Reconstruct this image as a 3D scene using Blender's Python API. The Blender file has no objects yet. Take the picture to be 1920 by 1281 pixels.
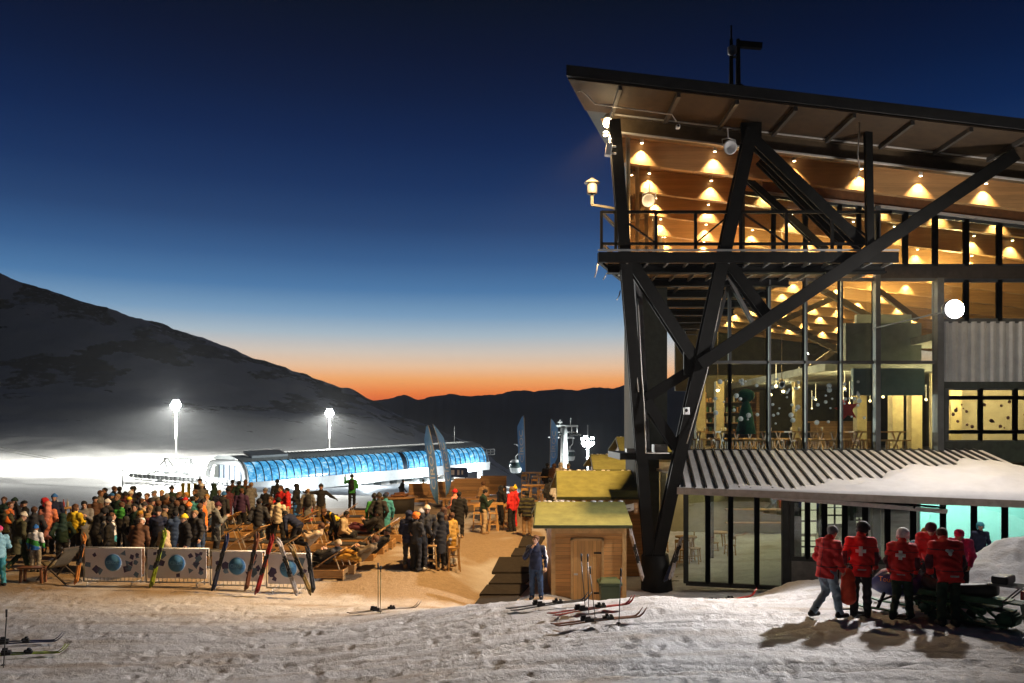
import bpy, bmesh, math, random
import numpy as np
from mathutils import Vector, Matrix
random.seed(7); rng = np.random.default_rng(11)
SC = bpy.context.scene; COL = SC.collection
F = 28.0/36.0*1920.0; CZ = 4.1; HY = 808.0
R = math.radians
def lin(r, g, b):
    f = lambda c: (c/12.92 if c <= .04045 else ((c+.055)/1.055)**2.4)
    return (f(r/255), f(g/255), f(b/255))
# ---------------------------------------------------------------- camera
cam = bpy.data.cameras.new('camera'); cam.lens = 28; cam.sensor_width = 36
cam.shift_y = (HY-640.5)/1920.0; cam.clip_start = .1; cam.clip_end = 20000
camo = bpy.data.objects.new('camera', cam); COL.objects.link(camo)
camo.location = (0, 0, CZ); camo.rotation_euler = (R(90), 0, 0); SC.camera = camo
SC.view_settings.view_transform = 'Standard'; SC.view_settings.look = 'None'
SC.view_settings.gamma = 1; SC.view_settings.exposure = 0.0
cy = SC.cycles
cy.use_denoising = True
try: cy.denoiser = 'OPENIMAGEDENOISE'
except Exception: pass
cy.max_bounces = 7; cy.diffuse_bounces = 3; cy.glossy_bounces = 3; cy.transparent_max_bounces = 12
cy.sample_clamp_indirect = 4; cy.caustics_reflective = False; cy.caustics_refractive = False
# ---------------------------------------------------------------- dusk sky: the sun has just set straight ahead
W = bpy.data.worlds.new('World'); SC.world = W; W.use_nodes = True
nt = W.node_tree; nt.nodes.clear()
tc = nt.nodes.new('ShaderNodeTexCoord'); sp = nt.nodes.new('ShaderNodeSeparateXYZ')
mr = nt.nodes.new('ShaderNodeMapRange'); rp = nt.nodes.new('ShaderNodeValToRGB')
bg = nt.nodes.new('ShaderNodeBackground'); wo = nt.nodes.new('ShaderNodeOutputWorld')
nt.links.new(tc.outputs['Generated'], sp.inputs[0]); nt.links.new(sp.outputs['Z'], mr.inputs['Value'])
mr.inputs['From Min'].default_value = -.1; mr.inputs['From Max'].default_value = .7
nt.links.new(mr.outputs[0], rp.inputs[0])
stops = [(-.1,(4,7,12)),(-.01,(30,14,10)),(.030,(202,84,38)),(.038,(214,98,46)),(.048,(228,124,60)),(.064,(234,162,98)),(.080,(226,187,152)),(.096,(204,190,176)),
 (.119,(163,180,192)),(.142,(118,154,186)),(.172,(74,119,165)),(.207,(52,92,140)),(.246,(35,67,113)),(.289,(19,49,95)),(.339,(6,34,77)),(.387,(2,23,59)),(.424,(1,16,47)),(.474,(0,10,31)),(.7,(0,7,22))]
cr = rp.color_ramp
while len(cr.elements) < len(stops): cr.elements.new(.5)
for e, (z, c) in zip(cr.elements, stops): e.position = 0
for i, (z, c) in enumerate(stops):
    gain = float(np.interp(z, [.096,.119,.142,.172,.207,.25,.3],[1.24,1.17,1.12,1.08,1.05,1.02,1.0]))   # what the night air between takes away again
    cr.elements[i].position = (z+.1)/.8; cr.elements[i].color = (*[q*gain for q in lin(*c)], 1)
# the glow belongs to the western half: the sky behind the camera stays blue
mx = nt.nodes.new('ShaderNodeMix'); mx.data_type = 'RGBA'
mr2 = nt.nodes.new('ShaderNodeMapRange'); nt.links.new(sp.outputs['Y'], mr2.inputs['Value'])
mr2.inputs['From Min'].default_value = -.2; mr2.inputs['From Max'].default_value = .55
nt.links.new(mr2.outputs[0], mx.inputs[0]); mx.inputs[6].default_value = (*lin(17,22,31), 1)
nt.links.new(rp.outputs[0], mx.inputs[7]); nt.links.new(mx.outputs[2], bg.inputs['Color'])
bg.inputs['Strength'].default_value = 1.0
nt.links.new(bg.outputs[0], wo.inputs[0])
# ---------------------------------------------------------------- powers of the lit lamps (each is placed by its lamp's builder)
POW = dict(mast=(1050000, 850000), near=(210000, 210000), glow=(120000, 80000), facade=28000, halo=950, corner=26000, fill=3200, spot=420, hall=680, rest=300, low=66, teal=230)
HAZE = .0001
# ---------------------------------------------------------------- helpers
def P(px, py, d): return Vector(((px-960)/F*d, d, CZ-(py-HY)/F*d))
def tag(o, label=None, cat=None, group=None, kind=None):
    if label: o['label'] = label
    if cat: o['category'] = cat
    if group: o['group'] = group
    if kind: o['kind'] = kind
    return o
def empty(name, loc=(0,0,0), rz=0, **kw):
    o = bpy.data.objects.new(name, None); COL.objects.link(o); o.location = loc; o.rotation_euler.z = rz
    o.empty_display_size = .2
    return tag(o, **kw)
def link(name, me, mats, parent=None, loc=None):
    o = bpy.data.objects.new(name, me); COL.objects.link(o)
    if mats is not None:
        for m in (mats if isinstance(mats, (list, tuple)) else [mats]): me.materials.append(m)
    if parent is not None: o.parent = parent
    if loc is not None: o.location = loc
    return o
def copy_tree(o, parent=None):
    c = o.copy(); COL.objects.link(c); c.parent = parent
    if parent is not None: c.matrix_parent_inverse = o.matrix_parent_inverse
    for ch in o.children: copy_tree(ch, c)
    return c
class MB:
    def __init__(s): s.v = []; s.f = []; s.m = []; s.sm = []
    def add(s, vs, fs, mi=0, sm=False):
        b = len(s.v); s.v += [tuple(v) for v in vs]
        for f in fs: s.f.append(tuple(b+i for i in f)); s.m.append(mi); s.sm.append(sm)
        return s
    def box(s, c, size, mi=0, rot=None):
        hx, hy, hz = size[0]/2, size[1]/2, size[2]/2
        vs = [Vector((x*hx, y*hy, z*hz)) for x in (-1,1) for y in (-1,1) for z in (-1,1)]
        if rot is not None: vs = [rot @ v for v in vs]
        c = Vector(c); vs = [v+c for v in vs]
        return s.add(vs, [(0,1,3,2),(4,6,7,5),(0,4,5,1),(2,3,7,6),(0,2,6,4),(1,5,7,3)], mi)
    def box2(s, a, b, mi=0):
        return s.box([(a[i]+b[i])/2 for i in range(3)], [abs(b[i]-a[i]) for i in range(3)], mi)
    def frame(s, a, b, up=None):
        a, b = Vector(a), Vector(b); z = (b-a).normalized()
        u = Vector(up) if up is not None else (Vector((0,0,1)) if abs(z.z) < .95 else Vector((0,1,0)))
        x = u.cross(z).normalized(); y = z.cross(x); return a, b, x, y, z
    def bar(s, a, b, w, h=None, up=None, mi=0):
        h = w if h is None else h; a, b, x, y, z = s.frame(a, b, up)
        vs = [p + x*sx*w/2 + y*sy*h/2 for p in (a, b) for sx, sy in ((-1,-1),(1,-1),(1,1),(-1,1))]
        return s.add(vs, [(3,2,1,0),(4,5,6,7),(0,1,5,4),(1,2,6,5),(2,3,7,6),(3,0,4,7)], mi)
    def hbeam(s, a, b, w, h, t=.05, up=None, mi=0):
        # rolled H section: flanges of width w at +-h/2, web between
        a, b, x, y, z = s.frame(a, b, up)
        for sg in (-1, 1):
            s.bar(a + y*sg*(h/2-t/2), b + y*sg*(h/2-t/2), w, t, y, mi)
        s.bar(a, b, t, h-2*t-.002, y, mi); return s
    def tube(s, pts, r, n=8, mi=0, cap=True, r2=None):
        pts = [Vector(p) for p in pts]; rings = []; N = len(pts); vs = []; fs = []
        for i, p in enumerate(pts):
            t = (pts[min(i+1,N-1)] - pts[max(i-1,0)]).normalized()
            u = Vector((0,0,1)) if abs(t.z) < .9 else Vector((1,0,0))
            x = u.cross(t).normalized(); y = t.cross(x)
            rr = r if r2 is None else r + (r2-r)*i/max(1,N-1)
            if isinstance(r, (list, tuple)): rr = r[i]
            for k in range(n):
                a = 2*math.pi*k/n; vs.append(p + x*rr*math.cos(a) + y*rr*math.sin(a))
        for i in range(N-1):
            for k in range(n):
                fs.append((i*n+k, i*n+(k+1)%n, (i+1)*n+(k+1)%n, (i+1)*n+k))
        if cap: fs += [tuple(range(n))[::-1], tuple((N-1)*n+k for k in range(n))]
        return s.add(vs, fs, mi, True)
    def lathe(s, c, prof, n=16, mi=0, rot=None):
        vs = []; fs = []; c = Vector(c)
        for r, z in prof:
            for k in range(n):
                a = 2*math.pi*k/n; v = Vector((r*math.cos(a), r*math.sin(a), z))
                vs.append((rot @ v if rot is not None else v) + c)
        for i in range(len(prof)-1):
            for k in range(n):
                fs.append((i*n+k, i*n+(k+1)%n, (i+1)*n+(k+1)%n, (i+1)*n+k))
        fs += [tuple(range(n))[::-1], tuple((len(prof)-1)*n+k for k in range(n))]
        return s.add(vs, fs, mi, True)
    def slab(s, poly, dv, mi=0):
        # planar polygon extruded along vector dv
        n = len(poly); dv = Vector(dv); a = [Vector(p) for p in poly]
        vs = a + [p+dv for p in a]
        fs = [tuple(range(n))[::-1], tuple(range(n, 2*n))] + [(i, (i+1)%n, n+(i+1)%n, n+i) for i in range(n)]
        return s.add(vs, fs, mi)
    def ico(s, c, r, mi=0, sub=2, sc=(1,1,1)):
        bm = bmesh.new(); bmesh.ops.create_icosphere(bm, subdivisions=sub, radius=1)
        c = Vector(c); vs = [c+Vector((v.co.x*r*sc[0], v.co.y*r*sc[1], v.co.z*r*sc[2])) for v in bm.verts]
        fs = [tuple(v.index for v in f.verts) for f in bm.faces]; bm.free(); return s.add(vs, fs, mi, True)
    def mesh(s, name):
        me = bpy.data.meshes.new(name); me.from_pydata(s.v, [], s.f); me.update()
        me.polygons.foreach_set('material_index', s.m); me.polygons.foreach_set('use_smooth', s.sm)
        bm = bmesh.new(); bm.from_mesh(me); bmesh.ops.recalc_face_normals(bm, faces=bm.faces); bm.to_mesh(me); bm.free()
        return me
    def build(s, name, mats, parent=None, bevel=0, **kw):
        o = link(name, s.mesh(name), mats, parent)
        if bevel:
            b = o.modifiers.new('bevel', 'BEVEL'); b.width = bevel; b.segments = 2; b.limit_method = 'ANGLE'
        return tag(o, **kw) if kw else o
def text_mesh(body, size, extrude=.004, align='CENTER'):
    cu = bpy.data.curves.new('lettering', 'FONT'); cu.body = body; cu.size = size; cu.extrude = extrude
    cu.align_x = align; cu.align_y = 'CENTER'; cu.resolution_u = 3
    o = bpy.data.objects.new('lettering', cu); COL.objects.link(o)
    dg = bpy.context.evaluated_depsgraph_get(); me = bpy.data.meshes.new_from_object(o.evaluated_get(dg))
    bpy.data.objects.remove(o); bpy.data.curves.remove(cu); return me
def lamp(name, kind, loc, power, col, parent=None, size=.2, aim=None, angle=120, blend=.4):
    l = bpy.data.lights.new(name, kind); l.energy = power; l.color = col
    if kind == 'AREA': l.size = size
    else: l.shadow_soft_size = size
    if kind == 'SPOT': l.spot_size = R(angle); l.spot_blend = blend
    o = bpy.data.objects.new(name, l); COL.objects.link(o); o.location = loc
    if aim is not None: o.rotation_euler = (Vector(aim)-Vector(loc)).to_track_quat('-Z', 'Y').to_euler()
    if parent is not None:
        o.parent = parent; o.matrix_parent_inverse = Matrix.Translation(parent.location).inverted() if parent.rotation_euler.z == 0 else parent.matrix_basis.inverted()
    return o
# ---------------------------------------------------------------- materials
def nodes(name):
    m = bpy.data.materials.new(name); m.use_nodes = True; t = m.node_tree; b = t.nodes['Principled BSDF']; return m, t, b
def NN(t, typ, **kw):
    n = t.nodes.new(typ)
    for k, v in kw.items():
        if k in n.inputs.keys(): n.inputs[k].default_value = v
        else: setattr(n, k, v)
    return n
MC = {}
def mat(name, col, rough=.7, metal=0., var=.18, ns=6., bump=0., bs=40., emit=None, es=0., spec=.4, stretch=(1,1,1)):
    if name in MC: return MC[name]
    m, t, b = nodes(name); L = t.links.new
    co = NN(t, 'ShaderNodeTexCoord'); mp = NN(t, 'ShaderNodeMapping'); mp.inputs['Scale'].default_value = stretch
    L(co.outputs['Object'], mp.inputs[0])
    n = NN(t, 'ShaderNodeTexNoise', Scale=ns, Detail=5., Roughness=.62); L(mp.outputs[0], n.inputs['Vector'])
    r = NN(t, 'ShaderNodeMapRange'); r.inputs['From Min'].default_value = .3; r.inputs['From Max'].default_value = .7
    L(n.outputs['Fac'], r.inputs['Value'])
    x = NN(t, 'ShaderNodeMix', data_type='RGBA'); L(r.outputs[0], x.inputs[0])
    x.inputs[6].default_value = (*[max(0, c*(1-var)) for c in col], 1); x.inputs[7].default_value = (*[min(1, c*(1+var)) for c in col], 1)
    L(x.outputs[2], b.inputs['Base Color']); b.inputs['Roughness'].default_value = rough; b.inputs['Metallic'].default_value = metal
    b.inputs['Specular IOR Level'].default_value = spec
    if bump:
        n2 = NN(t, 'ShaderNodeTexNoise', Scale=bs, Detail=4.); L(mp.outputs[0], n2.inputs['Vector'])
        bp = NN(t, 'ShaderNodeBump', Strength=bump, Distance=.02); L(n2.outputs['Fac'], bp.inputs['Height']); L(bp.outputs[0], b.inputs['Normal'])
    if emit: b.inputs['Emission Color'].default_value = (*emit, 1); b.inputs['Emission Strength'].default_value = es
    MC[name] = m; return m
def wood(name, col, plank=.12, axis='Z', grain='X', rough=.6, gap=.75, var=.3):
    # boards of width `plank` stacked along `axis`, grain running along `grain`
    if name in MC: return MC[name]
    m, t, b = nodes(name); L = t.links.new
    co = NN(t, 'ShaderNodeTexCoord'); sx = NN(t, 'ShaderNodeSeparateXYZ'); L(co.outputs['Object'], sx.inputs[0])
    dv = NN(t, 'ShaderNodeMath', operation='DIVIDE'); L(sx.outputs[axis], dv.inputs[0]); dv.inputs[1].default_value = plank
    fl = NN(t, 'ShaderNodeMath', operation='FLOOR'); L(dv.outputs[0], fl.inputs[0])
    fr = NN(t, 'ShaderNodeMath', operation='FRACT'); L(dv.outputs[0], fr.inputs[0])
    wn = NN(t, 'ShaderNodeTexWhiteNoise', noise_dimensions='1D'); L(fl.outputs[0], wn.inputs['W'])
    mp = NN(t, 'ShaderNodeMapping'); L(co.outputs['Object'], mp.inputs[0])
    sc = {'X': (1.5,14,14), 'Y': (14,1.5,14), 'Z': (14,14,1.5)}[grain]; mp.inputs['Scale'].default_value = sc
    ad = NN(t, 'ShaderNodeVectorMath', operation='ADD'); L(mp.outputs[0], ad.inputs[0])
    ml = NN(t, 'ShaderNodeMath', operation='MULTIPLY'); L(wn.outputs['Value'], ml.inputs[0]); ml.inputs[1].default_value = 37.
    L(ml.outputs[0], ad.inputs[1])
    n = NN(t, 'ShaderNodeTexNoise', Scale=1., Detail=5., Roughness=.65); L(ad.outputs[0], n.inputs['Vector'])
    m1 = NN(t, 'ShaderNodeMath', operation='MULTIPLY_ADD'); L(wn.outputs['Value'], m1.inputs[0]); m1.inputs[1].default_value = .45
    L(n.outputs['Fac'], m1.inputs[2])
    r = NN(t, 'ShaderNodeMapRange'); r.inputs['From Min'].default_value = .35; r.inputs['From Max'].default_value = 1.1; L(m1.outputs[0], r.inputs['Value'])
    x = NN(t, 'ShaderNodeMix', data_type='RGBA'); L(r.outputs[0], x.inputs[0])
    x.inputs[6].default_value = (*[c*(1-var) for c in col], 1); x.inputs[7].default_value = (*[min(1, c*(1+var)) for c in col], 1)
    g = NN(t, 'ShaderNodeMath', operation='LESS_THAN'); L(fr.outputs[0], g.inputs[0]); g.inputs[1].default_value = .07
    g2 = NN(t, 'ShaderNodeMath', operation='MULTIPLY'); L(g.outputs[0], g2.inputs[0]); g2.inputs[1].default_value = gap
    x2 = NN(t, 'ShaderNodeMix', data_type='RGBA'); L(g2.outputs[0], x2.inputs[0]); L(x.outputs[2], x2.inputs[6])
    x2.inputs[7].default_value = (*[c*.15 for c in col], 1)
    L(x2.outputs[2], b.inputs['Base Color']); b.inputs['Roughness'].default_value = rough
    bp = NN(t, 'ShaderNodeBump', Strength=.5, Distance=.015); bp.invert = True; L(g.outputs[0], bp.inputs['Height']); L(bp.outputs[0], b.inputs['Normal'])
    MC[name] = m; return m
def glass(name, tint=(.9,.95,.93), refl=1.45, rough=.01):
    if name in MC: return MC[name]
    m, t, b = nodes(name); t.nodes.remove(b); L = t.links.new; o = t.nodes['Material Output']
    tr = NN(t, 'ShaderNodeBsdfTransparent'); tr.inputs[0].default_value = (*tint, 1)
    gl = NN(t, 'ShaderNodeBsdfGlossy'); gl.inputs['Roughness'].default_value = rough; gl.inputs['Color'].default_value = (1,1,1,1)
    fr = NN(t, 'ShaderNodeFresnel'); fr.inputs[0].default_value = refl
    mm = NN(t, 'ShaderNodeMath', operation='MULTIPLY_ADD'); L(fr.outputs[0], mm.inputs[0]); mm.inputs[1].default_value = 1.; mm.inputs[2].default_value = .05
    mm.use_clamp = True
    mx = NN(t, 'ShaderNodeMixShader'); L(mm.outputs[0], mx.inputs[0]); L(tr.outputs[0], mx.inputs[1]); L(gl.outputs[0], mx.inputs[2]); L(mx.outputs[0], o.inputs[0])
    MC[name] = m; return m
def emis(name, col, s):
    if name in MC: return MC[name]
    m, t, b = nodes(name); b.inputs['Base Color'].default_value = (.8,.8,.8,1)
    b.inputs['Emission Color'].default_value = (*col, 1); b.inputs['Emission Strength'].default_value = s; MC[name] = m; return m
steel = mat('black_steel', (.007,.0068,.006), .6, .0, .35, 3, .1, 30, spec=.18)
steel2 = mat('grey_steel', (.16,.16,.16), .5, .3, .2, 3)
galv = mat('galvanised_metal', (.42,.43,.43), .45, .5, .15, 5)
white_paint = mat('white_paint', (.72,.73,.73), .5, 0, .08, 3)
black_plastic = mat('black_plastic', (.02,.02,.022), .45, 0, .2, 8)
pale_wood = wood('pale_wood', (.42,.24,.10), .14, 'Z', 'X')
pale_wood_y = wood('pale_wood_slats', (.40,.23,.10), .11, 'Y', 'X')
beam_wood = wood('glulam_wood', (.50,.29,.12), .13, 'Z', 'X', .5, .25, .22)
door_wood = wood('door_wood', (.54,.29,.09), .11, 'X', 'Z')
hut_wood = wood('hut_boards', (.52,.26,.075), .11, 'Z', 'X')
WARM = (1., .60, .24); WHITE = (1., .97, .93)
# ---------------------------------------------------------------- ground and hillside (one sheet)
def fold(ix, iy, s):
    n = np.sin(ix*127.1 + iy*311.7 + s*74.7)*43758.5453; return n - np.floor(n)
def vnoise(x, y, s=0):
    ix, iy = np.floor(x), np.floor(y); fx, fy = x-ix, y-iy
    ux, uy = fx*fx*(3-2*fx), fy*fy*(3-2*fy)
    a, b, c, d = fold(ix,iy,s), fold(ix+1,iy,s), fold(ix,iy+1,s), fold(ix+1,iy+1,s)
    return (a*(1-ux)+b*ux)*(1-uy) + (c*(1-ux)+d*ux)*uy
def fbm(x, y, o=4, s=0):
    r = 0; a = .5
    for i in range(o): r = r + a*vnoise(x, y, s+i*3.1); x, y, a = x*2.03+5.3, y*2.03+1.7, a*.5
    return r
def sst(a, b, x):
    t = np.clip((x-a)/(b-a), 0, 1); return t*t*(3-2*t)
CTRL = [(-8,9,-.15),(-10,14,-.15),(-8,18,-.22),(-4,12,-.02),(-4,16,-.1),(-3.1,18.5,-.14),(0,9,.3),(0,14,.45),(2,14.5,.68),(4,10,.62),(6,14.5,.65),(8,13,.62),(11,14,.6),(14,14,.6),
 (-.7,18.6,-.02),(.6,17.4,.36),(1.2,17,.46),(3,17,.56),(6,17.3,.52),(9,17,.65),(13,18,.7),(7,19,.35),
 (-.5,22.4,-.8),(.7,22.2,-.58),(1.4,24.5,-.7),(2.5,22.5,-.85),(3.5,25,-.8),(-1.6,22.6,-.6),(5,22,-.72),(6.5,21.2,-.5),(1,19.9,-.8),(3.5,20,-.76),(4,28,-.8),(9,24,-.6),(14,23,.2),(10,21,.2),
 (-3,21.6,-.4),(-5,22,-.36),(-8,22.3,-.3),(-12,22.3,-.3),(-16,21.5,-.15),(-18,28,0),(-15,26,0),(-10,25.5,0),(-6,26,0),(-2.6,24.6,0),(-.8,26.4,-.35),(.2,28.4,-.1),(.9,30.5,.02),
 (-20,36,0),(-15,34,0),(-8,34,0),(0,34,.05),(2,40,.7),(-3,40,.1),(-10,41,0),(-16,41,-.1),(3,46,.8),(-4,45.5,.1),(6,34,.1),(9,40,.4),(5,60,-1.6),(0,60,-1.3),(-8,56,-1.3),(-20,50,-1),(-30,45,-.6),(-25,68,-1.6),(-10,70,-2),(12,60,0),(16,34,0),(18,26,.2)]
def uvw(X, Y): return 14*X/Y, 12*np.log(Y)
_c = np.array(CTRL); _u, _v = uvw(_c[:,0], _c[:,1])
_D = np.sqrt((_u[:,None]-_u)**2+(_v[:,None]-_v)**2+.35)
_w = np.linalg.solve(_D + np.eye(len(_c))*.03, _c[:,2])
HP = np.array([-700,-300,0,200,400,600,700,800,900,1000,1200,2600.])
HD = np.array([58,85,110,160,220,300,400,500,580,700.])
HYT = np.array([ # rows: photo column; values: where that distance shows
 [940,918,900,855,815,755,625,470,480,560],[940,918,902,860,822,765,640,492,500,580],[940,920,905,868,830,780,668,515,525,600],[940,921,906,872,838,790,690,575,590,660],
 [941,926,914,880,846,800,728,643,655,720],[941,930,922,893,858,824,772,718,730,780],[941,932,924,899,868,842,797,754,764,810],[941,932,926,903,882,860,832,800,812,850],
 [937,930,926,912,898,884,866,845,855,890],[925,925,926,926,922,918,916,915,925,960],[915,925,940,950,960,965,970,975,980,990],[900,910,920,950,960,965,970,975,980,990.]])
def hillz(X, Y):
    px = np.clip(960+F*X/Y, -699, 2599); dd = np.clip(Y, 58, 699)
    i = np.clip(np.searchsorted(HP, px, side='right')-1, 0, len(HP)-2); j = np.clip(np.searchsorted(HD, dd, side='right')-1, 0, len(HD)-2)
    a = (px-HP[i])/(HP[i+1]-HP[i]); b = (np.log(dd)-np.log(HD[j]))/(np.log(HD[j+1])-np.log(HD[j]))
    y = (HYT[i,j]*(1-a)+HYT[i+1,j]*a)*(1-b) + (HYT[i,j+1]*(1-a)+HYT[i+1,j+1]*a)*b
    return CZ-(y-HY)/F*Y
def ground_base(X, Y):
    X = np.asarray(X, float); Y = np.asarray(Y, float); u, v = uvw(X, np.minimum(Y, 72)); sh = u.shape; u = u.ravel(); v = v.ravel()
    z = np.zeros_like(u)
    for i in range(len(_c)): z += _w[i]*np.sqrt((u-_u[i])**2+(v-_v[i])**2+.35)
    z = z.reshape(sh); t = sst(52, 66, Y)
    z = z*(1-t) + hillz(X, Y)*t
    # the bulldozed snow pile beside the wall
    for cx, cy_, h, rx, ry in ((11.4,18.6,.50,1.3,1.3),(13.4,18.2,.75,1.9,1.7),(10.1,17.7,.25,1.0,1.0),(7.2,20.6,.35,1.3,.7)):
        z = z + h*np.exp(-(((X-cx)/rx)**2+((Y-cy_)/ry)**2))
    return z
def gz(x, y): return float(ground_base(np.array([x]), np.array([y]))[0])
def build_ground():
    pxs = np.arange(-640, 2561, 5.0); ys = np.exp(np.arange(math.log(8.2), math.log(620), .0062))
    PX, Y = np.meshgrid(pxs, ys); X = (PX-960)/F*Y
    z = ground_base(X, Y)
    near = 1-sst(40, 70, Y)
    terr = sst(19.5, 22.5, Y+.25*X*(X > 0))*(1-sst(43, 47, Y))*(1-sst(2.5, 6, X))
    rough = near*(1-.55*terr)
    wx = X + .4*fbm(X*.8, Y*.8, 3, 9); wy = Y + .4*fbm(X*.8, Y*.8, 3, 19)
    b = (fbm(wx*.7, wy*1.4, 3, 2)-.45)*.08 + (fbm(wx*2.4, wy*6.2, 3, 5)-.45)*.038 + (fbm(X*9, Y*15, 2, 7)-.4)*.03 + (fbm(X*.8+.5*fbm(X*.3,Y*.3,2,8), Y*11, 4, 12)-.45)*.085*sst(.38,.6,fbm(X*.22,Y*.35,2,14))
    # ski and boot tracks: long shallow grooves across the slope
    tr = np.zeros_like(X)
    for k in range(46):
        y0 = 9.5 + 10*fold(np.float64(k),0.,1.); sl = (fold(np.float64(k),1.,2.)-.5)*.5; x0 = -7+18*fold(np.float64(k),2.,3.)
        ln = 2+5*fold(np.float64(k),4.,3.)
        q = Y - (y0 + sl*(X-x0) + .25*np.sin(X*.7+k)); tr -= (np.exp(-(q/.05)**2)+np.exp(-((q-.17)/.05)**2)-.5*np.exp(-((q-.085)/.03)**2))*.05*np.exp(-((X-x0)/ln)**4)
    # trampled dents
    cell = .42; ix, iy = np.floor(X/cell), np.floor(Y/cell); dents = np.zeros_like(X)
    for ox in (-1,0,1):
        for oy in (-1,0,1):
            jx, jy = ix+ox, iy+oy; cx = (jx+.2+.6*fold(jx,jy,21.))*cell; cy2 = (jy+.2+.6*fold(jx,jy,22.))*cell
            on = fold(jx,jy,23.) > .58+.4*sst(.42,.6,fbm(X*.35,Y*.5,2,29)); an = fold(jx,jy,24.)*3.14
            dx, dy = X-cx, Y-cy2; a = dx*np.cos(an)+dy*np.sin(an); c = -dx*np.sin(an)+dy*np.cos(an)
            r2 = (a/.16)**2+(c/.075)**2
            dents += on*(-.05*np.exp(-r2*1.2)+.014*np.exp(-((np.sqrt(r2)-1.5)/.4)**2))
    pile = np.exp(-(((X-12.4)/2.6)**2+((Y-18.3)/1.9)**2))
    z = z + rough*(b + tr + dents*1.0) + pile*(fbm(X*1.4,Y*1.4,4,33)-.47)*.55 + pile*np.abs(fbm(X*2.4+3,Y*2.0,3,37)-.47)*.5
    hill = sst(80, 130, Y)
    z = z + hill*((fbm(X*.03,Y*.03,4,41)-.47)*Y*.018 + (fbm(X*.12,Y*.08,3,43)-.47)*Y*.006)
    ridge = np.interp(PX, [-300,0,200,400,600,700,800,900],[492,515,575,643,718,754,800,845])
    yim = HY-(z-CZ)/Y*F
    # attributes: dirt (trodden brown snow) and rock
    d1 = terr*(.35+.75*sst(.38,.62,fbm(X*.45,Y*.35,4,51)))
    aisle = np.exp(-((X+2.2+.12*(Y-24))/1.6)**2)*sst(18.6,20.5,Y)*(1-sst(25.,28,Y))
    road = np.exp(-((Y-20.3-.25*np.sin(X*.3))/.55)**2)*(1-sst(-4,-1.5,X))
    road2 = np.exp(-((Y-18.9-.2*np.sin(X*.4))/.18)**2)*(1-sst(-4,-1.5,X))
    d2 = .75*road*sst(.3,.6,fbm(X*.5,Y*2.2,3,61)) + .6*road2*sst(.35,.6,fbm(X*.6,Y*2.,3,63))
    d3 = (1-terr)*near*(.26*sst(.5,.72,fbm(X*.9,Y*1.6,4,65))+.30*sst(.52,.68,fbm(X*.35,Y*4.5,4,66)))  # foreground streaks: dirty snow and painted shading of dents
    mud = np.exp(-(((X-6.9)/1.3)**2+((Y-20.4)/.8)**2))
    d4 = pile*.35*sst(.4,.65,fbm(X*2.,Y*2.,3,69))
    dirt = np.clip(np.maximum.reduce([d1, .9*aisle*sst(.35,.6,fbm(X*.6,Y*.6,3,67)), d2, d3, mud, d4]), 0, 1)
    steep = sst(0, 1, fbm(X*.035+3,Y*.05,4,71)); strat = fbm(X*.02,(z*.06)+X*.004,4,73)
    cov = sst(230, 430, Y)*sst(.49,.60, .5*strat+.5*fbm(X*.05,Y*.06,4,75)) + sst(430,500,Y)*sst(.36,.5,fbm(X*.06,Y*.05,4,77))*.9
    warmrock = np.exp(-(((PX-550)/42)**2+((yim-832)/8)**2))*sst(.5,.6,fbm(X*.2,z*.9,3,79))
    rock = np.clip(np.maximum(cov, warmrock), 0, 1)*sst(90,130,Y)
    n0, n1 = X.shape; co = np.stack([X,Y,z],-1).reshape(-1,3)
    idx = np.arange(n0*n1).reshape(n0,n1); q = np.stack([idx[:-1,:-1],idx[:-1,1:],idx[1:,1:],idx[1:,:-1]],-1).reshape(-1,4)
    me = bpy.data.meshes.new('snow_ground'); me.vertices.add(len(co)); me.vertices.foreach_set('co', co.ravel())
    me.loops.add(q.size); me.loops.foreach_set('vertex_index', q.ravel().astype(np.int32)); me.polygons.add(len(q))
    me.polygons.foreach_set('loop_start', np.arange(0,q.size,4,dtype=np.int32)); me.polygons.foreach_set('use_smooth', np.ones(len(q),bool)); me.update(); me.validate()
    for nm, arr in (('dirt',dirt),('rock',rock)):
        at = me.attributes.new(nm,'FLOAT','POINT'); at.data.foreach_set('value', arr.ravel().astype(np.float32))
    m, t, bs = nodes('trodden_snow'); L = t.links.new
    ad = NN(t,'ShaderNodeAttribute',attribute_name='dirt'); ar = NN(t,'ShaderNodeAttribute',attribute_name='rock')
    co_ = NN(t,'ShaderNodeTexCoord'); n1_ = NN(t,'ShaderNodeTexNoise',Scale=2.2,Detail=8.,Roughness=.65); L(co_.outputs['Object'],n1_.inputs['Vector'])
    x0 = NN(t,'ShaderNodeMix',data_type='RGBA'); L(n1_.outputs['Fac'],x0.inputs[0]); x0.inputs[6].default_value=(.36,.355,.36,1); x0.inputs[7].default_value=(.80,.80,.82,1)  # darker grey end puts the shading of dents into the snow colour
    n3 = NN(t,'ShaderNodeTexNoise',Scale=7.,Detail=6.,Roughness=.7); L(co_.outputs['Object'],n3.inputs['Vector'])
    xd = NN(t,'ShaderNodeMix',data_type='RGBA'); L(n3.outputs['Fac'],xd.inputs[0]); xd.inputs[6].default_value=(.20,.135,.075,1); xd.inputs[7].default_value=(.42,.32,.21,1)
    sh = NN(t,'ShaderNodeMath',operation='MULTIPLY_ADD'); L(n3.outputs['Fac'],sh.inputs[0]); sh.inputs[1].default_value=.5; sh.inputs[2].default_value=-.25
    a2 = NN(t,'ShaderNodeMath',operation='ADD',use_clamp=True); L(ad.outputs['Fac'],a2.inputs[0]); L(sh.outputs[0],a2.inputs[1])
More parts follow.
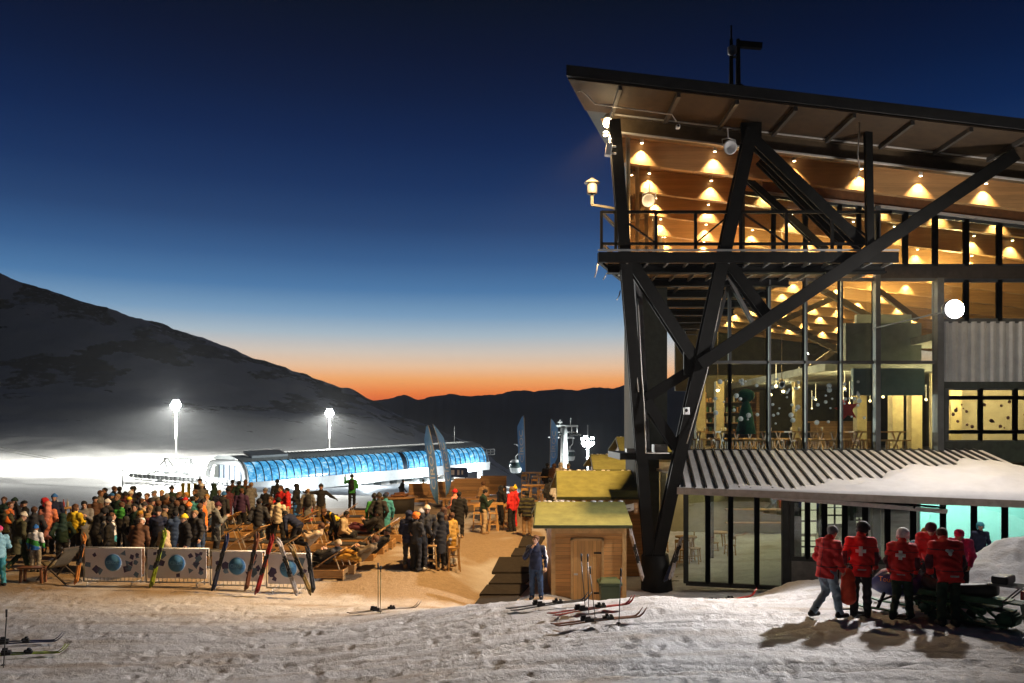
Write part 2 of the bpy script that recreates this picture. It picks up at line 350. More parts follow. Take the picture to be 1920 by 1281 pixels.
    mu = NN(t,'ShaderNodeMath',operation='MULTIPLY',use_clamp=True); L(a2.outputs[0],mu.inputs[0]); mu.inputs[1].default_value=1.1
    x1 = NN(t,'ShaderNodeMix',data_type='RGBA'); L(mu.outputs[0],x1.inputs[0]); L(x0.outputs[2],x1.inputs[6]); L(xd.outputs[2],x1.inputs[7])
    x2 = NN(t,'ShaderNodeMix',data_type='RGBA'); L(x1.outputs[2],x2.inputs[6])
    nr = NN(t,'ShaderNodeTexNoise',Scale=.16,Detail=9.,Roughness=.72); L(co_.outputs['Object'],nr.inputs['Vector']); mrk = NN(t,'ShaderNodeMath',operation='MULTIPLY_ADD'); L(nr.outputs['Fac'],mrk.inputs[0]); mrk.inputs[1].default_value = 2.6; mrk.inputs[2].default_value = -1.42
    ark = NN(t,'ShaderNodeMath',operation='ADD'); L(mrk.outputs[0],ark.inputs[0]); L(ar.outputs['Fac'],ark.inputs[1]); rr_ = NN(t,'ShaderNodeMapRange'); L(ark.outputs[0],rr_.inputs['Value']); rr_.inputs['From Min'].default_value=.42; rr_.inputs['From Max'].default_value=.62
    gt_ = NN(t,'ShaderNodeMath',operation='GREATER_THAN'); L(ar.outputs['Fac'],gt_.inputs[0]); gt_.inputs[1].default_value=.02; rk_ = NN(t,'ShaderNodeMath',operation='MULTIPLY'); L(rr_.outputs[0],rk_.inputs[0]); L(gt_.outputs[0],rk_.inputs[1]); L(rk_.outputs[0],x2.inputs[0]); x2.inputs[7].default_value=(.055,.042,.032,1)
    L(x2.outputs[2],bs.inputs['Base Color']); bs.inputs['Roughness'].default_value=.62; bs.inputs['Specular IOR Level'].default_value=.3
    nb = NN(t,'ShaderNodeTexNoise',Scale=11.,Detail=8.,Roughness=.7); L(co_.outputs['Object'],nb.inputs['Vector'])
    bp = NN(t,'ShaderNodeBump',Strength=.7,Distance=.07); L(nb.outputs['Fac'],bp.inputs['Height']); L(bp.outputs[0],bs.inputs['Normal'])
    o = link('snow_ground', me, m); o['kind'] = 'structure'; o['label'] = 'trodden snow ground and snowy hillside'
build_ground()
# far mountains across the valley
def build_mountains():
    sky = [(-1500,700),(-600,720),(0,735),(500,745),(640,752),(700,752),(728,747),(758,740),(782,750),(815,744),(845,740),(880,742),(930,741),(965,733),(1000,735),(1045,730),(1090,731),(1125,726),(1150,728),(1190,719),(1300,716),(1500,722),(1800,715),(2300,725),(3400,700)]
    pxs = np.arange(-1500, 3400, 4.); top = np.interp(pxs, [a for a,b in sky],[b for a,b in sky]) + (fbm(pxs*.05, pxs*0+.5, 4, 81)-.47)*9
    rows = [(900, 1.0),(1050,.72),(1220,.42),(1460,.15),(1640,0.),(1800,.12)]
    vs = []; 
    for d, f in rows:
        y = top + (940-top)*f; y = y + (fbm(pxs*.03+d, pxs*0+d*.01, 4, 83)-.47)*46*(f > .01)*(f < .9)
        for px, yy in zip(pxs, y): vs.append(P(px, yy, d))
    n = len(pxs); fs = [(r*n+i, r*n+i+1, (r+1)*n+i+1, (r+1)*n+i) for r in range(len(rows)-1) for i in range(n-1)]
    mb = MB(); mb.add(vs, fs, 0, True)
    mb.build('mountains', mat('hazy_forest_slope', (.035,.06,.10), .95, 0, .3, .004), kind='structure', label='dark mountain range across the valley under the orange afterglow')  # dark forest, with the blue of the far air mixed into its colour
build_mountains()
# ---------------------------------------------------------------- the lodge
YF = 26.5                                   # plane of the upper glass wall
def G(px, py, d=YF): return P(px, py, d)
def zc(x): return 13.86-.118*(x-1.5)        # underside of the big roof, falling gently to the right
lodge = empty('ski_lodge', (9, 27, -.8), label='large dark steel and glass ski lodge with overhanging tilted roof and warm lit windows', cat='building')
LP = lodge.location.copy()
def lb(mb, name, mats, parent=None, bevel=0, **kw):
    # geometry is written in world coordinates; children of the lodge keep it through the parent inverse
    o = mb.build(name, mats, parent or lodge, bevel, **kw); o.matrix_parent_inverse = Matrix.Translation(LP).inverted(); return o
def sub(o): o.matrix_parent_inverse = Matrix.Identity(4); return o
pane = glass('window_glass', (.86,.93,.90), 1.5)
pane_low = glass('lower_window_glass', (.80,.88,.84), 1.62)
roof_m = mat('roof_sheet_metal', (.055,.055,.053), .5, .3, .2, 2)
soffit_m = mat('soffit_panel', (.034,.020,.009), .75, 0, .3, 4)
edge_m = mat('pale_roof_edge', (.55,.52,.47), .5, .2, .1, 5)
clad_m = mat('grey_cladding', (.36,.37,.37), .55, .3, .12, 3)
plaster = mat('grey_render', (.20,.19,.165), .85, 0, .2, 6, .2, 30)
darkwall = mat('dark_wall', (.035,.04,.032), .8, 0, .3, 5)
# --- roof
def xl(y): return 1.5+.30*(y-22)             # slanting left edge in plan
rb = MB(); yb = 62.; XR = 30.
def rz(x, up): return zc(x)+up
poly = [(xl(22),22),(XR,22),(XR,yb),(xl(44)+1,44)]
a = [Vector((x,y,rz(x,.06))) for x,y in poly]; rb.slab(a, (0,0,.30))
roof = lb(rb, 'roof', roof_m)
eb = MB(); eb.bar((xl(22)-.02,21.93,rz(1.5,.02)),(XR,21.93,rz(XR,.02)),.12,.09); eb.bar((xl(22)-.06,21.95,rz(1.5,.40)),(xl(44)-.06,44,rz(8.1,.40)),.10,.10)
for k in range(9):
    y = 22+k*2.2; x = xl(y); eb.bar((x-.05,y,rz(x,.0)),(x-.05,y+2.19,rz(xl(y+2.2),.0)),.10,.12)
lb(eb, 'roof_edge', edge_m, roof)
tb = MB(); tb.box2((0,0,0),(0,0,0)) if False else None
tb.bar((xl(22),21.9,rz(1.5,.35)),(XR,21.9,rz(XR,.35)),.08,.05); lb(tb, 'roof_capping', galv, roof)
fb = MB(); fb.slab([(xl(22),21.96,rz(1.5,.07)),(XR,21.96,rz(XR,.07)),(XR,21.96,rz(XR,.34)),(xl(22),21.96,rz(1.5,.34))],(0,.035,0)); lb(fb,'fascia',roof_m,roof)
# soffit strip in front of the first beam, with ribs
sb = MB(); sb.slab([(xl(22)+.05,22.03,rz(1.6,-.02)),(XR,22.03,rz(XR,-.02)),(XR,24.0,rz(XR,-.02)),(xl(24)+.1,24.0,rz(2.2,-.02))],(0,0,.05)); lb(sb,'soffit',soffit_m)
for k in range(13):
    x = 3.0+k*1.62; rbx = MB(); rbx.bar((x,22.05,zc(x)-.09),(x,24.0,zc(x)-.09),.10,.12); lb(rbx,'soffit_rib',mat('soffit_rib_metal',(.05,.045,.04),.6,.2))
bb = MB(); bb.hbeam((3.0,24.2,zc(3.0)-.28),(XR,24.2,zc(XR)-.28),.3,.52,.05); lb(bb,'eaves_beam',mat('bronze_steel',(.12,.085,.05),.5,.3,.2,4))
cb = MB(); cb.bar((3.0,24.02,zc(3)-.02),(XR,24.02,zc(XR)-.02),.07,.05); cb.bar((3.0,24.02,zc(3)-.56),(XR,24.02,zc(XR)-.56),.07,.05); lb(cb,'conduit',edge_m)
# ceiling boards and deep glulam beams running across the hall
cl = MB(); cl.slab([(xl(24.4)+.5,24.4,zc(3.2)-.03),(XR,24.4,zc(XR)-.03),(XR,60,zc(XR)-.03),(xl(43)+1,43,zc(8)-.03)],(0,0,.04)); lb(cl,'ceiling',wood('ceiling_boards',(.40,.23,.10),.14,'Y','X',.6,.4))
BY = [25.7+2.75*k for k in range(13)]
for y in BY:
    x0 = xl(y)+.75 if y < 43 else 9.5
    g = MB(); dp = .86
    g.slab([(x0,y,zc(x0)-.04),(XR,y,zc(XR)-.04),(XR,y,zc(XR)-dp),(x0,y,zc(x0)-dp)],(0,.2,0)); lb(g,'ceiling_beam',beam_wood)
# wood header over the upper windows
wh = MB(); x0, x1 = 8.3, 22.
wh.slab([(x0,YF-.1,zc(x0)-.6),(x1,YF-.1,zc(x1)-.6),(x1,YF-.1,zc(x1)-1.06),(x0,YF-.1,zc(x0)-1.06)],(0,.12,0)); lb(wh,'window_header',mat('brown_header',(.16,.075,.03),.6,0,.25,5))
wc = MB(); wc.bar((x0,YF-.16,zc(x0)-1.08),(x1,YF-.16,zc(x1)-1.08),.10,.08); lb(wc,'header_trim',edge_m)
# ceiling spotlights: small cans with real lamps
fixture = mat('lamp_can',(.7,.68,.62),.4,.2); glow = emis('warm_bulb',(1.,.72,.38),26)
spot_proto = None
def spotlight(x, y, z):
    global spot_proto
    if spot_proto is None:
        o = empty('ceiling_spotlight',(x,y,z),label='small warm ceiling spotlight shining on a wooden beam of the lodge',cat='spotlight',group='warm spotlights under the lodge ceiling')
        m = MB(); m.lathe((0,0,0),[(.05,0),(.062,.03),(.055,.2),(.02,.21)],10); m.bar((0,0,.2),(0,0,.24),.025); m.build('can',fixture,o)
        b = MB(); b.lathe((0,0,-.012),[(.046,0),(.046,.008)],10); b.build('bulb',glow,o); spot_proto = o
        l = lamp('beam','SPOT',(0,0,-.05),POW['spot'],(1.,.70,.36),None,.02,None,92,.9); l.parent = o; l.rotation_euler = (R(5),0,0)
    else:
        o = copy_tree(spot_proto); o.location = (x,y,z)
    return o
for i, y in enumerate(BY[:12]):
    cols = [4.16+.26*(y-25.7), 6.5+.21*(y-25.7)] if y < 42 else []
    if i < 2: cols += [9.05, 11.2, 13.1, 15.2, 17.3]
    else: cols += [10.2+.35*(i%3), 12.6+.35*(i%3), 14.9+.35*(i%2), 17.2+.4*(i%3), 19.5]
    if i > 6: cols = cols[-4:]+[21.8,24.0]
    for x in cols: spotlight(x, y-.17, zc(x)-.22)
# --- left glass side of the upper hall: pale lit posts
pm = MB()
def xg(y): return 3.58+.29*(y-25)
for k, y in enumerate((25.4,27.6,30.2,32.8,35.4,38.0)):
    x = xg(y); p = MB(); p.box2((x-.06,y-.08,9.45),(x+.06,y+.08,zc(x)-.05)); lb(p,'hall_post',mat('pale_post',(.66,.57,.42),.5,0,.15,5))
sg = MB(); sg.slab([(xg(25.1),25.1,9.45),(xg(38),38,9.45),(xg(38),38,zc(7.2)-.1),(xg(25.1),25.1,zc(3.5)-.1)],(.02,-.005,0)); lb(sg,'side_glazing',pane)
# --- balcony deck with its stepped soffit
ZD = 9.42
def xd(y): return 2.62+.372*(y-23.5)
dk = MB(); dk.slab([(xd(23.5),23.5,9.14),(11.3,23.5,9.14),(11.3,26.2,9.14),(9.3,26.2,9.14),(9.1,40.5,9.14),(xd(40.5),40.5,9.14)],(0,0,.10))
deck = lb(dk,'balcony_deck',wood('deck_soffit_boards',(.44,.30,.15),.16,'X','Y',.6,.5))
de = MB(); de.bar((xd(23.5)-.08,23.42,9.2),(11.35,23.42,9.2),.10,.30); de.bar((xd(23.5)-.05,23.5,9.2),(xd(40.5)-.05,40.5,9.2),.10,.30); lb(de,'deck_edge',steel)
dl = MB(); dl.bar((xd(23.5)-.1,23.36,9.4),(11.35,23.36,9.4),.06,.05); lb(dl,'edge_strip',galv)
for k in range(8):
    y = 24.15+k*2.2; x0 = xd(y)+.03; x1 = 11.3 if y < 26.2 else 9.15
    b = MB(); b.hbeam((x0,y,9.0),(x1,y,9.0),.3,.26,.04); lb(b,'deck_joist',steel)
for k in range(14):
    x = 3.4+k*.6; b = MB(); y1 = 26.2 if x > 9.2 else (23.55+min(17,(x-2.7)/.372) if x < 9 else 26.2)
    b.bar((x,23.5,9.085),(x,min(y1,30 if x < 6.2 else 26.3),9.085),.06,.10); lb(b,'deck_rib',galv if x > 6.2 else mat('rib_metal',(.22,.2,.17),.5,.3))
# --- balcony rail
rl = MB(); z0, z1 = 9.42, 10.56
A_, B_ = (xd(23.5)+.02,23.52), (11.2,23.52); C_ = (xd(27.0)+.02,27.0)
for (p, q) in ((A_,B_),(A_,C_)):
    rl.bar((p[0],p[1],z1),(q[0],q[1],z1),.08); rl.bar((p[0],p[1],z0+.2),(q[0],q[1],z0+.2),.08)
xs = [A_[0], A_[0]+.42, 4.25, 5.42, 6.75, 8.1, 9.45, 10.8]
for x in xs: rl.bar((x,23.52,z0),(x,23.52,z1),.08)
rl.bar((C_[0],C_[1],z0),(C_[0],C_[1],z1),.08)
for (xa, xb, up) in ((3.0,4.25,0),(5.42,6.5,1),(6.8,8.1,0),(9.45,10.8,0)):
    rl.bar((xa,23.52,z0+.22 if up else z1-.02),(xb,23.52,z1-.02 if up else z0+.22),.05)
lb(rl,'balcony_rail',steel)
# --- outer steel truss
def member(name, p, q, d0, w, h=None, d1=None, m=None, t=.06):
    b = MB(); b.hbeam(P(*p,d0), P(*q,d1 or d0), h or w, w, t, up=(0,1,0)); return lb(b, name, m or steel)
truss = [('truss_column',(1408,243),(1228,1062),23.35,.42,.36,24.6),('truss_column',(1151,226),(1219,1062),23.3,.30,.34,24.6),
 ('truss_brace',(1180,488),(1302,676),23.9,.38,.34,24.0),('truss_brace',(1304,688),(1211,747),24.1,.30,.3,24.3),('truss_brace',(1210,752),(1268,840),24.3,.36,.3,24.35),
 ('truss_brace',(1312,684),(1900,292),23.9,.40,.36,22.9),('truss_brace',(1410,262),(1616,462),23.45,.34,.3,23.7),('truss_brace',(1424,300),(1580,456),25.3,.26,.26,25.3),
 ('truss_brace',(1362,492),(1440,598),24.0,.36,.3,23.9),('truss_post',(1627,222),(1631,470),23.2,.17,.2,23.3),('truss_brace',(1396,332),(1548,470),26.1,.22,.2,26.1)]
for t_ in truss: member(*t_)
member('inner_post',(1194,500),(1208,745),24.4,.20,.2,24.5,steel2); member('inner_post',(1207,745),(1212,845),24.5,.20,.2,24.6,steel2)
member('inner_post',(1366,524),(1414,610),26.3,.2,.1,26.3,steel2)
for p, d, s in (((1305,680),23.95,.75),((1211,749),24.3,.5),((1408,250),23.4,.6)):
    b = MB(); c = P(*p,d); b.box((c.x,c.y,c.z),(s,.1,s)); lb(b,'gusset_plate',steel)
b = MB(); b.tube([P(1228,1040,24.6),P(1232,1115,24.6)],[.42,.5],12); lb(b,'column_foot',steel)
# pale electrical conduits on the steel
cd = MB()
for pts in ([(1196,560),(1203,700),(1208,765),(1211,850),(1255,850)],[(1187,620),(1197,735)],[(1352,560),(1325,700),(1300,790),(1288,832)],[(1612,230),(1608,290),(1612,320),(1604,338)],
            [(1082,172),(1090,170),(1100,178),(1116,195),(1260,215),(1268,228)]):
    dd = 23.0 if pts[0][1] > 400 else 22.6
    cd = MB(); cd.tube([P(x,y,dd+.9 if y > 400 else dd) for x,y in pts],.018,6); lb(cd,'cable_run',edge_m)
# stair tower and a dark block put in for the shade under the building
b = MB(); b.box2((4.30,27.2,3.2),(5.30,30.5,9.1)); lb(b,'stair_tower',darkwall)
b = MB(); b.box2((4.42,27.6,-1.2),(5.1,31,3.2)); lb(b,'undercroft_shade',darkwall)
b = MB(); b.box2((3.28,24.2,3.22),(4.86,27.2,3.42)); lb(b,'landing',steel)
b = MB(); b.box2((3.5,24.25,3.44),(4.1,24.7,3.56)); b.box2((4.35,24.3,3.44),(4.75,24.8,3.68)); lb(b,'landing_bracket',steel2)
# --- upper glass wall
ZB = G(1400,845).z; ZM = G(1400,680).z; ZH = G(1400,524).z
XL0, XL1, XLm = G(1290,838).x, G(1368,524).x, G(1328,680).x
XV = [G(p,600).x for p in (1368,1440,1508,1574,1638,1752)]
frame_m = mat('window_frame_steel',(.07,.075,.075),.45,.3,.2,4); frame_l = mat('window_frame_light',(.11,.115,.115),.45,.3,.15,4)
def window(name, poly, stick=(), glassm=None, fm=None, w=.09, y=YF, depth=.12):
    # poly: corners (x, z) in order; frame around it and one pane
    gl = MB(); gl.slab([(x,y+.05,z) for x,z in poly],(0,.012,0)); 
    win = MB(); n = len(poly)
    for i in range(n):
        (xa,za),(xb,zb) = poly[i], poly[(i+1)%n]; win.bar((xa,y,za),(xb,y,zb),w,depth if abs(xa-xb) < 1e-3 else depth-.012,up=(0,1,0))
    o = lb(win, name, fm or frame_m); g = lb(gl,'pane',glassm or pane,o); sub(g)
    return o
def dots(win, pts, col, y=YF+.03):
    m = MB()
    for x, z, r in pts: m.lathe((x,y,z),[(r,0),(r,.004)],12,0,Matrix.Rotation(R(90),3,'X'))
    o = lb(m,'snowflake_stickers',col,win); sub(o); return o
stick_w = mat('pale_sticker',(.55,.68,.68),.6); stick_d = mat('dark_sticker',(.10,.05,.04),.6)
lo = [[(XL0,ZB),(XV[0],ZB),(XV[0],ZM),(XLm,ZM)]]+[[(XV[i],ZB),(XV[i+1],ZB),(XV[i+1],ZM),(XV[i],ZM)] for i in range(5)]
hi = [[(XLm,ZM),(XV[0],ZM),(XV[0],ZH),(XL1,ZH)]]+[[(XV[i],ZM),(XV[i+1],ZM),(XV[i+1],ZH),(XV[i],ZH)] for i in range(5)]
hi[0] = [(XLm,ZM),(XV[0],ZM),(XV[0]-.01,ZH)]
for i, pl in enumerate(lo):
    w = window('window', pl)
    r_ = random.Random(i+3); n = (4,12,24,10,14,0)[i]
    xa, xb = max(pl[0][0],pl[3][0])+.15, pl[1][0]-.15
    if n: dots(w, [(r_.uniform(xa,xb), r_.uniform(ZB+.9,ZM-.5), r_.choice((.035,.05,.06,.085))) for _ in range(n)], stick_w)
for pl in hi: window('window', pl)
vm = MB()
for x in XV[1:]: vm.box2((x-.03,YF-.22,ZB),(x+.03,YF-.07,ZH))
lb(vm,'mullion',frame_l)
for z, xa in ((ZM,XLm),(ZH-.03,XL1)):
    b = MB(); b.box2((xa,YF-.13,z-.05),(XV[5],YF-.064,z+.05)); lb(b,'transom',frame_l)
b = MB(); b.box2((XV[4]-.06,YF-.3,ZB),(XV[4]+.10,YF-.07,zc(13)-1.0)); b.box2((XV[5]-.05,YF-.3,ZB-.1),(XV[5]+.16,YF-.07,ZH)); lb(b,'wall_column',frame_l)
# upper windows right of the balcony
ZS = G(1700,500).z; ZC = G(1700,602).z
XU = [G(p,500).x for p in (1640,1697,1753,1811,1873,1932,1992,2052)]
for i in range(len(XU)-1):
    a_, b_ = XU[i], XU[i+1]
    window('window',[(a_,ZS),(b_,ZS),(b_,zc(b_)-1.12),(a_,zc(a_)-1.12)],w=.16)
    if i >= 2: window('window',[(a_,ZC),(b_,ZC),(b_,ZH-.02),(a_,ZH-.02)],w=.16)
b = MB(); b.box2((XU[0],YF-.1,ZH),(XU[-1],YF+.1,ZS)); lb(b,'spandrel',mat('bronze_spandrel',(.07,.055,.04),.5,.3))
# balcony back wall: windows behind the truss
XB = [G(p,400).x for p in (1392,1450,1510,1574,1610,1640)]
for i in range(5):
    a_, b_ = XB[i], XB[i+1]
    window('balcony_window',[(a_,9.45),(b_,9.45),(b_,zc(b_)-1.12),(a_,zc(a_)-1.12)],w=.13)
# grey ribbed cladding, window row with stickers and the dark wall strip
XC0, XC1 = G(1759,650).x, 19.5; Zc0, Zc1 = G(1800,716).z, G(1800,604).z
b = MB(); b.box2((XC0,YF-.05,Zc0),(XC1,YF+.12,Zc1)); lb(b,'cladding',clad_m)
rbs = MB(); x = XC0+.12
while x < XC1: rbs.slab([(x,YF-.05,Zc0),(x+.06,YF-.13,Zc0),(x+.14,YF-.13,Zc0),(x+.20,YF-.05,Zc0)],(0,0,Zc1-Zc0)); x += .315
lb(rbs,'cladding_ribs',clad_m)
Zr0, Zr1 = G(1800,828).z, G(1800,728).z
b = MB(); b.box2((XC0,YF-.06,Zr1),(XC1,YF+.1,Zc0-.003)); b.box2((XC0,YF-.06,3.05),(XC1,YF+.1,Zr0)); lb(b,'dark_wall_band',darkwall)
XRW = [G(p,770).x for p in (1774,1838,1903,1970,2040)]
for i in range(4):
    a_, b_ = XRW[i], XRW[i+1]
    zt = Zr1-.32
    window('restaurant_window',[(a_,zt),(b_,zt),(b_,Zr1),(a_,Zr1)],w=.13); w = window('restaurant_window',[(a_,Zr0+.32),(b_,Zr0+.32),(b_,zt),(a_,zt)],w=.13)
    window('restaurant_window',[(a_,Zr0),(b_,Zr0),(b_,Zr0+.32),(a_,Zr0+.32)],w=.10)
    r_ = random.Random(40+i); dots(w,[(r_.uniform(a_+.12,b_-.12),r_.uniform(Zr0+.45,zt-.12),r_.choice((.03,.05,.06))) for _ in range(9)],stick_d)
b = MB(); b.box2((XC0,YF-.06,Zr0),(XRW[0]-.06,YF+.1,Zr1)); lb(b,'dark_wall_band',darkwall)
# --- interior shell
floor_m = mat('interior_floor',(.10,.075,.045),.5,0,.3,3); wall_i = mat('olive_interior_wall',(.085,.078,.042),.8,0,.25,2)
b = MB(); b.slab([(5.6,YF+.2,ZB-.35),(21,YF+.2,ZB-.35),(21,43,ZB-.35),(9.7,43,ZB-.35)],(0,0,.23)); lb(b,'restaurant_floor',floor_m)
b = MB(); b.box2((9.7,43,-1),(21.5,43.3,7.1)); lb(b,'back_wall',wall_i); b = MB(); b.box2((12.3,60,7.1),(30,60.3,13.2)); lb(b,'back_wall',wall_i)
b = MB(); b.box2((21,YF+.1,-1),(21.3,43,7.1)); lb(b,'end_wall',wall_i)
b = MB(); b.slab([(16.1,30.6,ZB-.1),(21,30.6,ZB-.1),(21,30.6,ZM),(16.1,30.6,ZM)],(0,.15,0)); lb(b,'cream_partition',mat('cream_wall',(.62,.55,.40),.8,0,.12,2))
b = MB(); b.box2((11.6,29.5,ZM-.05),(21,43,ZM+.25)); b.box2((13.2,43.4,6.9),(29,60,7.1)); b.box2((14.2,YF+.15,7.15),(21,29.5,7.4)); lb(b,'gallery_floor',mat('grey_floor_edge',(.26,.28,.26),.7,0,.2,3))
b = MB(); b.box2((11.9,28.4,6.55),(14.6,28.7,7.95)); b.box2((12.6,29.1,7.95),(14.6,29.3,8.35)); lb(b,'gallery_parapet',mat('pale_parapet',(.40,.42,.36),.7,0,.15,3))
b = MB(); b.box2((12.0,28.0,5.35),(14.5,28.2,6.3)); lb(b,'duct_panel',mat('blue_grey_panel',(.16,.24,.27),.6,0,.15,3))
for k, (p, q) in enumerate((((1372,560),(1640,690)),((1500,520),(1640,600)),((1380,640),(1560,560)),((1520,690),(1640,600)),((1640,540),(1720,600)))):
    b = MB(); b.bar(P(*p,31+k*.4),P(*q,31+k*.4),.18,.22); lb(b,'interior_truss',mat('interior_truss_steel',(.16,.12,.07),.5,.2))
# tree-like green/white pillars, counters and shelves inside
for x,y in ((8.3,35.2),(14.5,33.2),(13.0,36.2),(16.4,29.6),(10.4,40),(14.35,29.8),(15.15,30.0)):
    b = MB(); b.box2((x-.2,y-.2,ZB-.1),(x+.2,y+.2,ZM+.2)); lb(b,'interior_pillar',mat('cream_pillar',(.60,.50,.27),.7,0,.15,4))
b = MB()
for k in range(4): b.box2((10.3,42.2,ZB+.5+k*.55),(12.9,42.9,ZB+.55+k*.55))
b.box2((10.1,42.0,ZB-.1),(10.25,42.95,ZB+2.7)); b.box2((12.9,42.0,ZB-.1),(13.05,42.95,ZB+2.7)); lb(b,'wall_shelf',pale_wood)
bo = MB(); r_ = random.Random(4)
for k in range(4):
    for j in range(14):
        x = 10.35+j*.18; h = r_.uniform(.15,.36); bo.box2((x,42.4,ZB+.55+k*.55),(x+.09,42.55,ZB+.55+k*.55+h),r_.randrange(3))
lb(bo,'shelf_bottles',[mat('amber_glass',(.5,.25,.06),.3),mat('green_glass',(.05,.18,.06),.3),mat('white_tin',(.6,.58,.5),.5)])
b = MB(); b.box2((14.6,38,ZB-.1),(17.4,39,ZB+1.05)); b.box2((14.5,37.9,ZB+1.05),(17.5,39.1,ZB+1.12)); lb(b,'bar_counter',pale_wood)
star = MB(); pts = []
c_ = P(1588,768,27.6)
for k in range(10):
    a_ = math.pi/2+k*math.pi/5+.2; rr = .44 if k % 2 == 0 else .19; pts.append((c_.x+rr*math.cos(a_),27.6,c_.z+rr*math.sin(a_)))
star.slab(pts,(0,.05,0)); st = star.build('star_ornament',mat('red_star_card',(.75,.06,.04),.5),None,label='red five-pointed star ornament hanging behind the lodge window',cat='ornament')
tr_ = MB(); c_ = P(1402,775,27.5)
tr_.ico((c_.x,27.7,c_.z+.62),.28,0,2,(1.1,.6,.9)); tr_.lathe((c_.x,27.7,c_.z-.72),[(.36,0),(.3,.3),(.22,.8),(.1,1.15)],10); ob_ = tr_.build('festive_figure',mat('dark_green_felt',(.012,.09,.045),.9,0,.3,8),None,label='dark green festive figure standing inside the lodge window',cat='decoration')
# interior lamps (lit rooms of the photograph)
for x, y in ((8.2,30),(10.5,31),(12.6,30.5),(9.3,36),(12.6,37)): 
    lo_ = lamp('restaurant_light','POINT',(x,y,5.9),POW['rest']*(.4 if x < 10 else .9),(1.,.72,.36),None,.12); lo_.parent = lodge; lo_.matrix_parent_inverse = Matrix.Translation(LP).inverted()
    b = MB(); b.lathe((x,y,5.98),[(.16,0),(.03,.16)],10); b.tube([(x,y,6.1),(x,y,6.3 if x > 11.6 else 12)],.012,5); lb(b,'pendant_lamp',mat('pendant_shade',(.5,.4,.25),.5))
    b = MB(); b.ico((x,y,5.93),.07); lb(b,'pendant_bulb',emis('pendant_glow',(1.,.75,.4),14))
r_ = random.Random(21)
for k in range(22):
    yy = r_.uniform(29,40); xx = (P(r_.uniform(1385,1740),0,yy)).x; zz = r_.uniform(5.2,6.05); b = MB(); b.ico((xx,yy,zz),r_.choice((.045,.06,.075)),0,1); b.tube([(xx,yy,zz+.05),(xx,yy,zz+.9)],.006,4); lb(b,'string_bulb',emis('string_glow',(1.,.70,.34),5))
for x in (14.75,15.9,17.4,19.4):
    lo_ = lamp('restaurant_light','POINT',(x,28.6,5.6),POW['rest']*.5,(1.,.7,.34),None,.12); lo_.parent = lodge; lo_.matrix_parent_inverse = Matrix.Translation(LP).inverted()
for x, y in ((9.5,33),(14,33),(18,33),(13,39),(18,39)):
    lo_ = lamp('hall_light','POINT',(x,y,9.9),POW['hall'],(1.,.66,.30),None,.2); lo_.parent = lodge; lo_.matrix_parent_inverse = Matrix.Translation(LP).inverted()
# --- lean-to: standing seam roof, gutter, snow load, lower glass wall
TA, TB = Vector((5.06,24.0,2.40)), Vector((15.6,21.15,2.18)); TC, TD = Vector((15.6,26.42,3.46)), Vector((5.35,26.42,3.46))
ln = MB(); nS = 40
for k in range(nS):
    ln.slab([TA.lerp(TB,k/nS),TA.lerp(TB,(k+1)/nS),TD.lerp(TC,(k+1)/nS),TD.lerp(TC,k/nS)],(0,0,-.10))
ln.f = [f for f in ln.f]; lean = lb(ln,'lean_to_roof',mat('pale_seam_roof',(.72,.71,.70),.6,.0,.12,3))
sm_ = MB(); x = 5.2
while x < 15.5:
    t = (x-5.06)/(15.6-5.06); p = TA.lerp(TB,t); q = TD.lerp(TC,t)
    sm_.bar(p+Vector((0,.01,.035)),q+Vector((0,0,.035)),.045,.075); x += .305
sub(lb(sm_,'roof_seam',mat('dark_seam',(.05,.05,.05),.5,.3),lean))
gt = MB(); gt.bar(TA+Vector((-.1,-.06,-.10)),TB+Vector((0,-.06,-.10)),.16,.20); sub(lb(gt,'gutter',mat('brown_gutter',(.33,.28,.24),.5,.2),lean))
def build_snowload():
    n, m_ = 110, 22; vs = []
    for i in range(n+1):
        u = i/n; t = .13+.86*u; pe = TA.lerp(TB,t); pt = TD.lerp(TC,t)
        prof = (sst(0,.04,np.float64(u))*.12+sst(.2,.5,np.float64(u))*.16+sst(.45,.7,np.float64(u))*.24)*(1-.35*sst(.78,1.,np.float64(u)))
        top = .08+.66*sst(.05,.95,np.float64(u))+.05*math.sin(u*23)+.03*math.sin(u*61)
        for j in range(m_+1):
            w = j/m_; b = pe.lerp(pt, -.02+w*min(top,.97)); s = math.sin(math.pi*min(1,w*1.0))**.38 if 0 < w < 1 else 0
            wob = 1+.75*(float(fbm(np.float64(u*16),np.float64(w*6),5,91))-.45)
            dz = float(prof)*.62*s*wob*(1-.35*w); over = -.20*float(prof)*math.exp(-((w-.06)/.07)**2)
            vs.append((b.x, b.y+over, b.z+.012+dz))
    fs = [(i*(m_+1)+j,(i+1)*(m_+1)+j,(i+1)*(m_+1)+j+1,i*(m_+1)+j+1) for i in range(n) for j in range(m_)]
    mb = MB(); mb.add(vs,fs,0,True)
    o = mb.build('roof_snow',mat('roof_snow_white',(.80,.80,.82),.6,0,.06,2,.5,9),None,label='smooth mound of snow lying on the metal lean-to roof',cat='snow mound')
    return o
build_snowload()
LA, LB_ = Vector((5.1,24.75,0)), Vector((15.2,22.0,0)); Ld = LB_-LA; Lr = math.atan2(Ld.y,Ld.x)
def lw(px):   # point on the lower wall line at a photo column
    k = (px-960)/F; t = (k*LA.y-LA.x)/(Ld.x-k*Ld.y); return LA+Ld*t
lowm = mat('lower_frame',(.03,.032,.026),.5,.2,.2,4)
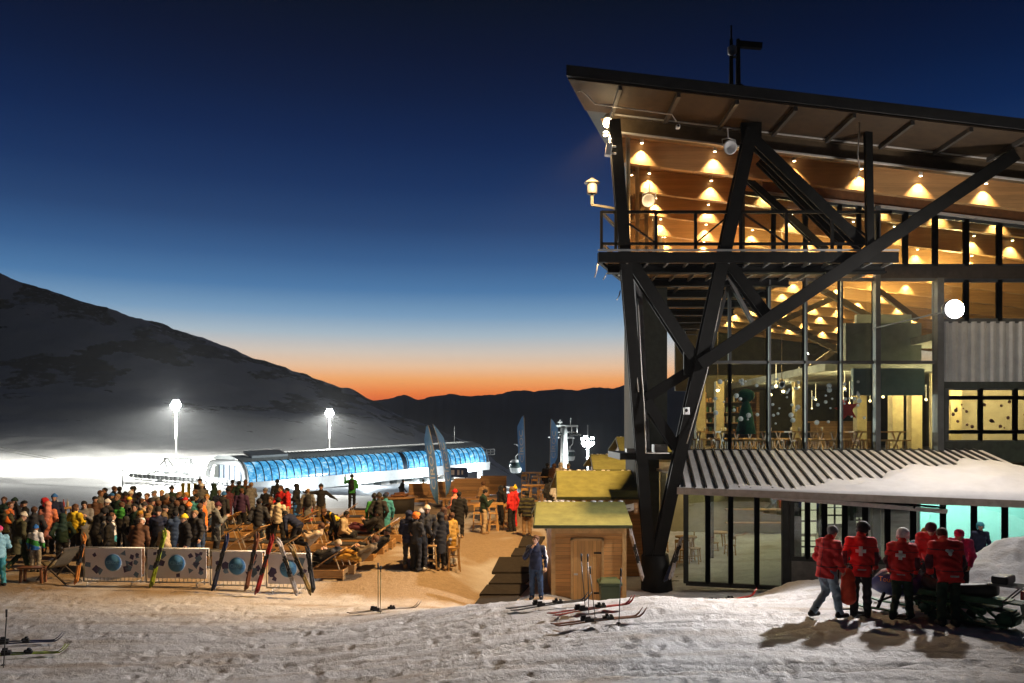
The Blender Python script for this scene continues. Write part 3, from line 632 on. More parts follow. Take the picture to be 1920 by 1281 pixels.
def lwall(name, pa, pb, z0, z1, m, th=.1, off=0., parent=None):
    a_, b_ = lw(pa), lw(pb); nrm = Vector((Ld.y,-Ld.x,0)).normalized()*-1
    b = MB(); b.slab([(a_.x,a_.y,z0),(b_.x,b_.y,z0),(b_.x,b_.y,z1),(a_.x,a_.y,z1)],nrm*th)
    for i in range(len(b.v)): b.v[i] = tuple(Vector(b.v[i])+nrm*off)
    o = lb(b,name,m,parent)
    if parent: sub(o)
    return o
def lwin(pa, pb, z0, z1, w=.13):
    a_, b_ = lw(pa), lw(pb); fr = MB()
    for p, q in (((a_.x,a_.y,z0),(b_.x,b_.y,z0)),((b_.x,b_.y,z0),(b_.x,b_.y,z1)),((b_.x,b_.y,z1),(a_.x,a_.y,z1)),((a_.x,a_.y,z1),(a_.x,a_.y,z0))):
        fr.bar(p,q,w,.12 if p[2] != q[2] else .105,up=(0,1,0))
    o = lb(fr,'lower_window',lowm); lwall('pane',pa,pb,z0+.05,z1-.05,pane_low,.012,.03,o); return o
ZT = 2.3
for pa, pb in ((1286,1327),(1327,1370),(1370,1419),(1419,1470)): lwin(pa,pb,-.62,ZT)
lwall('wall_pier',1470,1484,-.9,ZT,lowm,.16,-.02)
for pa, pb in ((1484,1514),(1514,1546),(1546,1584),(1584,1622),(1622,1664),(1664,1712)): lwin(pa,pb,.28,ZT-.25)
lwall('wall_panel',1484,1712,-.9,.22,plaster,.14); lwall('window_head',1484,1712,ZT-.18,ZT+.06,lowm,.14)
for pa, pb in ((1712,1768),(1768,1826),(1826,1884),(1884,1945)): lwin(pa,pb,.3,ZT)
lwall('wall_panel',1712,1990,-.9,.24,plaster,.14)
# inside the lower floor
b = MB(); b.box2((4.9,24.9,-1.1),(20,40,-.86)); lb(b,'lower_floor',mat('pale_lower_floor',(.07,.06,.045),.5,0,.15,2))
b = MB(); b.box2((5.1,33,-.9),(12.2,33.2,3)); lb(b,'lower_back_wall',mat('warm_lower_wall',(.30,.26,.15),.8,0,.15,2))
b = MB(); b.box2((5.0,25.4,2.72),(12.2,33,2.8)); lb(b,'lower_ceiling',mat('lower_ceiling_paint',(.4,.38,.3),.8))
teal_m = mat('wall_teal_light_tint',(.52,.80,.76),.8,0,.06,2)  # white wall with the teal of the room light mixed into its colour
b = MB(); b.box2((13.95,27.2,-.9),(19.5,27.4,2.78)); b.slab([(11.98,23.4,-.9),(13.95,27.4,-.9),(13.95,27.4,2.78),(11.98,23.4,2.78)],(-.14,.05,0)); b.slab([(12.2,23.4,2.45),(19.5,22.6,2.45),(19.5,27.2,2.45),(14.0,27.2,2.45)],(0,0,.1)); lb(b,'teal_room',teal_m)
b = MB(); b.box2((15.3,23.1,.2),(15.5,23.2,2.4)); b.box2((15.55,23.1,.2),(15.75,23.2,2.4)); b.box2((15.8,23.0,.2),(16.1,23.1,2.4)); lb(b,'green_curtain',mat('green_curtain_cloth',(.02,.30,.19),.8,0,.2,4))
for x,y,w in ((9.52,26.7,.3),(10.46,26.8,.2),(11.40,26.8,.26),(12.1,26.5,.25),(6.0,31.6,.2),(7.3,29.3,.2)):
    b = MB(); b.box2((x-w/2,y-.1,-.86),(x+w/2,y+.1,2.7)); lb(b,'lower_pillar',mat('dark_pillar',(.05,.05,.035),.7))
for x0,x1,y,z0,z1 in ((9.72,10.32,27.0,.62,1.68),(9.74,10.30,27.05,-.05,.50),(10.62,11.24,27.0,.95,1.68),(11.58,11.95,27.0,1.0,1.15)):
    b = MB(); b.box2((x0,y,z0),(x1,y+.05,z1)); lb(b,'bright_inner_window',emis('inner_window_glow',(1,.86,.58),.75))
    q = MB(); q.bar(((x0+x1)/2,y-.02,z0),((x0+x1)/2,y-.02,z1),.05); q.bar((x0,y-.02,z0*.6+z1*.4),(x1,y-.02,z0*.6+z1*.4),.05); q.bar((x0,y-.02,z0*.25+z1*.75),(x1,y-.02,z0*.25+z1*.75),.03); lb(q,'inner_window_bar',mat('dark_pillar',(.05,.05,.035)))
b = MB()
for k in range(3): b.box2((8.8,32.6,.3+k*.55),(12,32.95,.34+k*.55))
lb(b,'lower_shelf',pale_wood)
for x, y, p_, c_ in ((6.4,27.6,.7,(1,.82,.5)),(8.2,29.5,.6,(1,.80,.48)),(9.9,31.8,1.1,(1,.84,.52)),(11.4,31.8,1.0,(1,.84,.52)),(6.6,31.5,.7,(1,.8,.5))):
    lo_ = lamp('lower_room_light','POINT',(x,y,2.45),POW['low']*p_,c_,None,.15); lo_.parent = lodge; lo_.matrix_parent_inverse = Matrix.Translation(LP).inverted()
for x in (13.6,15.0,16.8):
    lo_ = lamp('teal_room_light','POINT',(x,25.6,2.1),POW['teal']*.45,(.74,1.,.94),None,.25); lo_.parent = lodge; lo_.matrix_parent_inverse = Matrix.Translation(LP).inverted()
# long retracted awning case under the gutter
aw = empty('awning_case', tuple(lw(1598)+Vector((0,0,2.0))), label='long pale retracted awning case hanging below the snowy gutter', cat='awning')
a_, b_ = lw(1440)+Vector((-.02,-.42,2.13)), lw(1758)+Vector((0,-.5,1.84)); inv = Matrix.Translation(aw.location).inverted()
m = MB(); m.bar(a_,b_,.13,.12); o = m.build('cassette',mat('awning_metal',(.52,.46,.44),.5,.2),aw); o.matrix_parent_inverse = inv
m = MB(); m.bar(a_+Vector((0,.1,.10)),b_+Vector((0,.1,.10)),.05,.06); m.tube([a_+Vector((.9,.05,.1)),lw(1480)+Vector((0,0,2.3))],.03); m.tube([b_+Vector((-.9,.05,.1)),lw(1720)+Vector((0,0,2.2))],.03); o = m.build('bracket',steel,aw); o.matrix_parent_inverse = inv
# ---------------------------------------------------------------- lamps and fixtures on the lodge
def thing(name, loc, label, cat, rz=0, group=None): return empty(name, tuple(loc), rz, label=label, cat=cat, group=group)
# bright white facade floodlight
p = P(1789,580,21.5)
t = thing('facade_floodlight', p, 'dazzling white floodlight fixed to the lodge facade above the grey cladding', 'floodlight')
m = MB(); m.lathe((0,.02,0),[(.25,-.04),(.28,.0),(.24,.2),(.10,.26)],20,0,Matrix.Rotation(R(-90),3,'X')); m.bar((0,.2,0),(0,4.9,.1),.035); m.build('housing',black_plastic,t)
m = MB(); m.lathe((0,-.03,0),[(.24,-.012),(.24,.012)],20,0,Matrix.Rotation(R(-90),3,'X')); m.build('lens',emis('flood_lens',(1,.97,.94),420),t)
l = lamp('flood_beam','SPOT',(0,-.06,0),POW['facade'],(1,.95,.93),None,.16,None,100,1.); l.parent = t
l.rotation_euler = (Vector((-30.,-10.,-6.))).to_track_quat('-Z','Y').to_euler()
l = lamp('flood_spill','POINT',(0,-.35,0),POW['halo'],(1,.92,.86),None,.2); l.parent = t
# warm corner lamp under the roof
p = Vector((2.82,23.5,13.18))
t = thing('corner_lamp', p, 'glowing warm lamp at the lodge roof corner above the balcony', 'lamp')
m = MB(); m.lathe((0,0,.10),[(.10,0),(.12,.05),(.05,.16)],12); m.bar((0,0,.2),(.3,.2,.55),.04); m.build('lamp_holder',fixture,t)
m = MB(); m.ico((0,0,0),.13,0,2); m.build('bulb',emis('corner_glow',(1,.74,.40),90),t)
l = lamp('warm_beam','SPOT',(-.05,-.05,-.16),POW['corner'],WARM,None,.13,None,96,.6); l.parent = t; l.rotation_euler = Vector((-4.6,5.5,-12)).to_track_quat('-Z','Y').to_euler()
p = P(1136,253,23.45); t = thing('added_fill_lamp', p, 'tiny added fill lamp just below the glowing roof corner lamp','lamp'); m = MB(); m.lathe((0,0,0),[(.09,0),(.11,.02),(.05,.09)],12); m.build('shade',fixture,t); m = MB(); m.lathe((0,0,-.03),[(.06,0),(.08,.02)],12); m.build('bulb',emis('fill_bulb_glow',(1,.8,.5),18),t)
l = lamp('fill_beam','SPOT',(0,0,-.08),POW['fill'],(1,.66,.34),None,.08,None,165,.6); l.parent = t; l.rotation_euler = Vector((0,-3,-8)).to_track_quat('-Z','Y').to_euler()  # added fill light, warms the shadows on the foreground snow
# loudspeakers and box on the post
def horn(loc, rz, label, s=1.):
    t = thing('loudspeaker', loc, label, 'loudspeaker', rz); t.scale = (s,s,s); rx = Matrix.Rotation(R(100),3,'X')
    m = MB(); m.lathe((0,0,0),[(.10,-.16),(.13,-.05),(.19,.05),(.21,.08),(.17,.075),(.06,-.03)],16,0,rx); m.build('horn',white_paint,t)
    m = MB(); m.tube([(-.2,0,.02),(-.2,.03,.24),(0,.05,.3),(.2,.03,.24),(.2,0,.02)],.022,6); m.bar((0,.05,.3),(0,.1,.6),.03); m.build('bracket',white_paint,t)
horn(P(1367,277,23.2),R(10),'white loudspeaker hanging beside the thick slanted column at the roof')
horn(P(1217,377,25.0),R(-20),'cream loudspeaker glowing in the warm light near the balcony corner')
p = P(1141,281,22.8); t = thing('camera_box', p, 'white weatherproof box clamped to the left roof post','box')
m = MB(); m.box((0,0,0),(.17,.2,.36),0,Matrix.Rotation(R(8),3,'Y')); m.build('case',white_paint,t,.02); m = MB(); m.tube([(.08,.02,.1),(.22,.02,.1)],.03); m.tube([(.08,.02,-.1),(.22,.02,-.1)],.03); m.build('clamp',galv,t)
p = P(1271,238,22.9); t = thing('security_camera', p, 'small white security camera under the roof purlin', 'camera'); m = MB(); m.box((0,0,0),(.11,.16,.1)); m.build('case',white_paint,t,.02); m = MB(); m.lathe((.0,-.085,0),[(.035,0),(.03,.02)],10,0,Matrix.Rotation(R(90),3,'X')); m.build('lens',black_plastic,t)
p = P(1287,771,23.6); t = thing('security_camera', p, 'white boxy security camera on the thick slanted column','camera'); m = MB(); m.box((0,0,0),(.16,.2,.22)); m.build('case',white_paint,t,.02); m = MB(); m.lathe((-.02,-.105,.02),[(.05,0),(.045,.02)],10,0,Matrix.Rotation(R(90),3,'X')); m.build('lens',black_plastic,t)
# weather sensor shelter on its bracket
p = P(1110,384,25.5); t = thing('sensor_shelter', p, 'lantern shaped white weather shelter on a black bracket against the sky','weather sensor')
m = MB(); m.bar((-.03,0,0),(.75,.1,-.1),.07); m.bar((0,0,0),(0,0,.34),.09); m.build('bracket',steel,t)
m = MB(); m.lathe((0,0,.34),[(.15,0),(.165,.02),(.165,.32),(.13,.34)],14); m.build('body',mat('shelter_body',(.05,.05,.055),.5,0,.1),t)
m = MB(); m.lathe((0,0,.69),[(.25,0),(.24,.02),(.03,.17)],16); m.build('hood',mat('shelter_hood',(.09,.085,.08),.5,0,.1),t)
# icicles of foam/cord under the deck
for (x, y, l_, lab) in ((1121,494,.42,'thin pale cord dangling from the balcony corner'),(1137,512,.2,'short curled pale cord below the balcony edge'),(1163,545,.28,'pale cord hanging lower beside the left column')):
    m = MB(); c_ = P(x,y,23.7); m.tube([c_,c_+Vector((-.03,0,-l_*.5)),c_+Vector((-.10,0,-l_))],.02,6); m.build('hanging_cord',edge_m,None,label=lab,cat='cord')
# antenna mast pair on the roof
b0 = P(1371,166,24); t = thing('roof_antenna', b0, 'dark twin antenna mast with a side arm standing on the lodge roof','antenna')
sc_ = 24/F
m = MB(); m.tube([(0,0,-.1),(0,0,93*sc_)],[.075,.05],8); m.tube([(0,0,88*sc_),(0,0,118*sc_)],.028,6); m.build('mast',steel,t)
m = MB(); m.tube([(13*sc_,0,-.1),(13*sc_,0,92*sc_)],[.085,.06],8); m.bar((11*sc_,0,83*sc_),(57*sc_,0,79*sc_),.16,.17); m.lathe((13*sc_,0,-.08),[(.2,0),(.2,.12),(.1,.2)],10); m.build('arm_mast',steel,t)
m = MB(); m.lathe((0,-.1,59*sc_),[(.02,0),(.13,.05),(.14,.24),(.05,.3)],12); m.bar((0,0,72*sc_),(13*sc_,0,74*sc_),.06); m.bar((0,0,58*sc_),(13*sc_,0,60*sc_),.06); m.build('receiver',mat('receiver_grey',(.4,.4,.4),.5),t)
# tilted white sign clamped to the left column
p = P(1170,954,24.1); t = thing('arrow_sign', p, 'tilted white sign board clamped to the left steel column','sign')
rt = Matrix.Rotation(R(-12),3,'Y'); m = MB(); m.box((0,0,0),(.64,.04,.2),0,rt); m.build('board',mat('sign_white',(.45,.43,.38),.5),t); m = MB(); m.box((-.02,-.024,-.03),(.44,.006,.035),0,rt); m.build('faded_strip',mat('sign_print',(.16,.14,.12),.6),t)
m = MB(); m.box((.36,.05,.02),(.12,.14,.3)); m.build('clamp',pale_wood,t)
# ---------------------------------------------------------------- lift station, masts, lift gear, valley lights
def flood_mast(px, py, d, base_y, pw, near, glow_, label):
    top = P(px,py,d); base = P(px,base_y,d); h = top.z-base.z
    t = thing('floodlight_mast', base, label, 'floodlight mast')
    m = MB(); m.tube([(0,0,-1.5),(0,0,h)],[.20,.11],10); m.build('pole',galv,t)
    m = MB(); m.bar((-.8,0,h+.1),(.8,0,h+.1),.12); m.bar((-.8,0,h+1.),(.8,0,h+1.),.12); m.bar((0,0,h),(0,0,h+1.2),.12); m.build('crossbar',galv,t)
    hs = MB(); ls = MB()
    for k in range(7):
        x, z = (0,h+.55) if k == 6 else (.74*math.cos(k*math.pi/3),h+.55+.74*math.sin(k*math.pi/3)); rx = Matrix.Rotation(R(-90),3,'X')
        hs.lathe((x,.0,z),[(.36,-.05),(.38,0),(.2,.3)],14,0,rx); ls.lathe((x,-.08,z),[(.35,-.02),(.35,.02)],14,0,rx)
    hs.build('lamp_housing',galv,t); ls.build('lamp_lens',emis('mast_lens',(1,.99,.96),260),t)
    l = lamp('mast_beam','SPOT',(0,-.3,h+.6),pw,(1,.99,.87),None,.5,None,176,.2); l.parent = t; l.rotation_euler = (R(13),0,0)
    l = lamp('mast_beam','SPOT',(0,-.6,h+.5),near,(1,.99,.88),None,.5,None,160,.3); l.parent = t; l.rotation_euler = (R(-12),0,0)
    l = lamp('mast_glow','POINT',(0,-.5,h+.6),glow_,(1,1,.93),None,.5); l.parent = t
    return t
flood_mast(330,765,160,872,POW['mast'][0],POW['near'][0],POW['glow'][0],'taller bright floodlight mast on the snow slope above the lift gear')
flood_mast(618,779,190,850,POW['mast'][1],POW['near'][1],POW['glow'][1],'smaller bright floodlight mast behind the long blue lift station')
def station():
    A = P(466,905,112); B = P(916,866,150); ax = B-A; Ln = ax.length; e = ax.normalized()
    n = Vector((-e.y,e.x,0)).normalized()                       # towards the far side
    t = thing('lift_station', A, 'long rounded gondola lift station with glowing blue glazing','building'); I = Matrix.Translation(A).inverted()
    def W_(s, w, z): return A+e*s+n*w+Vector((0,0,z))
    H = 2.75; Wd = 10.5
    # curved blue glazing along the near side: quarter arc, split in panels by ribs
    arc = [(1.9*(1-math.cos(a*math.pi/2/8))*1.0, H*math.sin(a*math.pi/2/8)) for a in range(9)]
    def strip(s0, s1, m_, off=0.):
        b = MB(); vs = []
        for s in (s0,s1):
            for (w,z) in arc: vs.append(W_(s, w-off*(1-w/1.9), z+off*w/1.9))
        fs = [(i,i+1,9+i+1,9+i) for i in range(8)]; b.add(vs,fs,0,True); return b
    # glowing glazing
    m_, nt_, bs_ = nodes('blue_lit_glazing'); L = nt_.links.new; co = NN(nt_,'ShaderNodeTexCoord'); mp = NN(nt_,'ShaderNodeMapping'); mp.inputs['Scale'].default_value=(.9,.9,1.6); L(co.outputs['Object'],mp.inputs[0])
    no = NN(nt_,'ShaderNodeTexNoise',Scale=1.1,Detail=6.,Roughness=.75); L(mp.outputs[0],no.inputs['Vector']); rp_ = NN(nt_,'ShaderNodeValToRGB'); L(no.outputs['Fac'],rp_.inputs[0])
    cr_ = rp_.color_ramp; cr_.elements[0].position=.30; cr_.elements[0].color=(.01,.05,.16,1); cr_.elements[1].position=.72; cr_.elements[1].color=(.85,.95,1,1)
    for ps, c_ in ((.42,(.03,.20,.46,1)),(.5,(.06,.42,.78,1)),(.58,(.32,.68,.95,1))): e_ = cr_.elements.new(ps); e_.color = c_
    bs_.inputs['Base Color'].default_value=(.05,.15,.25,1); L(rp_.outputs[0],bs_.inputs['Emission Color']); bs_.inputs['Emission Strength'].default_value=1.0; bs_.inputs['Roughness'].default_value=.12
    pan = 40; gap = 23; s_ = Ln/pan
    def kid(mb, nm, mm, par=t):
        o = mb.build(nm, mm, par); 
        if par is t: o.matrix_parent_inverse = I
        return o
    kid(strip(0, s_*gap, 0),'blue_glazing',m_); kid(strip(s_*(gap+.8), Ln-.6, 0),'blue_glazing',m_)
    dark = mat('station_rib',(.02,.035,.06),.4,.3)
    rb_ = MB()
    for k in range(pan+1):
        if k == gap: continue
        rb_.tube([W_(min(k*s_,Ln-.05), w-.07*(1-w/1.9), z+.07*w/1.9) for w,z in arc],.085,5)
    kid(rb_,'glazing_rib',dark); b = strip(s_*gap, s_*(gap+.8), 0, .05); kid(b,'dark_joint',dark)
    # roof: pale shell with ribbed grey middle
    rf = MB(); prof = [(1.9,H),(2.6,H+.55),(4.5,H+.95),(8,H+.95),(Wd,H)]
    vs = [W_(s,w,z) for s in (-.3,Ln+.4) for w,z in prof]; nP = len(prof)
    rf.add(vs,[(i,i+1,nP+i+1,nP+i) for i in range(nP-1)],0,True); kid(rf,'roof',mat('station_roof',(.72,.74,.74),.6,.1))
    rr = MB()
    for k in range(64):
        s = 8+k*(Ln-10)/64; rr.bar(W_(s,2.0,H+.12),W_(s,4.4,H+1.0),.10,.14)
    kid(rr,'roof_ribs',mat('station_roof_dark',(.35,.37,.37),.6,.2)); b = MB(); b.slab([W_(2,2.4,H+.5),W_(8,2.4,H+.5),W_(8,4.8,H+1.15),W_(2,4.8,H+1.15)],(0,0,.35)); kid(b,'roof_hatch',white_paint)
    # white skirt, floor, arch at the near end
    sk = MB(); sk.slab([W_(-.4,-.25,0),W_(Ln+.2,-.25,0),W_(Ln+.2,-.05,-1.5),W_(-.4,-.05,-1.9)],n*.3); sk.slab([W_(-.4,.1,-.3),W_(Ln+.2,.1,-.3),W_(Ln+.2,Wd,-.3),W_(-.4,Wd,-.3)],(0,0,.2)); kid(sk,'skirt',white_paint)
    ar = MB(); full = arc+[(Wd-w,z) for w,z in reversed(arc)]
    pts = [W_(-.5,w-.1,z-.0) for w,z in full]; pts = [W_(-1.6,.3,-2.6)]+pts+[W_(-.8,Wd,-2.2)]
    ar.tube(pts,.42,8); kid(ar,'end_arch',mat('arch_white',(.62,.63,.62),.5,.1))
    ef = MB(); ef.slab([W_(.3,2.4,-1.2)]+[W_(.3,x_,-1.2) for x_ in (Wd-2.2,)]+[W_(.3,Wd-2.2,H-.2),W_(.3,2.4,H-.2)],e*.08)
    mw, ntw, bw = nodes('pale_lit_end'); cw = NN(ntw,'ShaderNodeTexCoord'); nw = NN(ntw,'ShaderNodeTexNoise',Scale=.8,Detail=4.); ntw.links.new(cw.outputs['Object'],nw.inputs['Vector']); rw = NN(ntw,'ShaderNodeValToRGB'); ntw.links.new(nw.outputs['Fac'],rw.inputs[0])
    rw.color_ramp.elements[0].position=.35; rw.color_ramp.elements[0].color=(.10,.28,.50,1); rw.color_ramp.elements[1].position=.62; rw.color_ramp.elements[1].color=(.75,.85,.95,1); ntw.links.new(rw.outputs[0],bw.inputs['Emission Color']); bw.inputs['Emission Strength'].default_value=.9
    kid(ef,'end_glazing',mw); eb_ = MB()
    for x_ in (2.4,4.0,5.5,7.0,Wd-2.2): eb_.bar(W_(.2,x_,-1.2),W_(.2,x_,H-.2),.12)
    kid(eb_,'end_mullion',dark); b = MB(); b.slab([W_(.34,-.0,-1.6),W_(.34,2.4,-1.6),W_(.34,2.4,H),W_(.34,1.9,H),W_(.34,.6,H*.7)],e*.1); b.slab([W_(.34,Wd-2.2,-1.6),W_(.34,Wd,-1.6),W_(.34,Wd-.6,H*.7),W_(.34,Wd-1.9,H),W_(.34,Wd-2.2,H)],e*.1); kid(b,'end_wall',mat('station_grey',(.30,.32,.31),.6))
    # pillars at the downhill end and the little head frame
    for s, w in ((Ln*.97,.8),(Ln*.97,7),(Ln*.62,3.5),(Ln*.3,4)):
        b = MB(); q = W_(s,w,-.3); b.tube([q,(q.x,q.y,q.z-4.5)],.55 if s > Ln*.9 else .8,10); kid(b,'pillar',white_paint)
    b = MB(); q = W_(Ln,1.5,1.2); 
    for z in (0,.5,1.): b.bar(q+Vector((0,0,z)),q+e*3.4+Vector((0,0,z)),.14)
    for k in range(4): b.bar(q+e*k*1.1,q+e*k*1.1+Vector((0,0,1.)),.12)
    b.tube([W_(Ln-4,5,H+1),W_(Ln-4,5,H+4)],.07); kid(b,'head_frame',galv)
    # gangways and dark gear under the body
    b = MB(); r_ = random.Random(5)
    for k in range(16):
        s = Ln*.32+k*1.7; q = W_(s,1.5,-1.6-.05*k); b.box(q,(1.2,.8,r_.uniform(.5,1.2)),k%2); b.bar(q,q+Vector((r_.uniform(-.6,.6),0,1.3)),.12,None,None,k%2)
    kid(b,'drive_gear',[galv,mat('gear_dark',(.05,.06,.06),.5)])
    l = lamp('station_light','POINT',W_(-5,1.5,1.2),2600,(.95,1,1),None,.4); l.parent = t; l.matrix_parent_inverse = I  # added light before the near end, only to brighten the arch
    # lamps under the canopy (the station is lit from inside)
    for f_ in (.15,.4,.65,.9):
        l = lamp('station_light','POINT',W_(Ln*f_,-1.5,-.9),2500,(.85,.95,1),None,.4); l.parent = t; l.matrix_parent_inverse = I
station()
def liftgear():
    O = P(350,905,112); t = thing('lift_return_gear', O, 'white steel lattice of wheels and beams at the uphill end of the lift station','lift machinery'); I = Matrix.Translation(O).inverted()
    q = lambda x,y,d=112: P(x,y,d)
    b = MB()
    for y0,y1,d in ((889,905,112),(893,909,112.6),(884,901,116)):
        b.bar(q(239,y0-1,d),q(462,y1,d),.16,.22); b.bar(q(252,y0+6,d),q(450,y1+5,d),.12,.16)
        for k in range(14):
            f_ = k/13; b.bar(q(244+f_*205,y0+f_*15,d),q(252+f_*205,y0+6+f_*14,d),.09)
    o = b.build('lattice_beam',white_paint,t); o.matrix_parent_inverse = I
    b = MB()
    for k in range(26):
        f_ = k/25; c = q(246+f_*210,891+f_*15,111.6); b.lathe(c,[(.27,-.06),(.3,0),(.27,.06)],10,0,Matrix.Rotation(R(90),3,'X'))
    o = b.build('sheave_wheels',mat('sheave_rubber',(.3,.3,.29),.6),t); o.matrix_parent_inverse = I
    b = MB()
    for a_, c in (((308,858),(316,890)),((360,860),(350,892)),((308,860),(362,860)),((312,859),(290,884)),((356,861),(372,886)),((316,862),(334,888)),((352,862),(330,888)),((290,884),(385,892)),((275,890),(305,880))):
        b.bar(q(*a_,114),q(*c,114),.2)
    for x in (314,331,349): b.tube([q(x,888,113.5),q(x,884,113.5)],.5,8)
    o = b.build('head_frame',white_paint,t); o.matrix_parent_inverse = I
    for x in (300,400):
        b = MB(); a_ = q(x,898,114); b.tube([a_,a_-Vector((0,0,4))],.4,10); o = b.build('leg',white_paint,t); o.matrix_parent_inverse = I
    p0 = q(230,924,100); t2 = thing('cable_post', p0, 'thin post with a cable saddle standing on the floodlit snow','post'); m = MB(); m.tube([(0,0,-1),(0,0,2.75)],[.10,.07],8); m.build('pole',mat('post_grey',(.2,.2,.2),.6),t2); m = MB(); m.box((0,0,2.8),(.7,.3,.16)); m.build('saddle',steel,t2)
    for dy, off, lab in ((0,0,'upper lift cable sagging across the floodlit snow'),(7,.15,'lower lift cable sagging across the floodlit snow')):
        e_ = q(230,883+dy*.3,100); s_ = P(-120,808+dy,210); pts = [s_.lerp(e_,k/16)-Vector((0,0,4*.5*(k/16)*(1-k/16))) for k in range(17)]
        m = MB(); m.tube(pts,.045,5); m.build('lift_cable',mat('cable_steel',(.10,.10,.09),.5,.4),None,label=lab,cat='cable')
    for k,(x,) in enumerate(((343,),(354,),(366,))):
        c = q(x,926,60); m = MB(); m.tube([(0,0,-.3),(0,0,.8)],.13,8); o = m.build('marker_pad',mat('yellow_pad',(.85,.62,.03),.6),None,label='yellow padded marker behind the crowd, %s of three'%('leftmost','middle','rightmost')[k],cat='marker',group='yellow markers'); o.location = c
liftgear()
# pylon with crossarms, gondola cabins and the small floodlight mast over the valley
def pylon():
    b0 = P(1058,905,120); t = thing('lift_pylon', b0, 'grey lift pylon with a wide crossarm against the dark valley','pylon'); k = 120/F
    m = MB(); m.tube([(0,0,-3),(0,0,103*k)],[.75,.45],10); m.build('pole',galv,t)
    m = MB(); m.bar((-18*k,0,106*k),(26*k,0,106*k),.3); m.bar((-16*k,0,94*k),(24*k,0,94*k),.2); m.bar((-30*k,0,85*k),(20*k,0,83*k),.15)
    for x in (-16,-6,4,14,24): m.bar((x*k,0,92*k),(x*k,0,106*k),.14)
    m.build('crossarm',galv,t); m = MB()
    for x in (-14,20): 
        for j in range(5): m.lathe((x*k+(j-2)*.35,-.3,90*k),[(.2,-.05),(.2,.05)],8,0,Matrix.Rotation(R(90),3,'X'))
    m.build('sheave_wheels',steel,t); m = MB(); m.bar((-8*k,0,106*k),(-8*k,0,118*k),.12); m.bar((12*k,0,106*k),(12*k,0,121*k),.12); m.bar((-12*k,0,113*k),(-4*k,0,113*k),.2); m.build('rail_post',galv,t)
pylon()
def cabin(px, py, d, s, label):
    t = thing('gondola_cabin', P(px,py,d), label,'gondola cabin'); t.scale = (s,)*3
    m = MB(); m.lathe((0,0,0),[(.55,.0),(.75,.15),(.9,.7),(.92,1.1),(.8,1.75),(.55,1.95)],16); m.build('body',mat('cabin_white',(.62,.64,.64),.4,0,.05),t)
    m = MB(); m.lathe((0,0,0),[(.86,.75),(.945,.8),(.945,1.15),(.86,1.6)],16); m.build('window_band',mat('cabin_glass',(.03,.05,.05),.1),t)
    m = MB(); m.tube([(0,0,1.9),(0,0,2.5),(.5,0,3.0),(.55,0,3.8),(.1,0,4.2)],.08,6); m.bar((-.3,0,4.25),(.6,0,4.2),.12); m.build('hanger',galv,t)
cabin(967,887,118,1.,'white gondola cabin hanging left of the tall feather flags')
cabin(1069,864,150,1.05,'distant gondola cabin hanging right of the lift pylon')
def valley_mast():
    b0 = P(1102,905,118); k = 118/F; t = thing('floodlight_mast', b0, 'slim mast with a cluster of lit lamps over the dark valley','floodlight mast')
    m = MB(); m.tube([(0,0,-3),(0,0,108*k)],[.24,.08],8); m.build('pole',white_paint,t); m = MB(); ls = MB()
    for j,(x,z) in enumerate(((-10,82),(-6,70),(-9,74),(0,76),(6,72),(9,74),(4,70),(-3,72),(8,83),(-5,85))):
        m.box((x*k,0,z*k),(.5,.4,.4)); (ls.box((x*k,-.22,z*k),(.42,.03,.32)) if j not in (0,8,9) else None)
    m.bar((-10*k,.1,73*k),(10*k,.1,73*k),.1); m.build('lamp_housing',galv,t); ls.build('lamp_lens',emis('valley_lens',(.9,1,.98),30),t)
    l = lamp('valley_beam','POINT',(0,-.8,70*k),20000,(.9,1,.97),None,.4); l.parent = t
valley_mast()
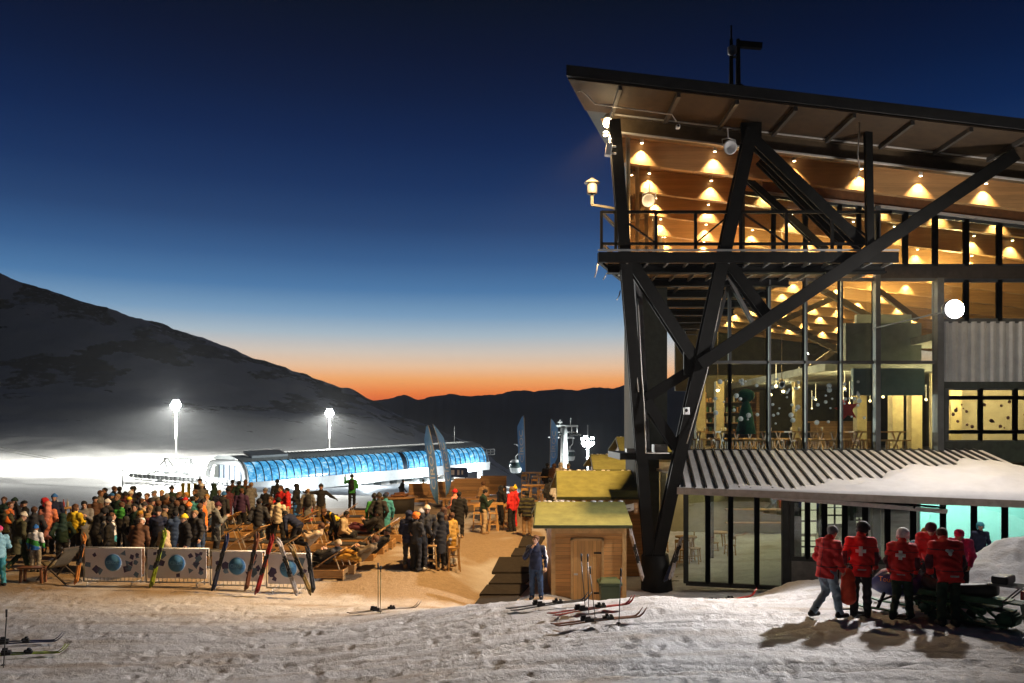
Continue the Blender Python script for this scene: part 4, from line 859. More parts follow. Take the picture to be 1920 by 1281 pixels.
# ---------------------------------------------------------------- huts
roof_felt = mat('yellow_green_roof_felt',(.20,.20,.06),.85,0,.22,3,.3,60)
def hut(px0, px1, ye, d, yr, dr, label, front=True, gx=None):
    a, b = P(px0,ye,d), P(px1,ye,d); ze = a.z; r_ = P(px0,yr,dr); zr = r_.z; w = b.x-a.x
    zg = gz((a.x+b.x)/2, d)-.1; dep = (dr-d)*2
    t = thing('market_hut', (a.x, d, zg), label, 'wooden hut'); H = ze-zg; rise = zr-ze
    ins = .50 if front else .34
    m = MB(); m.box2((ins,.18,0),(w-.15,dep-.3,H-.03)); 
    m.slab([(ins,.18,H-.03),(ins,dep-.3,H-.03),(ins,dr-d,H+rise-.14)],(w-.15-ins,0,0)); m.build('wall',hut_wood,t)
    m = MB()
    m.slab([(0,0,H),(w,0,H),(w+.02,dr-d,H+rise),(.12,dr-d,H+rise)],(0,0,.07)); m.slab([(.12,dr-d+.002,H+rise),(w+.02,dr-d+.002,H+rise),(w,dep,H),(0,dep,H)],(0,0,.07)); rf = m.build('roof',roof_felt,t)
    m = MB(); m.bar((-.02,.0,H+.03),(w,.0,H+.03),.03,.09); m.bar((-.02,0,H+.03),(.10,dr-d,H+rise+.03),.03,.09); m.build('roof_edge',mat('roof_edge_dark',(.05,.06,.02),.7),rf)
    if front:
        m = MB()
        for x in (ins-.02, w-.27): m.box2((x,.14,0),(x+.12,.20,H-.03))
        m.box2((ins-.02,.13,H-.17),(w-.15,.2,H-.03)); m.build('corner_post',mat('post_wood',(.52,.31,.12),.6,0,.2,6),t)
        dx0, dx1 = 1.10, 1.90
        m = MB(); m.box2((dx0,.13,0),(dx1,.178,H-.38)); dr_ = m.build('door',door_wood,t)
        m = MB(); m.box2((dx0-.07,.11,0),(dx0-.002,.175,H-.31)); m.box2((dx1+.002,.11,0),(dx1+.07,.175,H-.31)); m.box2((dx0-.07,.11,H-.379),(dx1+.07,.175,H-.31)); m.build('door_frame',mat('post_wood',(.5,.3,.1)),dr_)
        m = MB(); m.box2((dx0+.02,.11,.88),(dx0+.13,.128,.93)); m.build('handle',galv,dr_)
        for z in (.35,H-.75): m = MB(); m.box2((dx1-.22,.115,z),(dx1-.005,.128,z+.05)); m.build('hinge',steel,dr_)
    else:
        m = MB(); m.box2((ins-.1,.1,H-.2),(w-.1,.17,H-.02)); m.build('fascia_board',mat('post_wood',(.5,.3,.1)),t)
    # pale snow-like lumps on the ridge, standing in for string-light sparkles
    r_ = random.Random(int(px0)); m = MB()
    for k in range(16):
        f_ = (k+.5)/16; 
        if r_.random() < .7: m.ico((.12+f_*(w-.1)+r_.uniform(-.04,.04),dr-d+r_.uniform(-.06,.06),H+rise+.075),r_.uniform(.02,.05),0,1,(2.2,1.3,.7))
    m.build('ridge_sparkles',mat('ridge_sparkle_white',(.75,.75,.77),.7,0,.05),rf)
    return t
hut(1002,1186,990,22.4,945,24.2,'small plank hut with green felt roof and a closed wooden door')
hut(1045,1215,936,27.0,886,29.6,'second hut, its large roof half yellow in the lamp light, behind the nearest hut',False)
hut(1113,1240,884,33.0,855,35.4,'third hut roof peeping over the second hut beside the steel columns',False)
hut(1163,1260,850,38.5,822,41.0,'farthest hut, only its yellow roof corner showing left of the column landing',False)
# ---------------------------------------------------------------- rubber mats
mat_m = mat('ribbed_rubber',(.022,.017,.012),.9,0,.35,7,.6,50)
for i,(xa,xb,ya,yb_) in enumerate(((888,958,1138,1120),(899,976,1117,1099),(916,984,1096,1079),(922,992,1075,1047),(958,1000,1044,1030),(972,1012,1027,1008))):
    def onto(px, py):
        lo_ = 18.; 
        for k in range(800):
            d = 19+k*.02; p = P(px,py,d)
            if p.z <= gz(p.x,d)+.02: return p
        return p
    pts = [onto(xa,ya),onto(xb,ya),onto(xb+16 if i<3 else xb+10,yb_),onto(xa+14 if i<4 else xa+8,yb_)]
    m = MB(); m.slab([p+Vector((0,0,.05)) for p in pts],(0,0,-.10)); m.build('rubber_mat',mat_m,None,label=('nearest','second nearest','third','fourth','fifth','farthest')[i]+' dark rubber mat of the row leading past the hut',cat='mat',group='rubber mats beside the hut')
# ---------------------------------------------------------------- bin
c = P(1146,1112,21.0); t = thing('wheelie_bin',(c.x,21.4,gz(c.x,21.4)),'dark green plastic rubbish bin beside the hut door','bin')
green_pl = mat('dark_green_plastic',(.03,.05,.018),.5,0,.15,5)
m = MB(); m.add([(-.2,-.2,.0),(.2,-.2,.0),(.2,.22,.0),(-.2,.22,.0),(-.27,-.27,.9),(.27,-.27,.9),(.27,.27,.9),(-.27,.27,.9)],[(3,2,1,0),(4,5,6,7),(0,1,5,4),(1,2,6,5),(2,3,7,6),(3,0,4,7)]); m.build('body',green_pl,t,.02)
m = MB(); m.box((0,-.01,.95),(.62,.62,.07)); m.slab([(-.28,-.28,.99),(.28,-.28,.99),(.22,-.1,1.06),(-.22,-.1,1.06)],(0,.3,0)); m.tube([(-.28,.3,.98),(.28,.3,.98)],.025); m.build('lid',green_pl,t,.015)
for x in (-.2,.2): m = MB(); m.lathe((x,.26,.09),[(.09,-.03),(.09,.03)],12,0,Matrix.Rotation(R(90),3,'Y')); m.build('wheel',black_plastic,t)
# ---------------------------------------------------------------- crowd barriers with printed banners
cloth = mat('banner_cloth',(.72,.70,.76),.75,0,.08,2); blue_c = mat('banner_blue',(.05,.17,.33),.7,0,.25,5); ring_m = mat('banner_pale_ring',(.50,.58,.66),.7)
sh1 = mat('banner_violet',(.075,.06,.14),.7); sh2 = mat('banner_slate',(.14,.22,.34),.7); letter = mat('banner_letter',(.16,.33,.50),.7)
RX = Matrix.Rotation(R(90),4,'X')
def barrier(a, b, label, seed, group='banner barriers in front of the crowd', hgt=1.08, z=None):
    a, b = Vector(a), Vector(b); w = (b-a).length; rz = math.atan2(b.y-a.y,b.x-a.x)
    t = thing('crowd_barrier',(a.x,a.y,gz((a.x+b.x)/2,(a.y+b.y)/2) if z is None else z),label,'barrier',rz,group)
    m = MB(); m.tube([(0,0,.12),(0,0,hgt),(w,0,hgt),(w,0,.12),(0,0,.12)],.022,7)
    k = .12
    while k < w-.05: m.tube([(k,0,.13),(k,0,hgt)],.008,5); k += .12
    m.build('frame',galv,t)
    for x in (.25,w-.25): m = MB(); m.tube([(x,-.28,.02),(x,-.24,.12),(x,.24,.12),(x,.28,.02)],.018,6); m.build('foot',galv,t)
    m = MB(); m.box2((.06,-.045,.24),(w-.06,-.030,hgt-.02)); bn = m.build('banner',cloth,t)
    r_ = random.Random(seed); pm_ = MB()
    for k in range(24):
        x, z_ = r_.uniform(.15,w-.15), r_.uniform(.33,hgt-.12)
        if abs(x-w*.5) < .30 and abs(z_-.66) < .32: continue
        n_ = r_.choice((4,4,5,3)); rr = r_.uniform(.06,.14); a0 = r_.random()*6; poly = [(x+rr*r_.uniform(.7,1.2)*math.cos(a0+q*6.283/n_),-.0475,z_+rr*r_.uniform(.7,1.2)*math.sin(a0+q*6.283/n_)) for q in range(n_)]
        pm_.slab(poly,(0,.002,0),k%2)
    pm_.build('shard_pattern',[sh1,sh2],bn)
    m = MB(); m.lathe((w*.5,-.052,.66),[(.255,-.002),(.255,.003)],28,1,Matrix.Rotation(R(90),3,'X')); m.lathe((w*.5,-.055,.66),[(.235,-.002),(.235,.003)],28,0,Matrix.Rotation(R(90),3,'X')); m.build('round_emblem',[blue_c,ring_m],bn)
    tm = text_mesh('CÎROC',.13,.002); o = link('emblem_lettering',tm,letter,bn); o.matrix_local = Matrix.Translation((w*.5,-.061,.66)) @ RX
    return t
def gp(px, d): 
    x = (px-960)/F*d; return (x, d, 0)
barrier(gp(157,22.6),gp(271,22.5),'leftmost patterned banner barrier, with orange skis leaning on its left end',1)
barrier(gp(274,22.4),gp(392,22.3),'banner barrier with green skis crossing it, between the leftmost and the dark skis',2)
barrier(gp(395,22.2),gp(497,22.1),'banner barrier behind the brown and blue skis',3)
barrier(gp(500,22.0),gp(584,21.9),'rightmost banner barrier half hidden by crossed skis',4)
for i,(xa,xb,d,lab) in enumerate(((848,893,47,'left of the two pale banner barriers behind the wooden sofas'),(895,947,47,'right of the two pale banner barriers behind the wooden sofas'))):
    barrier(gp(xa,d),gp(xb,d),lab,9+i,'banner barriers behind the sofas',1.12,.15)
# ---------------------------------------------------------------- skis, poles
bind = mat('ski_binding',(.02,.02,.02),.45)
def ski_mesh(L_=1.68, w=.085):
    n = 22; vs = []; fs = []
    for i in range(n+1):
        u = i/n; y = u*L_; side = w*(1-.25*math.sin(math.pi*u))*(.25 if u < .01 else 1)*(1 if u < .93 else max(.2,1-(u-.93)/.07*.8)); cam_ = .02*math.sin(math.pi*u); tip = .16*max(0,(u-.88)/.12)**2; tail = .02*max(0,(.06-u)/.06)
        for sx in (-1,1):
            for hz in (0,.014): vs.append((sx*side/2,y,cam_+tip+tail+hz))
    for i in range(n):
        o = i*4; p = o+4
        fs += [(o+1,o+3,p+3,p+1),(o,p,p+2,o+2),(o,o+1,p+1,p),(o+2,p+2,p+3,o+3)]
    fs += [(0,2,3,1),(n*4,n*4+1,n*4+3,n*4+2)]
    return vs, fs
def ski_pair(loc, rot, colour, label, gap=.10, group=None, split=0., L_=1.68):
    t = thing('pair_of_skis', loc, label, 'skis', 0, group); t.rotation_euler = rot
    for k, sx in enumerate((-1,1)):
        m = MB(); vs, fs = ski_mesh(L_); m.add(vs,fs,0,True); o = m.build('ski',colour,t); o.location = (sx*gap/2,k*.06,0); o.rotation_euler.z = sx*split
        m = MB(); m.box((0,.62,.05),(.075,.16,.06)); m.box((0,1.0,.05),(.07,.12,.05)); m.box((0,.60,.095),(.05,.09,.05)); m.box((0,.8,.028),(.05,.3,.012)); m.box((0,1.02,.09),(.06,.05,.04)); m.build('binding',bind,o,.008)
    return t
SK = dict(orange=mat('ski_orange',(.55,.20,.04),.35,0,.5,9), green=mat('ski_green',(.25,.34,.03),.35,0,.8,6), blue=mat('ski_blue',(.03,.04,.09),.35,0,.5,8), brown=mat('ski_brown',(.16,.06,.03),.35,0,.5,9),
          red=mat('ski_red',(.30,.02,.015),.35,0,.6,5), white=mat('ski_white',(.42,.38,.36),.35,0,.5,9), multi=mat('ski_striped',(.20,.14,.05),.35,0,.9,5), black=mat('ski_black',(.02,.02,.022),.35,0,.5,8))
def lean_ski(xb, yb, xt, yt, d, col, label, back=.35):
    b = P(xb,yb,d); tp = P(xt,yt,d+back); v = (tp-b); L_ = v.length; y = v.normalized(); x = y.cross(Vector((0,-1,0))).normalized(); z = x.cross(y)
    Mx = Matrix((x,y,z)).transposed(); return ski_pair(b, Mx.to_euler(), SK[col], label, .045, 'skis leaning on the banner barriers', 0, L_)
for a_ in ((142,1097,160,1003,21.9,'orange','orange skis leaning upright at the left end of the leftmost banner'),(283,1103,311,995,21.9,'green','green and black skis leaning across the second banner'),
 (399,1109,428,1003,21.7,'blue','dark blue skis leaning between two banners'),(461,1109,484,1002,21.6,'brown','brown skis leaning just left of the red ones'),
 (480,1116,512,1005,21.4,'red','red tipped skis leaning to the right on the banner'),(558,1117,523,1012,21.3,'white','pale skis with orange tips leaning to the left'),(585,1116,545,1022,21.3,'multi','striped green and brown skis leaning steeply left at the last banner'),(589,1112,577,1026,21.2,'black','black skis standing at the right end of the banners')): lean_ski(*a_)
def flat_ski(px, py, d, yaw, col, label, split=.02, gap=.18):
    p = P(px,py,d); a = R(yaw)+math.pi/2; L_ = 1.68; zs = [gz(p.x+math.cos(a)*L_*f_,p.y+math.sin(a)*L_*f_) for f_ in (0,.5,1)]
    ski_pair((p.x,p.y,zs[0]+.055+max(0,zs[1]-(zs[0]+zs[2])/2)),(math.atan2(zs[2]-zs[0],L_),0,R(yaw)),SK[col],label,gap,'skis lying on the snow',split)
flat_ski(650,1146,18.4,-84,'white','pale skis lying on the snow beside the lone green pole',.02,.10)
flat_ski(950,1148,15.6,-80,'black','black skis lying on the snow below the man by the hut',.05,.22)
flat_ski(1028,1160,14.9,-78,'red','reddish skis lying left of the poles planted in the snow',.06,.2)
flat_ski(1034,1170,14.2,-86,'brown','nearest dark skis lying in front of the planted poles',.03,.16)
flat_ski(-62,1166,15.6,-76,'blue','dark skis lying at the left edge of the snow, farther pair',.05,.25)
flat_ski(-60,1180,14.8,-80,'green','green edged skis lying at the left edge of the snow, nearer pair',.05,.2)
flat_ski(1290,1110,18.6,-83,'red','red skis lying on the snow below the lodge corner',.08,.2)
def pole(px, yb, yt, d, lean, label, col='pole_dark', pair=False):
    p = P(px,yb,d); h = (yb-yt)/F*d; t = thing('ski_pole',(p.x,d,gz(p.x,d)-.05),label,'ski pole',0,'ski poles planted in the snow')
    m = MB(); m.tube([(0,0,0),(lean,0,h*.86)],[.007,.011],6); m.build('shaft',mat(col,(.05,.05,.045) if col=='pole_dark' else (.10,.09,.02),.4,.2,.3,5),t)
    m = MB(); m.tube([(lean*.98,0,h*.87),(lean*1.02,0,h*1.0)],[.014,.018],8); m.build('grip',black_plastic,t)
    m = MB(); m.lathe((0,0,.09),[(.045,0),(.02,.02)],10); m.build('basket',black_plastic,t)
pole(709,1151,1053,18.6,0,'left of two thin ski poles standing alone on the snow','pole_green'); pole(713,1151,1058,18.5,.01,'right of two thin ski poles standing alone on the snow','pole_green')
pole(1098,1145,1034,15.3,-.08,'leftmost pole of the three before the hut door'); pole(1104,1143,1031,15.2,-.02,'middle pole of the three before the hut door'); pole(1117,1160,1053,14.5,-.1,'rightmost pole of the three before the hut door, tilted left'); pole(1160,1171,1059,14.1,.04,'single ski pole in front of the green bin')
pole(6,1182,1068,14.3,.06,'ski pole at the left edge of the photo')
# skis stacked around the big column
for (xb,yb,xt,yt,d,c,lab) in ((1206,1090,1181,993,23.7,'white','pale skis leaning between the hut and the steel column'),(1256,1088,1276,1010,23.9,'white','pale skis leaning right of the steel column foot'),(1246,1092,1270,1030,24.0,'blue','dark skis leaning right of the steel column foot')): lean_ski(xb,yb,xt,yt,d,c,lab,.5)
# ---------------------------------------------------------------- wooden loungers
lwood = wood('lounger_wood',(.42,.235,.085),.145,'Z','X'); lwood_y = wood('lounger_slats',(.40,.225,.085),.10,'Y','X')
cush = mat('dark_cushion',(.035,.03,.025),.9,0,.3,8)
def make_lounger():
    t = empty('wooden_lounger',(0,0,0),label='x',cat='lounger'); L_, Wd = 1.9, .78
    m = MB(); m.box2((0,0,.10),(L_,.03,.34)); m.box2((0,Wd-.03,.10),(L_,Wd,.34)); m.box2((-.03,0,.10),(-.001,Wd,.34))
    # end board with a hand hole, on two feet
    m.box2((L_+.001,0,.20),(L_+.03,Wd,.34)); m.box2((L_+.001,0,.03),(L_+.03,.26,.199)); m.box2((L_+.001,Wd-.26,.03),(L_+.03,Wd,.199))
    m.build('base_box',lwood,t)
    m = MB(); 
    for k in range(5): m.box2((0,.035+k*.147,.342),(1.05,.165+k*.147,.37))
    m.build('seat_slats',lwood_y,t)
    m = MB(); rt = Matrix.Rotation(R(-33),3,'Y'); 
    for k in range(5): m.box(Vector((1.05,.10+k*.147,.38))+rt@Vector((.47,0,0)),(.95,.13,.03),0,rt)
    for x in (.12,.8): m.box(Vector((1.05,Wd/2,.35))+rt@Vector((x,0,0)),(.07,Wd-.1,.03),0,rt)
    m.build('backrest',lwood_y,t)
    for y in (.15,Wd-.15): m = MB(); m.bar(Vector((1.05,y,.36))+rt@Vector((.7,0,0)),(1.78,y,.33),.025); m.build('prop',mat('prop_metal',(.5,.42,.3),.5),t)
    m = MB(); m.box2((.05,.06,.373),(1.0,Wd-.06,.42)); m.build('cushion',cush,t,.02)
    return t
lounger0 = make_lounger(); lused = [0]
def lounger(x, y, rz, label, group, s=1.):
    o = lounger0 if lused[0] == 0 else copy_tree(lounger0); lused[0] += 1
    o.location = (x,y,gz(x,y)-.02); o.rotation_euler.z = rz; o['label'] = label; o['group'] = group; return o
NTH = ('nearest','second','third','fourth','fifth','sixth','seventh','eighth','ninth','tenth','eleventh','twelfth')
for i,(px,py) in enumerate(((643,1090),(664,1077),(700,1052),(718,1040),(735,1030),(752,1020),(768,1010))):
    d = next((19+k*.05 for k in range(400) if P(px,py,19+k*.05).z <= gz(P(px,py,19+k*.05).x,19+k*.05)),22.); p = P(px,py,d); a = R(-4+3*(i%3))
    lounger(p.x-1.93*math.cos(a), p.y-1.93*math.sin(a), a, NTH[i]+' wooden lounger of the row along the open aisle'+('' if i else ', beside the last banner'),'wooden loungers along the aisle')
r_ = random.Random(12); n_ = 0
for row,(d,xs_) in enumerate(((24.6,(420,470,530)),(26.6,(410,475,545,590)),(28.8,(335,400,470,560,615)),(31.5,(420,480,560,640)),(34.5,(560,645,700)),(37.5,(540,590,700)))):
    for k, px in enumerate(xs_):
        x = (px-960)/F*d+r_.uniform(-.3,.3); 
        lounger(x-1.3, d+r_.uniform(-.3,.3), R(r_.uniform(-12,12)), 'wooden lounger %s from the left in %s lounger row behind the banners'%(('first','second','third','fourth','fifth')[k],('the nearest','the second','the third','the fourth','the fifth','the farthest')[row]),'wooden loungers among the crowd')
# ---------------------------------------------------------------- deck chair, stool, tables
c = P(112,1082,23.0); t = thing('deck_chair',(c.x,23.,gz(c.x,23.)),'folding deck chair with grey canvas at the left end of the banners','deck chair',R(-25))
for y in (-.28,.28):
    m = MB(); m.bar((-.62,y,.0),(.55,y,1.0),.04,.035); m.build('leg',mat('chair_frame',(.06,.045,.03),.6),t); m = MB(); m.bar((.60,y*.9,.0),(-.42,y*.9,.55),.04,.035); m.build('leg',mat('chair_frame',(.1,.1,.1)),t)
m = MB(); m.bar((.55,-.28,1.0),(.55,.28,1.0),.04); m.bar((-.42,-.25,.55),(-.42,.25,.55),.04); m.bar((.60,-.25,.02),(.60,.25,.02),.035); m.bar((-.62,-.28,.02),(-.62,.28,.02),.035); m.build('crossbar',mat('chair_frame',(.1,.1,.1)),t)
pts = [(.55,.99),(.36,.78),(.12,.52),(-.1,.40),(-.28,.44),(-.42,.56)]; m = MB(); vs = [(x,y,z) for x,z in pts for y in (-.24,.24)]; vs += [(x,y,z-.012) for x,z in pts for y in (-.24,.24)]
m.add(vs,[(i*2,i*2+1,i*2+3,i*2+2) for i in range(5)]+[(12+i*2,12+i*2+2,12+i*2+3,12+i*2+1) for i in range(5)],0,True); m.build('canvas',mat('grey_canvas',(.16,.14,.10),.9,0,.2,9),t)
c = P(62,1080,22.7); t = thing('wooden_bench',(c.x,22.7,gz(c.x,22.7)),'small brown wooden bench under the child in the blue hat','bench')
m = MB(); m.box2((-.36,-.16,.40),(.36,.16,.45)); m.build('seat',mat('bench_brown',(.22,.09,.04),.6,0,.25,6),t)
for x in (-.3,.3):
    for y in (-.1,.1): m = MB(); m.bar((x,y,0),(x*.95,y,.4),.06); m.build('leg',mat('bench_brown',(.2,.1,.05)),t)
twood = mat('table_wood',(.50,.29,.10),.6,0,.22,7)
def high_table(x, y, label, r=.36, round_=True, z=None):
    t = thing('high_table',(x,y,gz(x,y) if z is None else z),label,'high table')
    m = MB(); (m.lathe((0,0,1.04),[(r,0),(r,.045)],20) if round_ else m.box((0,0,1.06),(r*2.4,r*1.6,.05))); m.build('tabletop',twood,t)
    for sx in (-1,1):
        for sy in (-1,1): m = MB(); m.bar((sx*.30,sy*.24,0),(sx*.2,sy*.17,1.03),.045); m.build('leg',twood,t)
    m = MB(); m.bar((-.26,-.2,.3),(.26,-.2,.3),.03); m.bar((-.26,.2,.3),(.26,.2,.3),.03); m.build('stretcher',twood,t); return t
def make_stool():
    t = empty('bar_stool',(0,0,0),label='x',cat='bar stool'); m = MB(); m.box((0,0,.72),(.34,.34,.04)); m.build('seat',twood,t)
    for sx in (-1,1):
        for sy in (-1,1): m = MB(); m.bar((sx*.18,sy*.18,0),(sx*.13,sy*.13,.71),.04); m.build('leg',twood,t)
    m = MB(); m.bar((-.16,-.16,.28),(.16,-.16,.28),.025); m.bar((-.16,.16,.28),(.16,.16,.28),.025); m.bar((-.15,-.15,.45),(-.15,.15,.45),.025); m.bar((.15,-.15,.45),(.15,.15,.45),.025); m.build('stretcher',twood,t)
    m = MB(); m.bar((-.13,.15,.72),(-.14,.17,1.0),.03); m.bar((.13,.15,.72),(.14,.17,1.0),.03); m.box((0,.17,1.0),(.32,.025,.12)); m.build('backrest',twood,t); return t
stool0 = make_stool(); su = [0]
def stool(x, y, rz, label):
    o = stool0 if su[0] == 0 else copy_tree(stool0); su[0] += 1; o.location = (x,y,gz(x,y)); o.rotation_euler.z = rz; o['label'] = label; o['group'] = 'bar stools by the high tables'
def fx(px, d): return (px-960)/F*d
cups = mat('paper_cup',(.7,.66,.58),.6); food = mat('snack_tray',(.55,.38,.14),.7)
def cup(x, y, z, label, cl=cups, h=.11):
    m = MB(); m.lathe((0,0,0),[(.03,0),(.042,h),(.036,h),(.026,.01)],10); o = m.build('drink_cup',cl,None,label=label,cat='cup'); o.location = (x,y,z)
T1 = (fx(806,24.6),24.6); high_table(*T1,'high wooden table in the middle of the hooded group',.40); zt = gz(*T1)+1.086
cup(T1[0]-.1,T1[1]-.12,zt,'paper cup at the left on the table of the hooded group'); cup(T1[0]+.14,T1[1]-.05,zt,'paper cup at the right on the table of the hooded group'); cup(T1[0]+.02,T1[1]+.18,zt,'yellow cup on the far side of the hooded group table',mat('yellow_cup',(.7,.5,.1),.5))
stool(T1[0]+.1,T1[1]-.55,0,'bar stool on the camera side of the hooded group table'); stool(T1[0]+.75,T1[1]-.1,R(-80),'bar stool right of the hooded group table')
T2 = (fx(921,33),33.0); high_table(*T2,'high wooden table between the man in beige trousers and the red jacket',.42,False); stool(T2[0]-.55,32.5,0,'bar stool left of the table beside the red jacket'); stool(T2[0]+.1,32.3,R(10),'bar stool in front of the table beside the red jacket'); stool(T2[0]-.25,33.8,R(180),'bar stool behind the table beside the red jacket'); stool(T2[0]+.75,32.8,R(60),'bar stool close behind the red jacket')
zt = gz(*T2)+1.09; cup(T2[0]-.15,33,zt,'small paper cup on the table beside the red jacket'); 
for k,(px,d,lab) in enumerate(((1003,38,'high table nearest the second hut corner'),(1020,40.5,'high table behind the one at the second hut corner'),(1000,43.5,'high table under the tall CIROC flag'.replace('CIROC ','lettered ')))):
    x = fx(px,d); high_table(x,d,lab,.5,False); stool(x-.5,d-.6,0,'bar stool left of the '+lab[:10]+' '+('by the hut corner','behind it, second from the hut','below the lettered flag')[k]); stool(x+.45,d-.65,R(8),'bar stool right of the '+lab[:10]+' '+('by the hut corner','behind it, second from the hut','below the lettered flag')[k])
T3 = (fx(118,31),31.); high_table(*T3,'high table with bottles among the left crowd, beside the yellow jacket',.45)
zt = gz(*T3)+1.09
for k,(dx,cl,lab) in enumerate(((-.15,(.75,.74,.72),'white bottle on the left crowd table'),(.08,(.5,.06,.05),'red bottle on the left crowd table'),(.24,(.6,.6,.55),'pale bottle on the left crowd table'))):
    m = MB(); m.lathe((0,0,0),[(.04,0),(.042,.18),(.016,.24),(.016,.31)],10); o = m.build('bottle',mat('bottle_%d'%k,cl,.3),None,label=lab,cat='bottle'); o.location = (T3[0]+dx,T3[1]-.1,zt)
# wooden sofas at the back, fire pit, low bench
swood = wood('sofa_wood',(.36,.20,.085),.16,'Z','X')
def sofa(px, d, w, label, rz=0):
    x = fx(px,d); t = thing('wooden_sofa',(x,d,gz(x,d)),label,'sofa',rz,'wooden sofas at the back')
    m = MB(); m.box2((-w/2,-.4,.08),(w/2,.4,.34)); m.build('base',swood,t); m = MB(); m.box((0,.36,.72),(w,.10,.75),0,Matrix.Rotation(R(-10),3,'X')); m.build('backrest',swood,t)
    for sx in (-1,1): m = MB(); m.box2((sx*w/2-.05*(sx>0)-.0,-.4,.341),(sx*w/2+.05*(sx<0),.3,.62)); m.build('arm',swood,t)
    m = MB(); m.box2((-w/2+.08,-.38,.343),(w/2-.08,.28,.45)); m.build('cushion',mat('tan_cushion',(.30,.18,.09),.9,0,.2,6),t,.03)
for a_ in ((792,44.5,1.6,'leftmost wooden sofa beyond the feather flags'),(830,45,1.5,'wooden sofa just behind the two crossed feather flags'),(884,45,2.0,'long wooden sofa in front of the pale banner barriers'),(925,45.5,1.5,'rightmost wooden sofa in front of the pale banners')): sofa(*a_)
for k,(px,d,w,lab) in enumerate(((800,42.5,2.6,'low wooden slatted table beside the fire pit'),(880,41,3.0,'low wooden bench in front of the long sofa'),(905,38.5,2.4,'low dark bench before the flags, nearest the standing guests'))):
    x = fx(px,d); t = thing('low_bench',(x,d,gz(x,d)),lab,'bench'); m = MB(); m.box2((-w/2,-.3,.34),(w/2,.3,.42)); m.build('seat',swood,t)
    for sx in (-w/2+.2,0,w/2-.2): m = MB(); m.box2((sx-.06,-.25,0),(sx+.06,.25,.338)); m.build('leg',swood,t)
x = fx(742,40.0); t = thing('fire_pit',(x,40.,gz(x,40.)),'square dark fire pit with a wooden rim and logs','fire pit')
m = MB(); m.lathe((0,0,0),[(.92,0),(.95,.72)],8); m.build('basin',mat('charred_steel',(.025,.022,.02),.7,.2),t); m = MB(); m.lathe((0,0,.72),[(1.0,0),(1.0,.07)],8); m.build('rim',swood,t)
m = MB(); r_ = random.Random(3)
for k in range(9): a_ = r_.random()*6; c_ = Vector((r_.uniform(-.5,.5),r_.uniform(-.5,.5),.84+.04*(k%3))); v = Vector((math.cos(a_),math.sin(a_),0))*.32; m.tube([c_-v,c_+v],.06,7)
m.build('logs',mat('log_bark',(.20,.09,.05),.8,0,.4,8),t)
m = MB(); m.box2((-.3,-.2,0),(.3,.2,.32)); o = m.build('toolbox',mat('lit_screen_box',(.25,.3,.32),.5),None,.03,label='grey crate on the terrace left of the fire pit',cat='crate'); o.location = (fx(722,42),42,gz(fx(722,42),42))
# blue information board on the station side
p = P(858,886,50); t = thing('information_board',(p.x,50,gz(p.x,50)-.3),'dark blue information board with white symbols behind the flags','sign'); h = p.z-t.location.z
m = MB(); m.box((0,0,h),(1.3,.08,.6)); bd = m.build('panel',mat('sign_blue',(.02,.05,.16),.5),t); m = MB(); m.box((-.3,-.045,h),(.2,.006,.3)); m.box((.05,-.045,h),(.14,.006,.32)); m.box((.3,-.045,h),(.1,.006,.26)); m.build('symbols',mat('sign_symbols',(.5,.5,.6),.5),bd)
for x in (-.5,.5): m = MB(); m.tube([(x,.06,0),(x,.06,h+.2)],.035,6); m.build('post',steel,t)
